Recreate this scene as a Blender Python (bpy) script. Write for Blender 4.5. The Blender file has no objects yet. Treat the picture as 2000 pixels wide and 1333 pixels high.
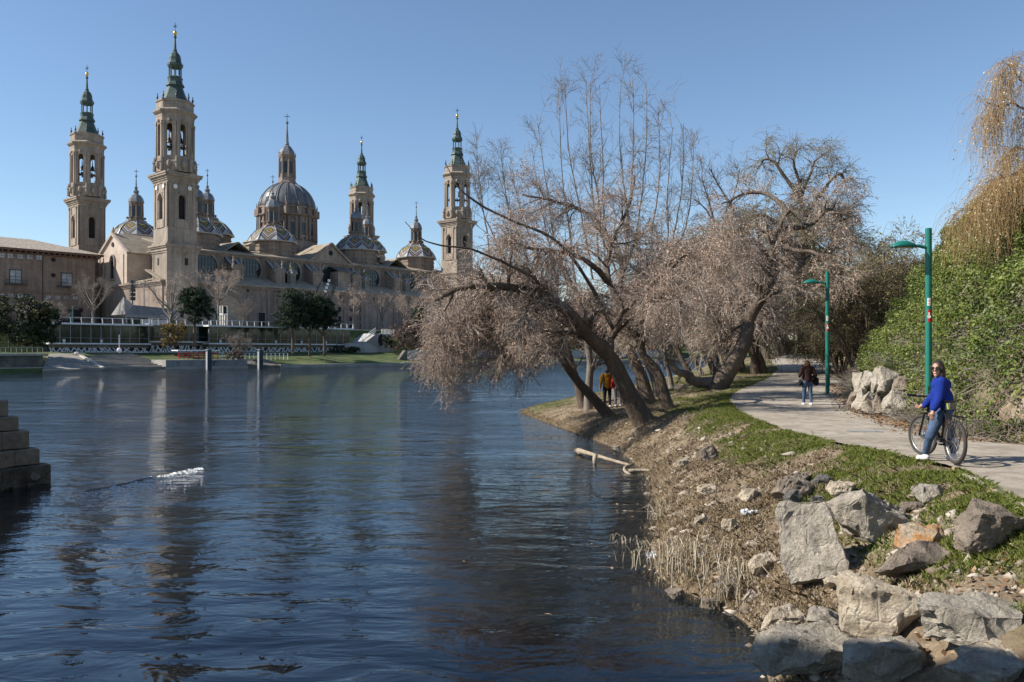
import bpy, math, random
import numpy as np
from mathutils import Vector, Matrix
SC = bpy.context.scene
R = math.radians
# ------------------------------------------------------------------ camera, sky, sun, exposure
F, YH, HC = 1650.0, 686.0, 3.4
cam = bpy.data.objects.new('camera', bpy.data.cameras.new('camera'))
SC.collection.objects.link(cam)
cam.location = (0, 0, HC); cam.rotation_euler = (R(90), 0, 0)
cam.data.sensor_width = 36; cam.data.lens = 36*F/2000
cam.data.shift_y = (YH-666.5)/2000
cam.data.clip_start = 0.1; cam.data.clip_end = 20000
SC.camera = cam
SUN_AZ = R(-97)      # from +Y towards +X (negative: left of the view)
SUN_EL = R(38)
W = bpy.data.worlds.new('World'); SC.world = W; W.use_nodes = True
nt = W.node_tree
sky = nt.nodes.new('ShaderNodeTexSky'); sky.sky_type = 'NISHITA'; sky.sun_disc = False
sky.sun_elevation = SUN_EL; sky.sun_rotation = SUN_AZ
sky.altitude = 200; sky.air_density = 1.0; sky.dust_density = 0.0; sky.ozone_density = 3.0
bg = nt.nodes['Background']; bg.inputs[1].default_value = 0.102
nt.links.new(sky.outputs[0], bg.inputs[0])
sd = bpy.data.lights.new('sun', 'SUN'); sd.energy = 5.0; sd.angle = R(0.53); sd.color = (1.0, 0.93, 0.82)
sun = bpy.data.objects.new('sun', sd); SC.collection.objects.link(sun)
tosun = Vector((math.sin(SUN_AZ)*math.cos(SUN_EL), math.cos(SUN_AZ)*math.cos(SUN_EL), math.sin(SUN_EL)))
sun.rotation_euler = tosun.to_track_quat('Z', 'Y').to_euler()
sun.location = (-60, 40, 60)
SC.view_settings.view_transform = 'Standard'; SC.view_settings.look = 'None'
SC.view_settings.exposure = 0.55; SC.view_settings.gamma = 1
SC.render.engine = 'CYCLES'
SC.cycles.use_denoising = True
SC.cycles.max_bounces = 8; SC.cycles.transparent_max_bounces = 12
SC.cycles.caustics_reflective = False; SC.cycles.caustics_refractive = False

# ------------------------------------------------------------------ helpers
COL = SC.collection
def P(px, py, d): return np.array([(px-1000)/F*d, d, HC+(YH-py)/F*d])
def tag(o, label=None, cat=None, group=None, kind=None):
    for k, v in (('label', label), ('category', cat), ('group', group), ('kind', kind)):
        if v: o[k] = v
    return o
def empty(name, loc=(0,0,0), rz=0, label=None, cat=None, group=None, kind=None):
    o = bpy.data.objects.new(name, None); COL.objects.link(o)
    o.location = loc; o.rotation_euler = (0, 0, rz); o.empty_display_size = .3
    return tag(o, label, cat, group, kind)
def link(name, me, parent=None):
    o = bpy.data.objects.new(name, me); COL.objects.link(o); o.parent = parent; return o
def npmesh(name, V, Fa, mats=None, parent=None, smooth=False, tint=None, mi=None):
    """Fa: list of (n,k) int arrays"""
    V = np.asarray(V, np.float32); Fa = [np.asarray(f, np.int32) for f in (Fa if isinstance(Fa, list) else [Fa]) if len(f)]
    me = bpy.data.meshes.new(name)
    me.vertices.add(len(V)); me.vertices.foreach_set('co', V.ravel())
    nl = sum(f.size for f in Fa); npo = sum(len(f) for f in Fa)
    me.loops.add(nl); me.polygons.add(npo)
    me.loops.foreach_set('vertex_index', np.concatenate([f.ravel() for f in Fa]))
    tot = np.concatenate([np.full(len(f), f.shape[1], np.int32) for f in Fa])
    st = np.concatenate([[0], np.cumsum(tot)[:-1]]).astype(np.int32)
    me.polygons.foreach_set('loop_start', st); me.polygons.foreach_set('loop_total', tot)
    if smooth: me.polygons.foreach_set('use_smooth', np.ones(npo, bool))
    if mi is not None: me.polygons.foreach_set('material_index', np.asarray(mi, np.int32))
    if tint is not None:
        a = me.attributes.new('tint', 'FLOAT', 'POINT'); a.data.foreach_set('value', np.asarray(tint, np.float32))
    me.update(calc_edges=True); me.validate()
    for m in (mats if isinstance(mats, (list, tuple)) else [mats]):
        if m: me.materials.append(m)
    return link(name, me, parent)

class MB:
    def __init__(s, off=(0,0,0)):
        s.v = []; s.f = []; s.uv = {}; s.off = Vector(off); s.tf = Matrix()
    def add(s, vs, fs, uvs=None):
        b = len(s.v)
        for p in vs: s.v.append(tuple(s.tf @ Vector(p) + s.off))
        for k, f in enumerate(fs):
            if uvs: s.uv[len(s.f)] = uvs[k]
            s.f.append([b+i for i in f])
        return s
    def box(s, a, b):
        (x0,y0,z0),(x1,y1,z1) = a, b
        return s.add([(x0,y0,z0),(x1,y0,z0),(x1,y1,z0),(x0,y1,z0),(x0,y0,z1),(x1,y0,z1),(x1,y1,z1),(x0,y1,z1)],
              [(0,3,2,1),(4,5,6,7),(0,1,5,4),(1,2,6,5),(2,3,7,6),(3,0,4,7)])
    def lathe(s, cx, cy, prof, n=16, rot=0.0, cap=True, uv=False):
        vs = []; fs = []; uvs = []
        for r, z in prof:
            for k in range(n):
                a = rot+2*math.pi*k/n; vs.append((cx+r*math.cos(a), cy+r*math.sin(a), z))
        m = len(prof)
        L = [0]
        for i in range(1, m): L.append(L[-1]+math.hypot(prof[i][0]-prof[i-1][0], prof[i][1]-prof[i-1][1]))
        for i in range(m-1):
            for k in range(n):
                k2 = (k+1) % n; fs.append((i*n+k, i*n+k2, (i+1)*n+k2, (i+1)*n+k))
                r0, r1 = prof[i][0]/prof[0][0], prof[i+1][0]/prof[0][0]
                uvs.append([(-r0, L[i]/L[-1]), (r0, L[i]/L[-1]), (r1, L[i+1]/L[-1]), (-r1, L[i+1]/L[-1])])
        if cap:
            fs.append(tuple(range(n-1, -1, -1))); fs.append(tuple((m-1)*n+k for k in range(n)))
            uvs += [[(0,0)]*n]*2
        return s.add(vs, fs, uvs if uv else None)
    def prism(s, pts, axis, a, b):
        """extrude polygon pts along axis (0,1,2) from a to b"""
        def mk(p, t):
            q = list(p); q.insert(axis, t); return tuple(q)
        n = len(pts)
        vs = [mk(p, a) for p in pts]+[mk(p, b) for p in pts]
        fs = [tuple(range(n-1, -1, -1)), tuple(range(n, 2*n))]+[(k, (k+1) % n, n+(k+1) % n, n+k) for k in range(n)]
        return s.add(vs, fs)
    def bar(s, p, q, w, h=None):
        """square bar between two points"""
        p, q = Vector(p), Vector(q); h = h or w
        t = (q-p).normalized(); ref = Vector((0,0,1)) if abs(t.z) < .9 else Vector((1,0,0))
        a = t.cross(ref).normalized()*w/2; c = t.cross(a).normalized()*h/2
        vs = [p+a+c, p-a+c, p-a-c, p+a-c, q+a+c, q-a+c, q-a-c, q+a-c]
        return s.add(vs, [(0,1,2,3),(7,6,5,4),(0,4,5,1),(1,5,6,2),(2,6,7,3),(3,7,4,0)])
    def tube(s, pts, rad, n=8, cap=True):
        pts = [Vector(p) for p in pts]; rad = rad if isinstance(rad, (list, tuple)) else [rad]*len(pts)
        vs = []; fs = []; K = len(pts); prev = None
        for i, p in enumerate(pts):
            t = (pts[min(i+1, K-1)]-pts[max(i-1, 0)]).normalized()
            if prev is None:
                ref = Vector((0,0,1)) if abs(t.z) < .9 else Vector((1,0,0)); a = t.cross(ref).normalized()
            else: a = (prev-t*prev.dot(t)).normalized()
            prev = a; b = t.cross(a)
            for k in range(n):
                w = 2*math.pi*k/n; vs.append(p+(a*math.cos(w)+b*math.sin(w))*rad[i])
        for i in range(K-1):
            for k in range(n):
                k2 = (k+1) % n; fs.append((i*n+k, i*n+k2, (i+1)*n+k2, (i+1)*n+k))
        if cap: fs.append(tuple(range(n-1, -1, -1))); fs.append(tuple((K-1)*n+k for k in range(n)))
        return s.add(vs, fs)
    def ball(s, c, r, n=12, m=7, sc=(1,1,1)):
        prof = []
        vs = [(c[0], c[1], c[2]-r*sc[2])]
        for i in range(1, m):
            a = math.pi*i/m-math.pi/2
            for k in range(n):
                w = 2*math.pi*k/n
                vs.append((c[0]+r*sc[0]*math.cos(a)*math.cos(w), c[1]+r*sc[1]*math.cos(a)*math.sin(w), c[2]+r*sc[2]*math.sin(a)))
        vs.append((c[0], c[1], c[2]+r*sc[2])); fs = []
        for k in range(n): fs.append((0, 1+(k+1) % n, 1+k)); fs.append((len(vs)-1, 1+(m-2)*n+k, 1+(m-2)*n+(k+1) % n))
        for i in range(m-2):
            for k in range(n):
                k2 = (k+1) % n; fs.append((1+i*n+k, 1+i*n+k2, 1+(i+1)*n+k2, 1+(i+1)*n+k))
        return s.add(vs, fs)
    def arch(s, w, z0, z1, ow, oz0, ozs, t, n=8):
        """wall panel facing -y, centre x=0, front y=0, back y=t, with an arched opening"""
        r = ow/2; h = w/2
        arc = [(r*math.cos(math.pi*k/n), ozs+r*math.sin(math.pi*k/n)) for k in range(n+1)]   # right to left
        loop = [(r, oz0)]+arc+[(-r, oz0)]
        for y, flip in ((0, 0), (t, 1)):
            vs = [(-h,y,z0),(h,y,z0),(h,y,z1),(-h,y,z1)]+[(x,y,z) for x, z in loop]
            m = len(loop); fs = []
            b = 4; mid = 1+n//2
            fs.append((0,1,b,b+m-1)); fs.append((1,2)+tuple(b+i for i in range(mid, -1, -1)))
            fs.append((3,0)+tuple(b+i for i in range(m-1, mid-1, -1))); fs.append((2,3,b+mid))
            s.add(vs, [f[::-1] for f in fs] if flip else fs)
        vs = [(x,0,z) for x, z in loop]+[(x,t,z) for x, z in loop]; m = len(loop)
        s.add(vs, [(k, (k+1) % m, m+(k+1) % m, m+k) for k in range(m)])
        s.add([(-h,0,z1),(h,0,z1),(h,t,z1),(-h,t,z1),(-h,0,z0),(h,0,z0),(h,t,z0),(-h,t,z0)], [(0,1,2,3),(7,6,5,4),(0,3,7,4),(1,5,6,2)])
        return s
    def build(s, name, mat, parent=None, smooth=False):
        me = bpy.data.meshes.new(name); me.from_pydata(s.v, [], s.f); me.update()
        if s.uv:
            u = me.uv_layers.new(name='UVMap')
            for p in me.polygons:
                c = s.uv.get(p.index)
                if c:
                    for li, q in zip(p.loop_indices, c): u.data[li].uv = q
        if smooth:
            me.polygons.foreach_set('use_smooth', [True]*len(me.polygons))
        for m in (mat if isinstance(mat, (list, tuple)) else [mat]): me.materials.append(m)
        return link(name, me, parent)
def copy_tree(o, parent=None):
    c = o.copy(); COL.objects.link(c); c.parent = parent
    for ch in list(o.children): copy_tree(ch, c)
    return c

# ------------------------------------------------------------------ materials
class G:
    def __init__(s, name):
        s.m = bpy.data.materials.new(name); s.m.use_nodes = True; s.t = s.m.node_tree; s.t.nodes.clear()
        s.out = s.t.nodes.new('ShaderNodeOutputMaterial')
    def n(s, t, **kw):
        nd = s.t.nodes.new('ShaderNode'+t)
        for k, v in kw.items():
            if k[0] == 'i' and k[1:].isdigit(): s.put(nd.inputs[int(k[1:])], v)
            elif k.replace('_', ' ') in nd.inputs: s.put(nd.inputs[k.replace('_', ' ')], v)
            else: setattr(nd, k, v)
        return nd
    def put(s, sock, v):
        if isinstance(v, bpy.types.NodeSocket): s.t.links.new(v, sock)
        elif isinstance(v, bpy.types.Node): s.t.links.new(v.outputs[0], sock)
        else:
            if sock.type == 'RGBA' and len(v) == 3: v = (*v, 1)
            sock.default_value = v
    def co(s, kind='Object', sc=(1,1,1)):
        tc = s.n('TexCoord')
        if sc == (1,1,1): return tc.outputs[kind]
        mp = s.n('Mapping', Scale=sc); s.t.links.new(tc.outputs[kind], mp.inputs[0]); return mp.outputs[0]
    def noise(s, scale, vec=None, detail=4, rough=.55, dist=0):
        return s.n('TexNoise', Scale=scale, Detail=detail, Roughness=rough, Distortion=dist, Vector=vec or s.co())
    def ramp(s, fac, stops, interp='LINEAR'):
        r = s.n('ValToRGB', i0=fac.outputs[0] if isinstance(fac, bpy.types.Node) else fac); e = r.color_ramp; e.interpolation = interp
        while len(e.elements) < len(stops): e.elements.new(.5)
        for el, (p, c) in zip(e.elements, stops):
            el.position = p; el.color = (*c, 1) if hasattr(c, '__len__') else (c, c, c, 1)
        return r.outputs[0]
    def mix(s, f, a, b, mode='MIX'):
        m = s.n('Mix', data_type='RGBA', blend_type=mode); s.put(m.inputs[0], f); s.put(m.inputs[6], a); s.put(m.inputs[7], b)
        return m.outputs[2]
    def math(s, op, a, b=0.0, c=None):
        m = s.n('Math', operation=op); s.put(m.inputs[0], a); s.put(m.inputs[1], b)
        if c is not None: s.put(m.inputs[2], c)
        return m.outputs[0]
    def bump(s, h, dist, strength=1, normal=None):
        b = s.n('Bump', Height=h, Distance=dist, Strength=strength)
        if normal is not None: s.put(b.inputs['Normal'], normal)
        return b.outputs[0]
    def pbr(s, col, rough=.8, normal=None, metal=0, spec=.5, **kw):
        b = s.n('BsdfPrincipled', Base_Color=col, Roughness=rough, Metallic=metal, **kw)
        b.inputs['Specular IOR Level'].default_value = spec
        if normal is not None: s.put(b.inputs['Normal'], normal)
        s.t.links.new(b.outputs[0], s.out.inputs[0]); return s.m
MATS = {}
def surf(name, stops, scale=1.0, rough=.85, bump=0.0, bscale=None, fine=.25, stretch=(1,1,1), metal=0, spec=.4, detail=5, streak=0):
    """weathered surface: large noise through a colour ramp, fine grain on top"""
    if name in MATS: return MATS[name]
    g = G(name); v = g.co('Object', stretch)
    c = g.ramp(g.noise(scale, v, detail, .6), stops)
    fn = g.noise(scale*9, v, 3, .6)
    c = g.mix(fine, c, g.mix(1.0, c, g.ramp(fn, [(.25, .45), (.75, 1.5)]), 'MULTIPLY'))
    if streak:
        sv = g.co('Object', (1,1,.07)); c = g.mix(streak, c, g.mix(1, c, g.ramp(g.noise(.9, sv, 5, .7), [(.35, (.45,.42,.40)), (.6, (1.15,1.13,1.1))]), 'MULTIPLY'))
        br = g.n('TexBrick', Scale=1.0, Color1=(1,1,1), Color2=(.82,.8,.78), Mortar=(.72,.7,.68), Mortar_Size=.03, Brick_Width=1.1, Row_Height=.42, Vector=g.n('CombineXYZ', i0=g.math('ADD', g.n('SeparateXYZ', i0=g.co()).outputs[0], g.n('SeparateXYZ', i0=g.co()).outputs[1]), i1=g.n('SeparateXYZ', i0=g.co()).outputs[2]).outputs[0]); c = g.mix(.55, c, g.mix(1, c, br.outputs[0], 'MULTIPLY'))
    nm = g.bump(g.noise(bscale or scale*6, v, 5, .65), bump) if bump else None
    MATS[name] = g.pbr(c, rough, nm, metal, spec); return MATS[name]
def tinted(name, stops, rough=.7, trans=0.0, spec=.3):
    """per-piece natural colour variation of leaves, blades and twigs"""
    if name in MATS: return MATS[name]
    g = G(name); a = g.n('Attribute', attribute_name='tint'); c = g.ramp(a.outputs['Fac'], stops)
    if trans:
        b = g.n('BsdfPrincipled', Base_Color=c, Roughness=rough); b.inputs['Specular IOR Level'].default_value = spec
        t = g.n('BsdfTranslucent', Color=c); ms = g.n('MixShader', i0=trans, i1=b, i2=t)
        g.t.links.new(ms.outputs[0], g.out.inputs[0]); MATS[name] = g.m
    else: MATS[name] = g.pbr(c, rough, None, 0, spec)
    return MATS[name]
def plain(name, col, rough=.5, metal=0, spec=.5, var=.15):
    k = lambda f: tuple(min(1, c*f) for c in col)
    return surf(name, [(.3, k(1-var)), (.7, k(1+var))], 2.0, rough, 0, None, .1, (1,1,1), metal, spec, 3)
M_stone = surf('brick stone wall', [(.25, (.185,.148,.122)), (.5, (.265,.212,.178)), (.75, (.345,.285,.242))], .18, .9, .05, 2.2, .35, (1,1,.6), streak=.55)
M_stone2 = surf('pale ashlar stone', [(.25, (.235,.195,.16)), (.5, (.32,.27,.225)), (.75, (.41,.35,.295))], .25, .9, .04, 2.5, .3, (1,1,.5), streak=.5)
M_palace = surf('dark palace brick', [(.25, (.18,.14,.115)), (.5, (.24,.19,.158)), (.75, (.30,.24,.20))], .15, .9, .04, 2.5, .3, streak=.5)
M_roof = surf('weathered roof tiles', [(.25, (.20,.165,.125)), (.5, (.29,.245,.185)), (.8, (.40,.34,.26))], .5, .9, .08, 3.0, .5)
M_copper = surf('green copper', [(.25, (.03,.05,.046)), (.5, (.046,.076,.069)), (.8, (.08,.122,.11))], .5, .55, .02, 3, .3, metal=.1)
M_slate = surf('slate dome', [(.25, (.075,.08,.085)), (.5, (.12,.122,.128)), (.8, (.19,.19,.19))], .6, .5, .05, 4, .5)
M_lead = surf('lead cap', [(.3, (.13,.14,.15)), (.7, (.21,.22,.235))], .8, .4, 0, None, .3, metal=.3)
M_dark = plain('dark opening', (.015,.015,.017), .9)
M_gold = plain('gilded ball', (.75,.50,.14), .3, 1.0)
M_iron = plain('dark iron', (.05,.05,.055), .5, .4)
M_white = plain('white painted steel', (.72,.73,.74), .45)
M_grey = plain('grey painted steel', (.33,.34,.35), .5)
M_wood_eave = surf('wooden eave', [(.3, (.10,.06,.045)), (.7, (.17,.105,.08))], .8, .8)
M_concrete = surf('river concrete', [(.25, (.25,.225,.19)), (.5, (.36,.33,.285)), (.8, (.46,.42,.36))], .35, .9, .03, 3, .4)
def glassmat(name, col, rough=.06):
    g = G(name); n = g.noise(.6, None, 2)
    return g.pbr(g.ramp(n, [(.3, tuple(c*.6 for c in col)), (.7, tuple(c*1.4 for c in col))]), rough, g.bump(n, .02), 0, .4)
M_glass = glassmat('window glass', (.022,.03,.036))
M_glassg = glassmat('greenish terrace glass', (.016,.028,.022), .1)
def tile_mat():
    g = G('coloured dome tiles'); uv = g.n('UVMap'); sp = g.n('SeparateXYZ', i0=uv.outputs[0])
    d = g.math('ADD', g.math('MULTIPLY', g.math('ABSOLUTE', sp.outputs[0]), .62), g.math('MULTIPLY', g.math('ABSOLUTE', g.math('SUBTRACT', sp.outputs[1], .58)), 1.25))
    B, Wt, Y, Gn = (.03,.05,.13), (.37,.37,.37), (.30,.20,.055), (.04,.07,.04)
    c = g.ramp(d, [(0, B), (.09, Y), (.22, Gn), (.33, Y), (.40, B), (.47, Wt), (.56, B), (.66, Y), (.76, B), (.90, Wt)], 'CONSTANT')
    n = g.noise(3.0, None, 4, .7)
    c = g.mix(.45, c, g.mix(1, c, g.ramp(n, [(.3, .35), (.7, 1.4)]), 'MULTIPLY'))
    return g.pbr(c, .62, g.bump(g.noise(8), .03), 0, .3)
M_tiles = tile_mat()
# ------------------------------------------------------------------ near bank: shore, path, hillside
rngT = np.random.default_rng(5)
_D = lambda *a: (np.array(a[0::2], float), np.array(a[1::2], float))
XS = _D(-12,2.6, 5,2.4, 8.7,2.6, 10.3,3.05, 11.4,2.75, 12.3,2.15, 14.2,2.35, 17.9,3.1, 23,3.75, 29,3.75, 34.6,2.75, 41.2,1.45, 46,.55, 48.5,.6, 52,2.2, 57,5.4, 71,9.9, 90,16, 120,28, 160,50, 220,80, 400,170)
XL = _D(-12,4.6, 4,5.2, 9.9,5.95, 12.4,6.7, 14.2,6.75, 16.5,6.55, 19.5,6.5, 26.8,7.15, 33.4,8.6, 36.5,9.7, 43.5,13.2, 53,16.7, 64,19.6, 80,26, 87,28.4, 110,39, 160,66, 220,98, 400,195)
XR = _D(-12,13, 4,12.5, 13,12.2, 15.5,10.8, 16.8,9.4, 19,9.5, 22.3,10.3, 28,11.6, 35,13.7, 46,17.9, 58,22.1, 70,25.6, 88,31.4, 110,42.5, 160,69.5, 220,101.5, 400,199)
ZP = _D(-12,1.9, 6,1.66, 13.5,1.62, 20,1.5, 29,1.4, 35,1.6, 48,2.14, 55,2.33, 64,2.66, 80,3.12, 88,3.38, 110,3.5, 220,3.6, 400,3.6)
def interp(t, d):
    x, y = t
    k = np.interp(d, x, y)
    h = np.interp(d-.7, x, y)+np.interp(d+.7, x, y)
    return k*.5+h*.25
def sn(x, y, s=1.0, o=0.0):
    x = x/s; y = y/s
    return (np.sin(x*1.0+1.3*np.sin(y*.9+o)+o)*np.cos(y*1.1-o*2+.8*np.sin(x*.7))+.5*np.sin(x*2.3+y*1.7+o*3)*np.cos(y*2.9-x*.6)+.25*np.sin(x*5.1-y*3.3+o)*np.cos(y*4.7+x*2.2))
def hill_h(s, d):
    prof = np.interp(s, [0,.5,1.2,2.5,4,6,8.5,12,18,40,200], [0,.35,1.65,3.8,6.0,8.1,9.7,10.8,11.4,11.8,12])
    k = np.interp(d, [-12,10,18,30,37,44,60,90,140], [1,1,1.0,1.0,.93,.62,.55,.6,.6])
    return prof*k+np.clip(s-1,0,3)/3*.35*sn(s*1.1, d, 1.6, 1.0)*np.clip(prof,0,1)
def zg(X, d, rough=True):
    X = np.asarray(X, float); d = np.asarray(d, float)
    xs, xl, xr, zp = interp(XS, d), interp(XL, d), interp(XR, d), interp(ZP, d)
    t = (X-xs)/np.maximum(xl-xs, .5)
    g = np.interp(t, [0,.07,.25,.55,.85,1], [0,.17,.40,.70,.95,1.0])
    bank = zp*g
    # low hump between the path and the leaning trees
    bank = bank+.28*np.exp(-((X-5.9)/1.5)**2-((d-28.5)/3.0)**2)
    s = X-xr
    w = np.clip(xs-X, 0, 1e9)
    bed = -np.interp(w, [0,.6,2.0,5,10,20,400], [0,.18,.42,1.1,2.0,2.8,3.2])
    z = np.where(X < xs, bed, np.where(X < xl, bank, np.where(X < xr, zp, zp+hill_h(np.clip(s-.35, 0, None), d))))
    if rough:
        off = np.clip(np.minimum(np.abs(X-xs), 1), 0, 1)
        onb = ((X < xl) & (X > xs-3))*np.clip((xl-X)/.8, 0, 1)
        z = z+onb*off*(.055*sn(X, d, .45, .3)+.03*sn(X, d, .17, 2.0)+.05*sn(X, d, 1.4, 4.))
        z = z+((X < xs) & (X > xs-12))*np.clip(w, 0, .5)*.12*sn(X, d, .6, 7.)
    return z
def hit(px, py, lift=0.0, lo=4.0, hi=200.0):
    """where the line of sight meets the near bank"""
    ds = np.geomspace(lo, hi, 3000)
    X = (px-1000)/F*ds; z = HC+(YH-py)/F*ds
    k = np.argmax(z <= np.maximum(zg(X, ds), 0)+lift)
    return np.array([X[k], ds[k], float(zg(X[k], ds[k]))])
rows = np.concatenate([np.arange(-12, 5, .6), np.arange(5, 26, .16), np.arange(26, 62, .32), np.geomspace(62, 400, 60)])
def cols(d):
    xs, xl, xr = interp(XS, d), interp(XL, d), interp(XR, d)
    return np.concatenate([xs-np.array([260,120,60,30,20,14,10,7.5,5.5,4,3,2.2,1.6,1.1,.7,.4,.18]),
        np.linspace(xs, xl, 44)[:-1], np.linspace(xl, xr, 10), xr+np.concatenate([np.linspace(.12, 9, 34), [10,12,15,20,28,45,90,300]])])
CX = np.array([cols(d) for d in rows]); CD = np.repeat(rows[:, None], CX.shape[1], 1)
CZ = zg(CX, CD)
pl = (CX >= interp(XL, CD)-.02) & (CX <= interp(XR, CD)+.02)
CZ[pl] -= .05
def gridfaces(n, m):
    i = np.arange(n-1)[:, None]*m+np.arange(m-1)[None]; i = i.ravel()
    return np.stack([i, i+1, i+m+1, i+m], 1)
def lawn(X, d):
    """how green the turf is: strips beside the path, patches on the bank"""
    xl, xs = interp(XL, d), interp(XS, d)
    t = (X-xs)/np.maximum(xl-xs, .5)
    e = np.clip((t-.36)/.3, 0, 1)*np.where(d < 26, 1, np.where(d < 40, .75, 1.1))
    p = .5+.5*sn(X, d, 1.1, 3.)+.35*sn(X, d, .4, 9.)
    e = np.where((d > 44) & (X < xl), np.maximum(e, .9), e)
    e = np.where(X > interp(XR, d), np.where(X > interp(XR, d)+.5, .75, .2), e)
    return np.clip(e*1.7*p-.08, 0, 1)
LW = lawn(CX, CD)
def ground_mat():
    g = G('river bank soil'); a = g.n('Attribute', attribute_name='tint')
    n1 = g.noise(1.1, None, 6, .65); n2 = g.noise(14, None, 5, .7)
    soil = g.ramp(n1, [(.25, (.12,.085,.055)), (.45, (.20,.15,.10)), (.6, (.27,.21,.145)), (.8, (.35,.285,.205))])
    soil = g.mix(.6, soil, g.mix(1, soil, g.ramp(n2, [(.3, .4), (.7, 1.45)]), 'MULTIPLY'))
    vo = g.n('TexVoronoi', Scale=9.0, Vector=g.co(), Randomness=1.0)
    peb = g.ramp(vo.outputs['Color'], [(.2, (.22,.17,.12)), (.8, (.42,.36,.28))])
    soil = g.mix(g.ramp(g.noise(.9, None, 3), [(.5, 0.0), (.62, .7)]), soil, peb)
    grs = g.ramp(g.noise(5, None, 4), [(.3, (.055,.075,.02)), (.7, (.11,.13,.035))])
    f = g.math('MULTIPLY', a.outputs['Fac'], g.ramp(g.noise(7, None, 5, .7), [(.32, 0.0), (.6, 1.0)]))
    z = g.n('SeparateXYZ', i0=g.co()).outputs[2]
    col = g.mix(f, soil, grs)
    bed = g.ramp(g.n('TexVoronoi', Scale=5.0, Vector=g.co()).outputs['Color'], [(.2, (.12,.088,.055)), (.8, (.30,.235,.16))])
    depth_dark = g.ramp(g.math('MULTIPLY', z, -.75), [(0.0, 0.0), (1.0, 1.0)])  # silt darkens with depth, also standing in for light lost in murky water
    bed = g.mix(depth_dark, bed, (.030,.030,.020))
    col = g.mix(g.ramp(g.math('ADD', g.math('MULTIPLY', z, -6.0), .6), [(.4, 0.0), (.8, 1.0)]), col, bed)
    h = g.math('ADD', g.noise(6, None, 6, .7).outputs[0], g.math('MULTIPLY', n2.outputs[0], .5))
    return g.pbr(col, .95, g.bump(h, .06), 0, .2)
M_ground = ground_mat()
ground = npmesh('ground', np.stack([CX, CD, CZ], -1).reshape(-1, 3), gridfaces(*CX.shape), M_ground, smooth=True, tint=LW.ravel())
tag(ground, 'sandy river bank with dry soil, gravel and thin turf', kind='structure')
# asphalt / concrete footpath with a low concrete edge
def path_mat():
    g = G('pale worn path'); n1 = g.noise(.5, None, 5, .6); n2 = g.noise(60, None, 3, .7)
    c = g.ramp(n1, [(.3, (.31,.27,.22)), (.5, (.39,.345,.285)), (.7, (.45,.40,.335))])
    c = g.mix(.4, c, g.mix(1, c, g.ramp(n2, [(.3, .55), (.7, 1.35)]), 'MULTIPLY'))
    st = g.ramp(g.noise(2.2, None, 6, .75, .6), [(.42, (.62,.60,.58)), (.55, (1,1,1))])
    c = g.mix(.75, c, g.mix(1, c, st, 'MULTIPLY'))
    vo = g.n('TexVoronoi', Scale=.45, Vector=g.co(), feature='DISTANCE_TO_EDGE'); ck = g.ramp(vo.outputs['Distance'], [(0.0, (.45,.43,.4)), (.012, (1,1,1))]); c = g.mix(.6, c, g.mix(1, c, ck, 'MULTIPLY'))
    return g.pbr(c, .9, g.bump(g.noise(45, None, 3), .006), 0, .25)
M_path = path_mat()
prow = np.concatenate([np.arange(-10, 40, .4), np.geomspace(40, 300, 70)])
xl, xr, zp = interp(XL, prow), interp(XR, prow), interp(ZP, prow)
wob = .05*np.sin(prow*2.1)+.03*np.sin(prow*5.3)
PX = np.stack([xl+(xr-xl)*t+(wob if t == 0 else (-wob*2 if t == 1 else 0)) for t in np.linspace(0, 1, 9)], 1)
PD = np.repeat(prow[:, None], 9, 1); PZ = np.repeat((zp+.012)[:, None], 9, 1)+np.array([0,.01,.02,.025,.025,.02,.012,.005,0])[None]
path = npmesh('path', np.stack([PX, PD, PZ], -1).reshape(-1, 3), gridfaces(*PX.shape), M_path, smooth=True)
tag(path, 'pale paved footpath curving along the river bank', kind='structure')
kr = np.arange(-8, 12.3, .3); kx, kz = interp(XL, kr), interp(ZP, kr)
prof = [(-.14,-.16), (-.135,.006), (-.02,.010), (.015,-.16)]
KV = np.stack([np.stack([kx+a, kr, kz+.012+b+.006*np.sin(kr*7)], -1) for a, b in prof], 1)
kerb = npmesh('kerb', KV.reshape(-1, 3), gridfaces(len(kr), 4), M_concrete)
tag(kerb, 'concrete edge of the footpath', kind='structure')
# drain grates let into the path
for (px, py, lab) in ((1690, 846, 'slotted drain grate in the path beside the cyclist'), (1524, 771, 'slotted drain grate in the path beside the walking woman')):
    c = hit(px, py); e = empty('drain_grate', (c[0], c[1], c[2]+.04), R(-8), lab, 'drain', 'drain grates in the path')
    m = MB(); m.box((-.36,-.2,-.03), (.36,.2,0)); m.build('frame', M_iron, e)
    for k in range(11):
        b = MB(); b.box((-.33+k*.064-.015,-.17,.001), (-.33+k*.064+.015,.17,.009)); b.build('bar', M_grey, e)

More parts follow.
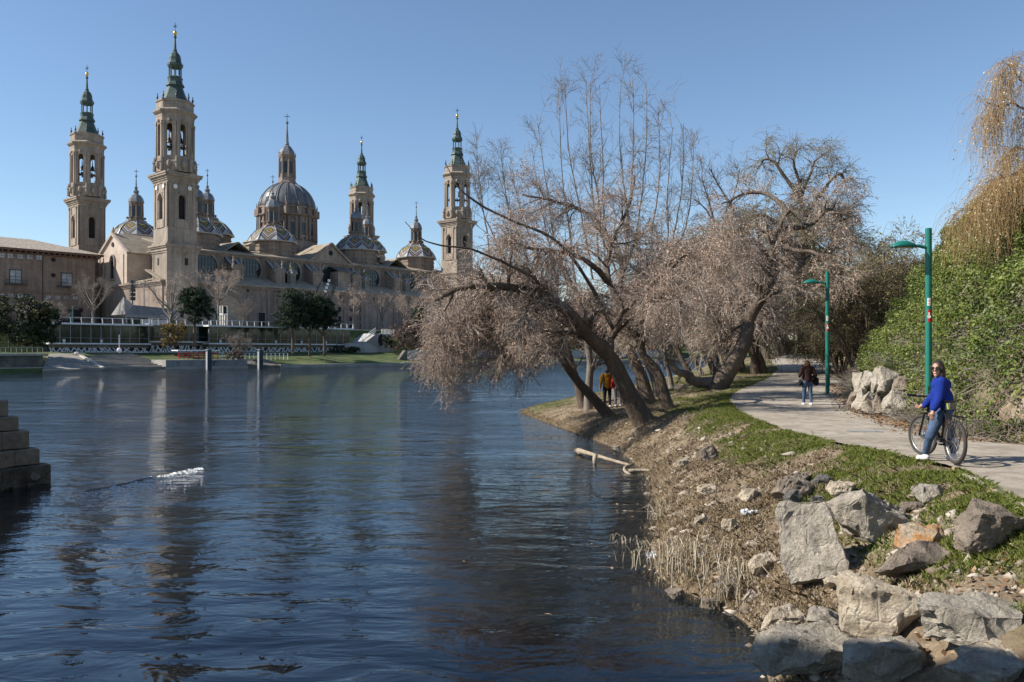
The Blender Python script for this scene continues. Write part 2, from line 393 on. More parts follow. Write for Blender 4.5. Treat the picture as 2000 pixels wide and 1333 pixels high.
# ------------------------------------------------------------------ the river
def water_mat():
    g = G('river water'); co = g.co()
    wx = g.n('Mapping', Scale=(.55,1.15,1)); g.t.links.new(co, wx.inputs[0]); w = wx.outputs[0]
    big = g.noise(.42, w, 2, .5, .4); mid = g.noise(1.5, w, 3, .55, .6); fin = g.noise(6.0, w, 3, .6, .3)
    chop = g.noise(.22, w, 4, .6, .5)
    patch = g.ramp(g.noise(.075, w, 5, .65, .8), [(.38, .06), (.60, 1.0)])
    y = g.n('SeparateXYZ', i0=co).outputs[1]
    far = g.ramp(g.math('DIVIDE', y, 120.0), [(.04, .03), (.13, .22), (.3, .9), (.8, 1.0)])
    h = g.math('ADD', g.math('MULTIPLY', big.outputs[0], .11), g.math('ADD', g.math('MULTIPLY', g.math('MULTIPLY', mid.outputs[0], .042), g.math('ADD', g.math('MULTIPLY', far, .6), .75)),
          g.math('MULTIPLY', g.math('MULTIPLY', fin.outputs[0], .055), g.math('MULTIPLY', patch, far))))
    h = g.math('ADD', h, g.math('MULTIPLY', g.math('MULTIPLY', chop.outputs[0], .55), g.math('MULTIPLY', far, .5)))
    nm = g.bump(h, 1.0, 1.0)
    fr = g.n('Fresnel', IOR=1.47, Normal=nm)
    gl = g.n('BsdfGlossy', Color=(.95,.97,1.0), Roughness=.02, Normal=nm)
    tr = g.n('BsdfTransparent', Color=(.78,.76,.64)); df = g.n('BsdfDiffuse', Color=(.016,.031,.040), Normal=nm)
    body = g.n('MixShader', i0=.28, i1=tr, i2=df)
    ms = g.n('MixShader', i0=fr.outputs[0], i1=body, i2=gl)
    g.t.links.new(ms.outputs[0], g.out.inputs[0]); return g.m
M_water = water_mat()
wv = [(-700,-60,0),(900,-60,0),(900,900,0),(-700,900,0)]
water = npmesh('river_water', wv, [np.array([[0,1,2,3]])], M_water)
tag(water, 'wide blue-green river with small ripples', kind='structure')
# ------------------------------------------------------------------ basilica frame (u along the river front, v away from the river)
TH = R(48); UV = np.array([math.cos(TH), math.sin(TH)]); VV = np.array([-math.sin(TH), math.cos(TH)]); A0 = np.array([-92.1, 231.0])
ZB = 9.0
def uat(px, v):
    k = (px-1000)/F; b = A0+VV*v
    return (k*b[1]-b[0])/(UV[0]-k*UV[1])
def zat(px, py, v):
    u = uat(px, v); return HC+(YH-py)/F*(A0[1]+VV[1]*v+UV[1]*u)
def wuv(u, v, z=0): p = A0+UV*u+VV*v; return (p[0], p[1], z)
def lt(u, v, name, z=ZB, **k): return empty(name, wuv(u, v, z), TH, **k)
OCT = R(22.5)
def urn(m, x, y, z, s=1.0):
    m.lathe(x, y, [(.28*s, z), (.28*s, z+.3*s), (.12*s, z+.45*s), (.34*s, z+1.0*s), (.26*s, z+1.3*s), (.1*s, z+1.5*s), (.18*s, z+1.8*s), (.03*s, z+2.3*s)], 8)
def bell_tower(u, v, label, hs=1.0, medal=False, bells=True):
    e = lt(u, v, 'bell_tower', label=label, cat='tower', group='four corner towers of the basilica')
    Z = lambda z: (z+HC-ZB) if z < 30 else (28.7+HC-ZB)+(z-28.7)*hs      # heights over eye level -> over the base
    S = 4.75
    m = MB(); m.box((-S,-S,0), (S,S,Z(27.6)))
    for sx in (-1,1):
        for sy in (-1,1):
            for q in (3.5, ):   # corner pilasters on every face
                m.box((sx*S-.75*(sx>0)-(0 if sx>0 else 0)-(.0), sy*(S+.0)-.18, 0), (sx*S+.75*(sx<0)+.0, sy*(S+.0)+.18, Z(26.4)))
                m.box((sx*S-.18, sy*S-.75*(sy>0), 0), (sx*S+.18, sy*S+.75*(sy<0), Z(26.4)))
    sh = m.build('lower_shaft', M_stone2, e)
    for sy, ax in ((-1,1), (-1,0)):
        w = MB()
        for (du, z0) in ((1.2, 23.2), (-.2, 14.5), (-.2, 9.0)):
            if ax: w.box((du-.5, -S-.06, Z(z0)), (du+.5, -S+.1, Z(z0+1.9)))
            else: w.box((-S-.06, du-.5, Z(z0)), (-S+.1, du+.5, Z(z0+1.9)))
        w.build('window', M_dark, sh)
    m = MB()
    for (o, z0, z1) in ((.25, 26.4, 26.9), (.5, 26.9, 27.7), (.85, 27.7, 28.1), (1.15, 28.1, 28.6), (.3, 28.6, 29.3)):
        m.box((-S-o,-S-o, Z(z0)), (S+o,S+o, Z(z1)))
    m.build('cornice', M_stone2, e)
    # middle stage with tall arched windows
    m = MB(); s2 = 4.55
    m.box((-s2-.1,-s2-.1, Z(29.3)), (s2+.1,s2+.1, Z(33.2)))
    for k in range(4):
        m.tf = Matrix.Rotation(k*math.pi/2, 4, 'Z') @ Matrix.Translation((0,-s2,0))
        m.arch(2*s2, Z(33.2), Z(46.2), 2.3, Z(35.6), Z(41.0), .9)
        for x in (-s2+.7, -2.1, 2.1, s2-.7): m.box((x-.42,-.22, Z(33.2)), (x+.42,.02, Z(45.2)))
        m.box((-2.1,-.35, Z(33.2)), (2.1,.0, Z(35.4)))
        for a in range(9):       # moulded hood over the arch
            t0 = math.pi*a/9; t1 = math.pi*(a+1)/9; m.bar((1.75*math.cos(t0),-.15, Z(41)+1.75*math.sin(t0)), (1.75*math.cos(t1),-.15, Z(41)+1.75*math.sin(t1)), .4, .4)
        for x in (-3.2, 3.2): m.ball((x,-.25, Z(44.7)), .45, 8, 5)
    m.tf = Matrix()
    st = m.build('middle_stage', M_stone2, e)
    m = MB(); m.box((-s2+1.0,-s2+1.0, Z(33.4)), (s2-1.0,s2-1.0, Z(46))); m.build('window_dark', M_dark, st)
    m = MB()
    for (o, z0, z1) in ((.2, 45.2, 45.8), (.45, 45.8, 46.3), (.75, 46.3, 46.9), (1.25, 46.9, 47.4), (1.45, 47.4, 47.9)):
        m.box((-s2-o,-s2-o, Z(z0)), (s2+o,s2+o, Z(z1)))
    m.lathe(0, 0, [(6.6, Z(47.9)), (5.9, Z(48.7)), (5.6, Z(49.0))], 4, R(45))
    m.build('cornice', M_stone2, e)
    if medal:
        for k in (0, 3):
            for x in (-2.3, 2.3):
                d = MB(); d.tf = Matrix.Rotation(k*math.pi/2, 4, 'Z') @ Matrix.Translation((x,-s2-.24, Z(44.2))) @ Matrix.Rotation(R(90), 4, 'X')
                d.lathe(0, 0, [(.62,0), (.62,.12), (.5,.16)], 14); d.build('white_roundel', plain('white roundel', (.75,.75,.74)), st)
    # sculpted base of the belfry
    m = MB(); RB = 5.55; m.lathe(0, 0, [(RB+.2, Z(48.4)), (RB+.2, Z(50.9)), (RB-.1, Z(51.8))], 8, OCT)
    for k in range(8):
        a = k*math.pi/4; c, s_ = math.cos(a), math.sin(a); r = RB*.98
        m.ball((r*c, r*s_, Z(50.2)), .85, 8, 5, (1,1,1.3))
        a += math.pi/8; c, s_ = math.cos(a), math.sin(a); r = RB+.3
        m.lathe(r*c, r*s_, [(.65, Z(48.6)), (.55, Z(50.4)), (.75, Z(50.8)), (.4, Z(51.9)), (.2, Z(52.4))], 6)
    m.build('sculpted_base', M_stone2, e)
    # open octagonal belfry
    ap = RB*math.cos(OCT); fw = 2*RB*math.sin(OCT)
    m = MB()
    for k in range(8):
        m.tf = Matrix.Rotation(k*math.pi/4, 4, 'Z') @ Matrix.Translation((0,-ap,0))
        m.arch(fw, Z(51.7), Z(63.4), 1.75, Z(52.6), Z(60.4), .75)
        for x in (-fw/2+.42, fw/2-.42): m.box((x-.3,-.22, Z(51.7)), (x+.3,.02, Z(61.6)))
        for x in (-fw/2+.42, fw/2-.42): m.box((x-.42,-.32, Z(61.0)), (x+.42,.02, Z(61.9)))
        m.ball((0,-.1, Z(62.0)), .5, 8, 5)
    m.tf = Matrix(); bf = m.build('belfry', M_stone2, e)
    m = MB(); m.lathe(0, 0, [(ap-.8, Z(63.0)), (ap-.8, Z(63.4))], 8, OCT); m.build('bell_ceiling', M_iron, bf); m = MB()
    for a in (0, math.pi/4, math.pi/2, 3*math.pi/4):
        m.bar((math.cos(a)*(ap-.6), math.sin(a)*(ap-.6), Z(55.6)), (-math.cos(a)*(ap-.6), -math.sin(a)*(ap-.6), Z(55.6)), .35, .5)
    m.build('bell_frame', M_iron, bf)
    if bells:
        for a in (R(20), R(110), R(250)):
            b = MB(); b.lathe(2.4*math.cos(a), 2.4*math.sin(a), [(.85, Z(57.2)), (.62, Z(57.6)), (.5, Z(58.4)), (.2, Z(58.8)), (.08, Z(60.5))], 10); b.build('bell', M_iron, bf)
    m = MB(); m.lathe(0, 0, [(RB+.05, Z(63.2)), (RB+.15, Z(63.8)), (RB+.55, Z(64.1)), (RB+.95, Z(64.5)), (RB+1.0, Z(64.85)), (RB+.2, Z(65.3)), (RB-.15, Z(65.4)), (RB-.15, Z(67.2)), (RB+.15, Z(67.4)), (RB+.2, Z(67.8)), (3.0, Z(68.1))], 8, OCT)
    for k in range(8):
        a = k*math.pi/4; m.tf = Matrix.Rotation(a, 4, 'Z') @ Matrix.Translation((0,-(RB-.15)*math.cos(OCT),0)); m.box((-1.5,-.08, Z(65.7)), (1.5,.02, Z(67.0)))
    m.tf = Matrix(); m.build('parapet', M_stone2, e)
    for k in range(8):
        a = OCT+k*math.pi/4; f = MB(); urn(f, 5.1*math.cos(a), 5.1*math.sin(a), Z(67.8), 1.0); f.build('urn_finial', M_iron, e)
    sp = MB(); sp.lathe(0, 0, [(4.0, Z(67.9)), (3.9, Z(68.4)), (3.0, Z(70.2)), (2.35, Z(71.8)), (2.3, Z(72.0)), (2.75, Z(72.3)), (2.6, Z(72.8)), (2.1, Z(73.4)), (2.15, Z(74.3)), (2.3, Z(74.6)), (1.9, Z(74.9))], 8, OCT)
    so = sp.build('copper_spire', M_copper, e)
    for k in range(8):
        a = OCT+k*math.pi/4; c = MB(); c.lathe(1.72*math.cos(a), 1.72*math.sin(a), [(.24, Z(74.8)), (.2, Z(75.0)), (.2, Z(77.2)), (.26, Z(77.5))], 6); c.build('lantern_column', M_copper, so)
    k_ = MB(); k_.lathe(0, 0, [(2.0, Z(77.4)), (2.35, Z(77.9)), (2.35, Z(78.4)), (1.9, Z(78.9)), (1.75, Z(79.4)), (1.7, Z(80.2)), (1.4, Z(81.0)), (.8, Z(81.6)), (.55, Z(81.9)), (.65, Z(82.2)), (.4, Z(82.5)), (.22, Z(85.4)), (.45, Z(85.7)), (.45, Z(86.0)), (.15, Z(86.3))], 8, OCT)
    k_.build('lantern_cap', M_copper, so)
    b = MB(); b.ball((0,0,Z(86.9)), .62, 12, 8); b.build('gilded_ball', M_gold, so, True)
    c = MB(); c.bar((0,0,Z(87.3)), (0,0,Z(89.8)), .13); c.bar((-.65*UV[0],.65*UV[1],Z(88.8)), (.65*UV[0],-.65*UV[1],Z(88.8)), .13)
    for dz in (-.45,.45): c.bar((-.4*UV[0],.4*UV[1],Z(88.8)-dz), (.4*UV[0],-.4*UV[1],Z(88.8)+dz), .07)
    c.build('cross', M_iron, so)
    return e
LU, LV = 107.5, 59.3
T_ = bell_tower; bell_tower = lambda *a, **k: setattr(T_(*a, **k), 'scale', (.885,.885,1))
bell_tower(0, 0, 'nearest and tallest-looking stone tower with white roundels below its belfry', medal=True)
bell_tower(0, LV, 'stone bell tower rising behind the long brick palace', 1.03)
cu = np.array([-62.4, 350.6])-A0
bell_tower(float(cu @ UV), float(cu @ VV), 'far stone tower seen between the great dome and the small domes', .995)
bell_tower(LU, 0, 'stone tower partly behind the bare willow branches', .995)

# ------------------------------------------------------------------ basilica body
bas = lt(0, 0, 'basilica', label='huge brown brick basilica with tiled domes and rows of buttresses', cat='church')
O = (0, 0, -ZB)
U0, U1, V0, V1 = -4.6, 112.0, -2.0, 61.5
m = MB(O); m.box((U0, V0, ZB), (U1, V1, 22.1))
for k in range(15):         # flat pilaster strips on the river front
    u = 7+k*6.9
    if not (8 < u < 24): m.box((u-.5, V0-.22, ZB), (u+.5, V0+.1, 21.4))
for (o, z0, z1) in ((.25, 21.2, 21.6), (.5, 21.6, 22.0), (.8, 22.0, 22.45)): m.box((U0-o, V0-o, z0), (U1+o, V1+o, z1))
low = m.build('lower_wall', M_stone, bas)
wall_up = MB(O)
VC = 6.0
wall_up.box((2, VC, 22.2), (U1-3, LV-VC, 31.6))
for (o, z0, z1) in ((.2, 31.0, 31.4), (.5, 31.4, 31.9), (.85, 31.9, 32.3)): wall_up.box((2-o, VC-o, z0), (U1-3+o, LV-VC+o, z1))
up = wall_up.build('upper_wall', M_stone, bas)
# nave end with its gable towards the sun
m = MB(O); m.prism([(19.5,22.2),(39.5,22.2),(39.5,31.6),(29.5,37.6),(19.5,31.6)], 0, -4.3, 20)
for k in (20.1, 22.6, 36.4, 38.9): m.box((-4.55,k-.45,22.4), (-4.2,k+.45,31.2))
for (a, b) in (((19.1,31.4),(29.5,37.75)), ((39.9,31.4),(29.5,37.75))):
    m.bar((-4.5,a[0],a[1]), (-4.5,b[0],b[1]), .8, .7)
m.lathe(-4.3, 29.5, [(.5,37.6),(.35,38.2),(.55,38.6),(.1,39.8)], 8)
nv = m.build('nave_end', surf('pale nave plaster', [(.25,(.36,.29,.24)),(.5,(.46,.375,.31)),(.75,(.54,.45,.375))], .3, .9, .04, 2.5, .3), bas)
w = MB(O); n_ = 10
ring = [(29.5+1.25*math.cos(math.pi*k/n_), 30.0+1.25*math.sin(math.pi*k/n_)) for k in range(n_+1)]+[(28.25,24.6),(30.75,24.6)]
w.prism(ring, 0, -4.42, -4.32); ww = w.build('window', M_glass, nv)
w = MB(O)
for k in range(n_): w.bar((-4.5,29.5+1.5*math.cos(math.pi*k/n_),30+1.5*math.sin(math.pi*k/n_)), (-4.5,29.5+1.5*math.cos(math.pi*(k+1)/n_),30+1.5*math.sin(math.pi*(k+1)/n_)), .5, .4)
for y in (28.0, 31.0): w.box((-4.7,y-.25,24.2), (-4.3,y+.25,30))
w.box((-4.7,27.7,24.0), (-4.3,31.3,24.6)); w.build('window_frame', M_stone2, ww)
m = MB(O); m.tf = Matrix.Translation((-4.4,29.5,34.6)) @ Matrix.Rotation(R(-90), 4, 'Y'); m.lathe(0,0,[(.7,0),(.7,.15)],12); m.build('round_window', M_dark, nv)
# roofs
def roof(name, vs, fs, par=bas, mat=M_roof):
    q = MB(O); q.add(vs, fs); 
    o = q.build(name, mat, par); md = o.modifiers.new('thick', 'SOLIDIFY'); md.thickness = .35; md.offset = -1; return o
roof('aisle_roof', [(U0-.9,V0-.9,22.5),(U1+.9,V0-.9,22.5),(U1+.9,VC+.2,25.8),(U0-.9,VC+.2,25.8)], [(0,1,2,3)])
roof('aisle_roof', [(U0-.9,V1+.9,22.5),(U1+.9,V1+.9,22.5),(U1+.9,LV-VC,25.8),(U0-.9,LV-VC,25.8)], [(3,2,1,0)])
roof('end_roof', [(U0-.9,VC,22.6),(U0-.9,19.6,22.6),(2.2,19.6,24.6),(2.2,VC,24.6)], [(0,3,2,1)])
roof('end_roof', [(U0-.9,39.4,22.6),(U0-.9,54,22.6),(2.2,54,24.6),(2.2,39.4,24.6)], [(0,3,2,1)])
roof('upper_roof', [(1.2,VC-.95,32.4),(U1-2.2,VC-.95,32.4),(U1-2.2,23,36.6),(1.2,23,36.6)], [(0,1,2,3)])
roof('upper_roof', [(1.2,LV-VC+.95,32.4),(U1-2.2,LV-VC+.95,32.4),(U1-2.2,36,36.6),(1.2,36,36.6)], [(3,2,1,0)])
roof('nave_roof', [(-4.9,18.8,31.5),(U1-2,18.8,31.5),(U1-2,29.5,38.0),(-4.9,29.5,38.0),(-4.9,40.2,31.5),(U1-2,40.2,31.5)], [(0,1,2,3),(3,2,5,4)])
# cross ridges over the bays (their sloping sides catch the sun)
for uc in (24, 55.5, 86):
    hw, vz = (8.0, 38.5) if uc == 55.5 else (6.0, 36.3)
    f0 = VC-.4 if uc == 55.5 else VC+2.4
    roof('cross_roof', [(uc-hw,f0,32.5),(uc,f0,vz),(uc,29.5,vz+.6),(uc-hw,29.5,33.1),(uc+hw,f0,32.5),(uc+hw,29.5,33.1)], [(0,1,2,3),(1,4,5,2)])
m = MB(O); m.prism([(47.8,32.2),(63.2,32.2),(55.5,38.2)], 1, VC-.25, VC+2)
for a in ((47.2,32.3), (63.8,32.3)): m.bar((a[0],VC-.5,a[1]), (55.5,VC-.5,38.6), .9, .6)
m.box((47.2,VC-.7,31.9), (63.8,VC,32.5)); gb = m.build('gable', M_stone2, bas)
m = MB(O); m.tf = Matrix.Translation((55.5,VC-.25,35.4)) @ Matrix.Rotation(R(90), 4, 'X'); m.lathe(0,0,[(.85,0),(.85,.1)],14); m.build('round_window', M_dark, gb)
for (uc, vc) in ((20,26),(30,12),(34,20),(83,14),(95,18)):
    m = MB(O); z0 = 33+(vc-6)*.24; m.box((uc-1.1,vc-1.1,z0), (uc+1.1,vc+1.1,z0+1.6)); m.prism([(uc-1.5,z0+1.6),(uc+1.5,z0+1.6),(uc,z0+2.5)], 1, vc-1.4, vc+1.4); m.build('dormer', M_roof, bas)
# great round windows of the upper wall
for uc in (11.8, 26.2, 40.2, 55.5, 72.0, 88.5):
    r = 3.7
    q = MB(O); q.tf = Matrix.Translation((uc,VC-.02,27.9)) @ Matrix.Rotation(R(90), 4, 'X'); q.lathe(0,0,[(r,-.3),(r,.04)],32); wo = q.build('lunette_window', M_glass, up)
    q = MB(O); q.tf = Matrix.Translation((uc,VC-.1,27.9)) @ Matrix.Rotation(R(90), 4, 'X')
    for k in range(32):
        a, b = 2*math.pi*k/32, 2*math.pi*(k+1)/32; q.bar((4.0*math.cos(a),4.0*math.sin(a),.05), (4.0*math.cos(b),4.0*math.sin(b),.05), .55, .4)
    q.build('window_surround', M_stone2, wo)
    q = MB(O)
    for k in range(-3, 4):
        h = math.sqrt(r*r-(k*1.0)**2)-.1; q.box((uc+k-.06,VC-.14,27.9-h), (uc+k+.06,VC-.06,27.9+h))
    for k in (-2,-.7,.7,2):
        h = math.sqrt(r*r-k*k)-.1; q.box((uc-h,VC-.13,27.9+k-.05), (uc+h,VC-.07,27.9+k+.05))
    q.build('glazing_bars', M_iron, wo)
# buttresses with tiled copings and urns
bt = None
BUT = (19.6, 33.4, 47.2, 62.6, 80.2, 96.0)
g = G('striped coping tiles'); sp = g.n('SeparateXYZ', i0=g.co()); 
c_ = g.ramp(g.math('FRACT', g.math('MULTIPLY', sp.outputs[0], .8)), [(0,(.04,.06,.13)),(.3,(.45,.45,.44)),(.5,(.05,.09,.06)),(.7,(.42,.42,.41)),(.85,(.3,.2,.06))], 'CONSTANT')
M_cope = g.pbr(c_, .5)
for k, uc in enumerate(BUT):
    q = MB(O); q.prism([(1.2,22.8),(VC+.1,24.6),(VC+.1,30.9),(2.4,28.3),(1.2,28.3)], 0, uc-1.55, uc+1.55)
    q.box((uc-1.8,1.0,22.6), (uc+1.8,2.4,27.4)); q.box((uc-2.05,.8,27.4), (uc+2.05,2.6,28.1)); q.box((uc-1.7,1.0,28.1), (uc+1.7,2.4,28.6))
    for x in (-1.2, 1.2): q.box((uc+x-.3,.85,22.9), (uc+x+.3,1.05,27.4))
    b = q.build('buttress', M_stone, bas)
    q = MB(O)
    for x in (-1.3, 1.3): q.prism([(2.3,28.25),(VC,30.85),(VC,31.35),(2.3,28.75)], 0, uc+x-.55, uc+x+.55)
    q.build('tiled_coping', M_cope, b)
    q = MB(O)
    for x in (-1.25, 1.25): urn(q, uc+x, 1.7, 28.6, 1.1)
    q.build('urn', M_stone2, b)
q = MB(O); q.box((62.6-7.2,1.6,23), (62.6-2.2,VC,29.2)); q.build('annex', M_stone2, bas); q = MB(O); q.prism([(1.0,29.2),(VC,30.9),(VC,31.1),(1.0,29.4)], 0, 62.6-7.6, 62.6-1.8); q.build('annex_roof', M_slate, bas)
for uc in (38.3, 66.8, 84.6):      # little tiled bay turrets
    q = MB(O); q.lathe(uc, 2.6, [(1.7,22.9),(1.7,27.0),(1.9,27.2)], 8, OCT); t = q.build('turret', M_stone2, bas)
    for k in range(8):
        q = MB(O); q.tf = Matrix.Translation((uc,2.6,0)) @ Matrix.Rotation(k*math.pi/4, 4, 'Z'); q.box((-.4,-1.64,24.2), (.4,-1.5,26.6)); q.build('window', M_glass, t)
    q = MB(O); q.lathe(uc, 2.6, [(2.3,27.2),(1.8,28.1),(1.2,28.7),(.9,28.8),(.9,29.2),(.4,29.5),(.08,30.6)], 8, OCT, uv=True); q.build('tiled_roof', M_tiles, t)
# openings of the lower river front
def lowwin(u, z0, z1, hw, name='window'):
    q = MB(O); q.box((u-hw, V0-.05, z0), (u+hw, V0+.05, z1)); q.build(name, M_dark, low)
    q = MB(O)
    q.box((u-hw-.18,V0-.16,z0-.25),(u+hw+.18,V0+.02,z0)); q.box((u-hw-.18,V0-.14,z1),(u+hw+.18,V0+.02,z1+.2)); q.box((u-hw-.18,V0-.13,z0),(u-hw,V0+.02,z1)); q.box((u+hw,V0-.13,z0),(u+hw+.18,V0+.02,z1)); q.build('window_frame', M_stone2, low)
for px, py in ((425,566), (448,567), (484,566), (538,568), (641,580), (664,580), (685,581), (706,582), (730,583)): lowwin(uat(px,V0), zat(px,py,V0)-.7, zat(px,py,V0)+.6, .5)
for px in (663, 685, 706, 745):
    for py in (604, 622, 637): lowwin(uat(px,V0), zat(px,py,V0)-1.0, zat(px,py,V0)+.7, .6)
lowwin(uat(511,V0), ZB+.6, zat(511,611,V0), 1.1, 'tall_door')
ud = 14.8
q = MB(O)      # deep round-arched portal
for i, rr in enumerate((5.6, 5.0, 4.4)):
    for k in range(14):
        a, b = math.pi*k/14, math.pi*(k+1)/14; q.bar((ud+rr*math.cos(a),V0-.35+.1*i,15.2+rr*math.sin(a)), (ud+rr*math.cos(b),V0-.35+.1*i,15.2+rr*math.sin(b)), .5, .5)
    for s in (-1,1): q.box((ud+s*rr-.25,V0-.55+.1*i,ZB), (ud+s*rr+.25,V0+.02,15.2))
po = q.build('portal_arch', M_stone2, low)
q = MB(O); q.prism([(ud+4.2*math.cos(math.pi*k/14),15.2+4.2*math.sin(math.pi*k/14)) for k in range(15)]+[(ud-4.2,ZB),(ud+4.2,ZB)], 1, V0-.06, V0+.05); q.build('portal_recess', surf('recess stone', [(.3,(.30,.235,.18)),(.7,(.36,.29,.22))], .4), po)
q = MB(O); q.box((ud-4.0,V0-.12,ZB),(ud-2.0,V0-.02,ZB+5)); q.build('door', M_dark, po)

# ------------------------------------------------------------------ tiled domes
def small_dome(u, v, z, r, lant=1.0, name='tiled_dome', hid=False):
    d = empty(name, (u, v, z-ZB)); d.parent = bas
    q = MB(); q.lathe(0,0,[(r*.94,-7),(r*.94,-.5),(r*1.0,-.4),(r*1.03,0)], 8, OCT)
    for zz in (-4.6,-3.2,-1.8): q.lathe(0,0,[(r*.965,zz),(r*.965,zz+.3)], 8, OCT)
    q.build('drum', M_stone, d)
    q = MB(); h = r*.66
    q.lathe(0,0,[(r*1.06,0),(r*.93,h*.36),(r*.72,h*.72),(r*.42,h)], 8, OCT, uv=True); q.build('tile_shell', M_tiles, d)
    q = MB()
    for k in range(8):
        a = OCT+k*math.pi/4; pr = [(r*1.07,.05),(r*.94,h*.36+.06),(r*.73,h*.72+.06),(r*.43,h+.05)]
        for (r0,z0),(r1,z1) in zip(pr[:-1], pr[1:]): q.bar((r0*math.cos(a),r0*math.sin(a),z0), (r1*math.cos(a),r1*math.sin(a),z1), .17)
    q.lathe(0,0,[(r*1.08,-.2),(r*1.09,.08)], 8, OCT); q.build('white_ribs', plain('glazed white rib', (.34,.36,.36), .4), d)
    l = lant*1.0; z0 = h
    q = MB(); q.lathe(0,0,[(r*.44,z0-.1),(r*.44,z0+.5*l),(2.4*l,z0+.6*l),(2.35*l,z0+1.0*l),(1.95*l,z0+1.2*l),(1.85*l,z0+5.6*l),(2.1*l,z0+5.8*l),(2.3*l,z0+6.3*l)], 8, OCT)
    for k in range(8):
        a = OCT+k*math.pi/4; q.lathe(1.95*l*math.cos(a),1.95*l*math.sin(a),[(.32*l,z0+1.0*l),(.22*l,z0+5.7*l)],6)
        q.ball((2.6*l*math.cos(a),2.6*l*math.sin(a),z0+1.3*l), .42*l, 6, 4)
    la = q.build('lantern', M_stone, d)
    q = MB()
    for k in range(8):
        q.tf = Matrix.Rotation(k*math.pi/4, 4, 'Z'); q.box((-.4*l,-1.82*l,z0+1.8*l), (.4*l,-1.7*l,z0+5.0*l))
    q.tf = Matrix(); q.build('lantern_windows', M_glass, d)
    q = MB(); q.lathe(0,0,[(2.4*l,z0+6.3*l),(2.3*l,z0+6.7*l),(2.1*l,z0+7.5*l),(1.5*l,z0+8.4*l),(.8*l,z0+8.9*l),(.6*l,z0+9.1*l),(.85*l,z0+9.6*l),(.8*l,z0+10*l),(.3*l,z0+10.4*l),(.55*l,z0+10.9*l),(.22*l,z0+11.3*l),(.1*l,z0+14.2*l),(.3*l,z0+14.5*l),(.3*l,z0+14.8*l),(.08*l,z0+15.1*l)], 8, OCT)
    q.build('lantern_cap', M_lead, d)
    q = MB(); q.bar((0,0,z0+15*l),(0,0,z0+16.8*l),.12); q.bar((-.5,.5,z0+16.2*l),(.5,-.5,z0+16.2*l),.12); q.build('cross', M_iron, d)
small_dome(39.8, 15, 38.1, 7.4); small_dome(73.2, 15, 38.3, 7.6); small_dome(100.8, 15, 38.0, 7.4, .98); small_dome(14.0, 15, 38.0, 7.0)
small_dome(33.5, 45, 42.5, 8.2, 1.02); small_dome(101.5, 45, 43.0, 7.6, .9); small_dome(9.4, 45, 39.6, 7.0, 1.0)
d = empty('great_dome', (54.6, 29.6, 0)); d.parent = bas; d.scale = (.93,.93,1)
q = MB(O); RD = 10.2
q.lathe(0,0,[(RD+.8,34),(RD+.8,40.6),(RD+.1,40.8),(RD,41.2),(RD,48.6),(RD+.9,49.2),(RD+1.0,49.6),(RD+.1,49.9),(RD,51.6),(RD+.35,51.9),(RD+.35,52.4)], 32)
for k in range(16):
    a = 2*math.pi*(k+.5)/16
    for o in (-.075,.075): q.lathe((RD+.25)*math.cos(a+o),(RD+.25)*math.sin(a+o),[(.62,41),(.5,48.7)],8)
    q.bar(((RD+.5)*math.cos(a),(RD+.5)*math.sin(a),49.3),((RD+.5)*math.cos(a),(RD+.5)*math.sin(a),51.8),1.5)
    urn(q,(RD+.6)*math.cos(a),(RD+.6)*math.sin(a),51.8,.9)
q.build('drum', M_stone, d)
for k in range(16):
    a = 2*math.pi*k/16; q = MB(O); q.tf = Matrix.Rotation(a, 4, 'Z') @ Matrix.Translation((RD,0,0)); q.box((-.2,-.75,42.4),(.12,.75,46.8)); wn = q.build('drum_window', M_glass, d)
    q = MB(O); q.tf = Matrix.Rotation(a, 4, 'Z') @ Matrix.Translation((RD,0,0)); q.box((-.2,-1.1,46.8),(.3,1.1,47.2)); q.box((-.2,-1.1,42),(.3,1.1,42.4)); q.box((-.2,-1.1,42.4),(.25,-.75,46.8)); q.box((-.2,.75,42.4),(.25,1.1,46.8)); q.build('window_frame', M_stone2, wn)
q = MB(O); hd = 9.0; RS = RD-.1
q.lathe(0,0,[(RS*math.cos(t),52.3+hd*1.0*math.sin(t)) for t in np.linspace(0,R(76),12)], 48); q.build('slate_shell', M_slate, d, True)
q = MB(O)
for k in range(16):
    a = 2*math.pi*(k+.5)/16; ts = np.linspace(0,R(76),9)
    for o in (-.035,.035):
        for t0,t1 in zip(ts[:-1],ts[1:]): q.bar(((RS+.08)*math.cos(t0)*math.cos(a+o),(RS+.08)*math.cos(t0)*math.sin(a+o),52.3+(hd+.08)*math.sin(t0)),((RS+.08)*math.cos(t1)*math.cos(a+o),(RS+.08)*math.cos(t1)*math.sin(a+o),52.3+(hd+.08)*math.sin(t1)),.34)
q.build('lead_ribs', M_lead, d)
q = MB(O); q.lathe(0,0,[(3.9,60.6),(3.9,61.3),(3.2,61.6),(3.1,62.9),(2.75,63.2),(2.7,69.6),(2.95,69.9),(3.3,70.6),(3.3,71.0),(2.8,71.2)], 8, OCT)
for k in range(8):
    a = OCT+k*math.pi/4; q.lathe(2.85*math.cos(a),2.85*math.sin(a),[(.42,62.9),(.3,69.8)],6); urn(q,3.0*math.cos(a),3.0*math.sin(a),71,.5)
lo = q.build('lantern', M_stone, d)
q = MB(O)
for k in range(8): q.tf = Matrix.Rotation(k*math.pi/4, 4, 'Z'); q.box((-.5,-2.62,64.4),(.5,-2.45,68.4))
q.build('lantern_windows', M_glass, d)
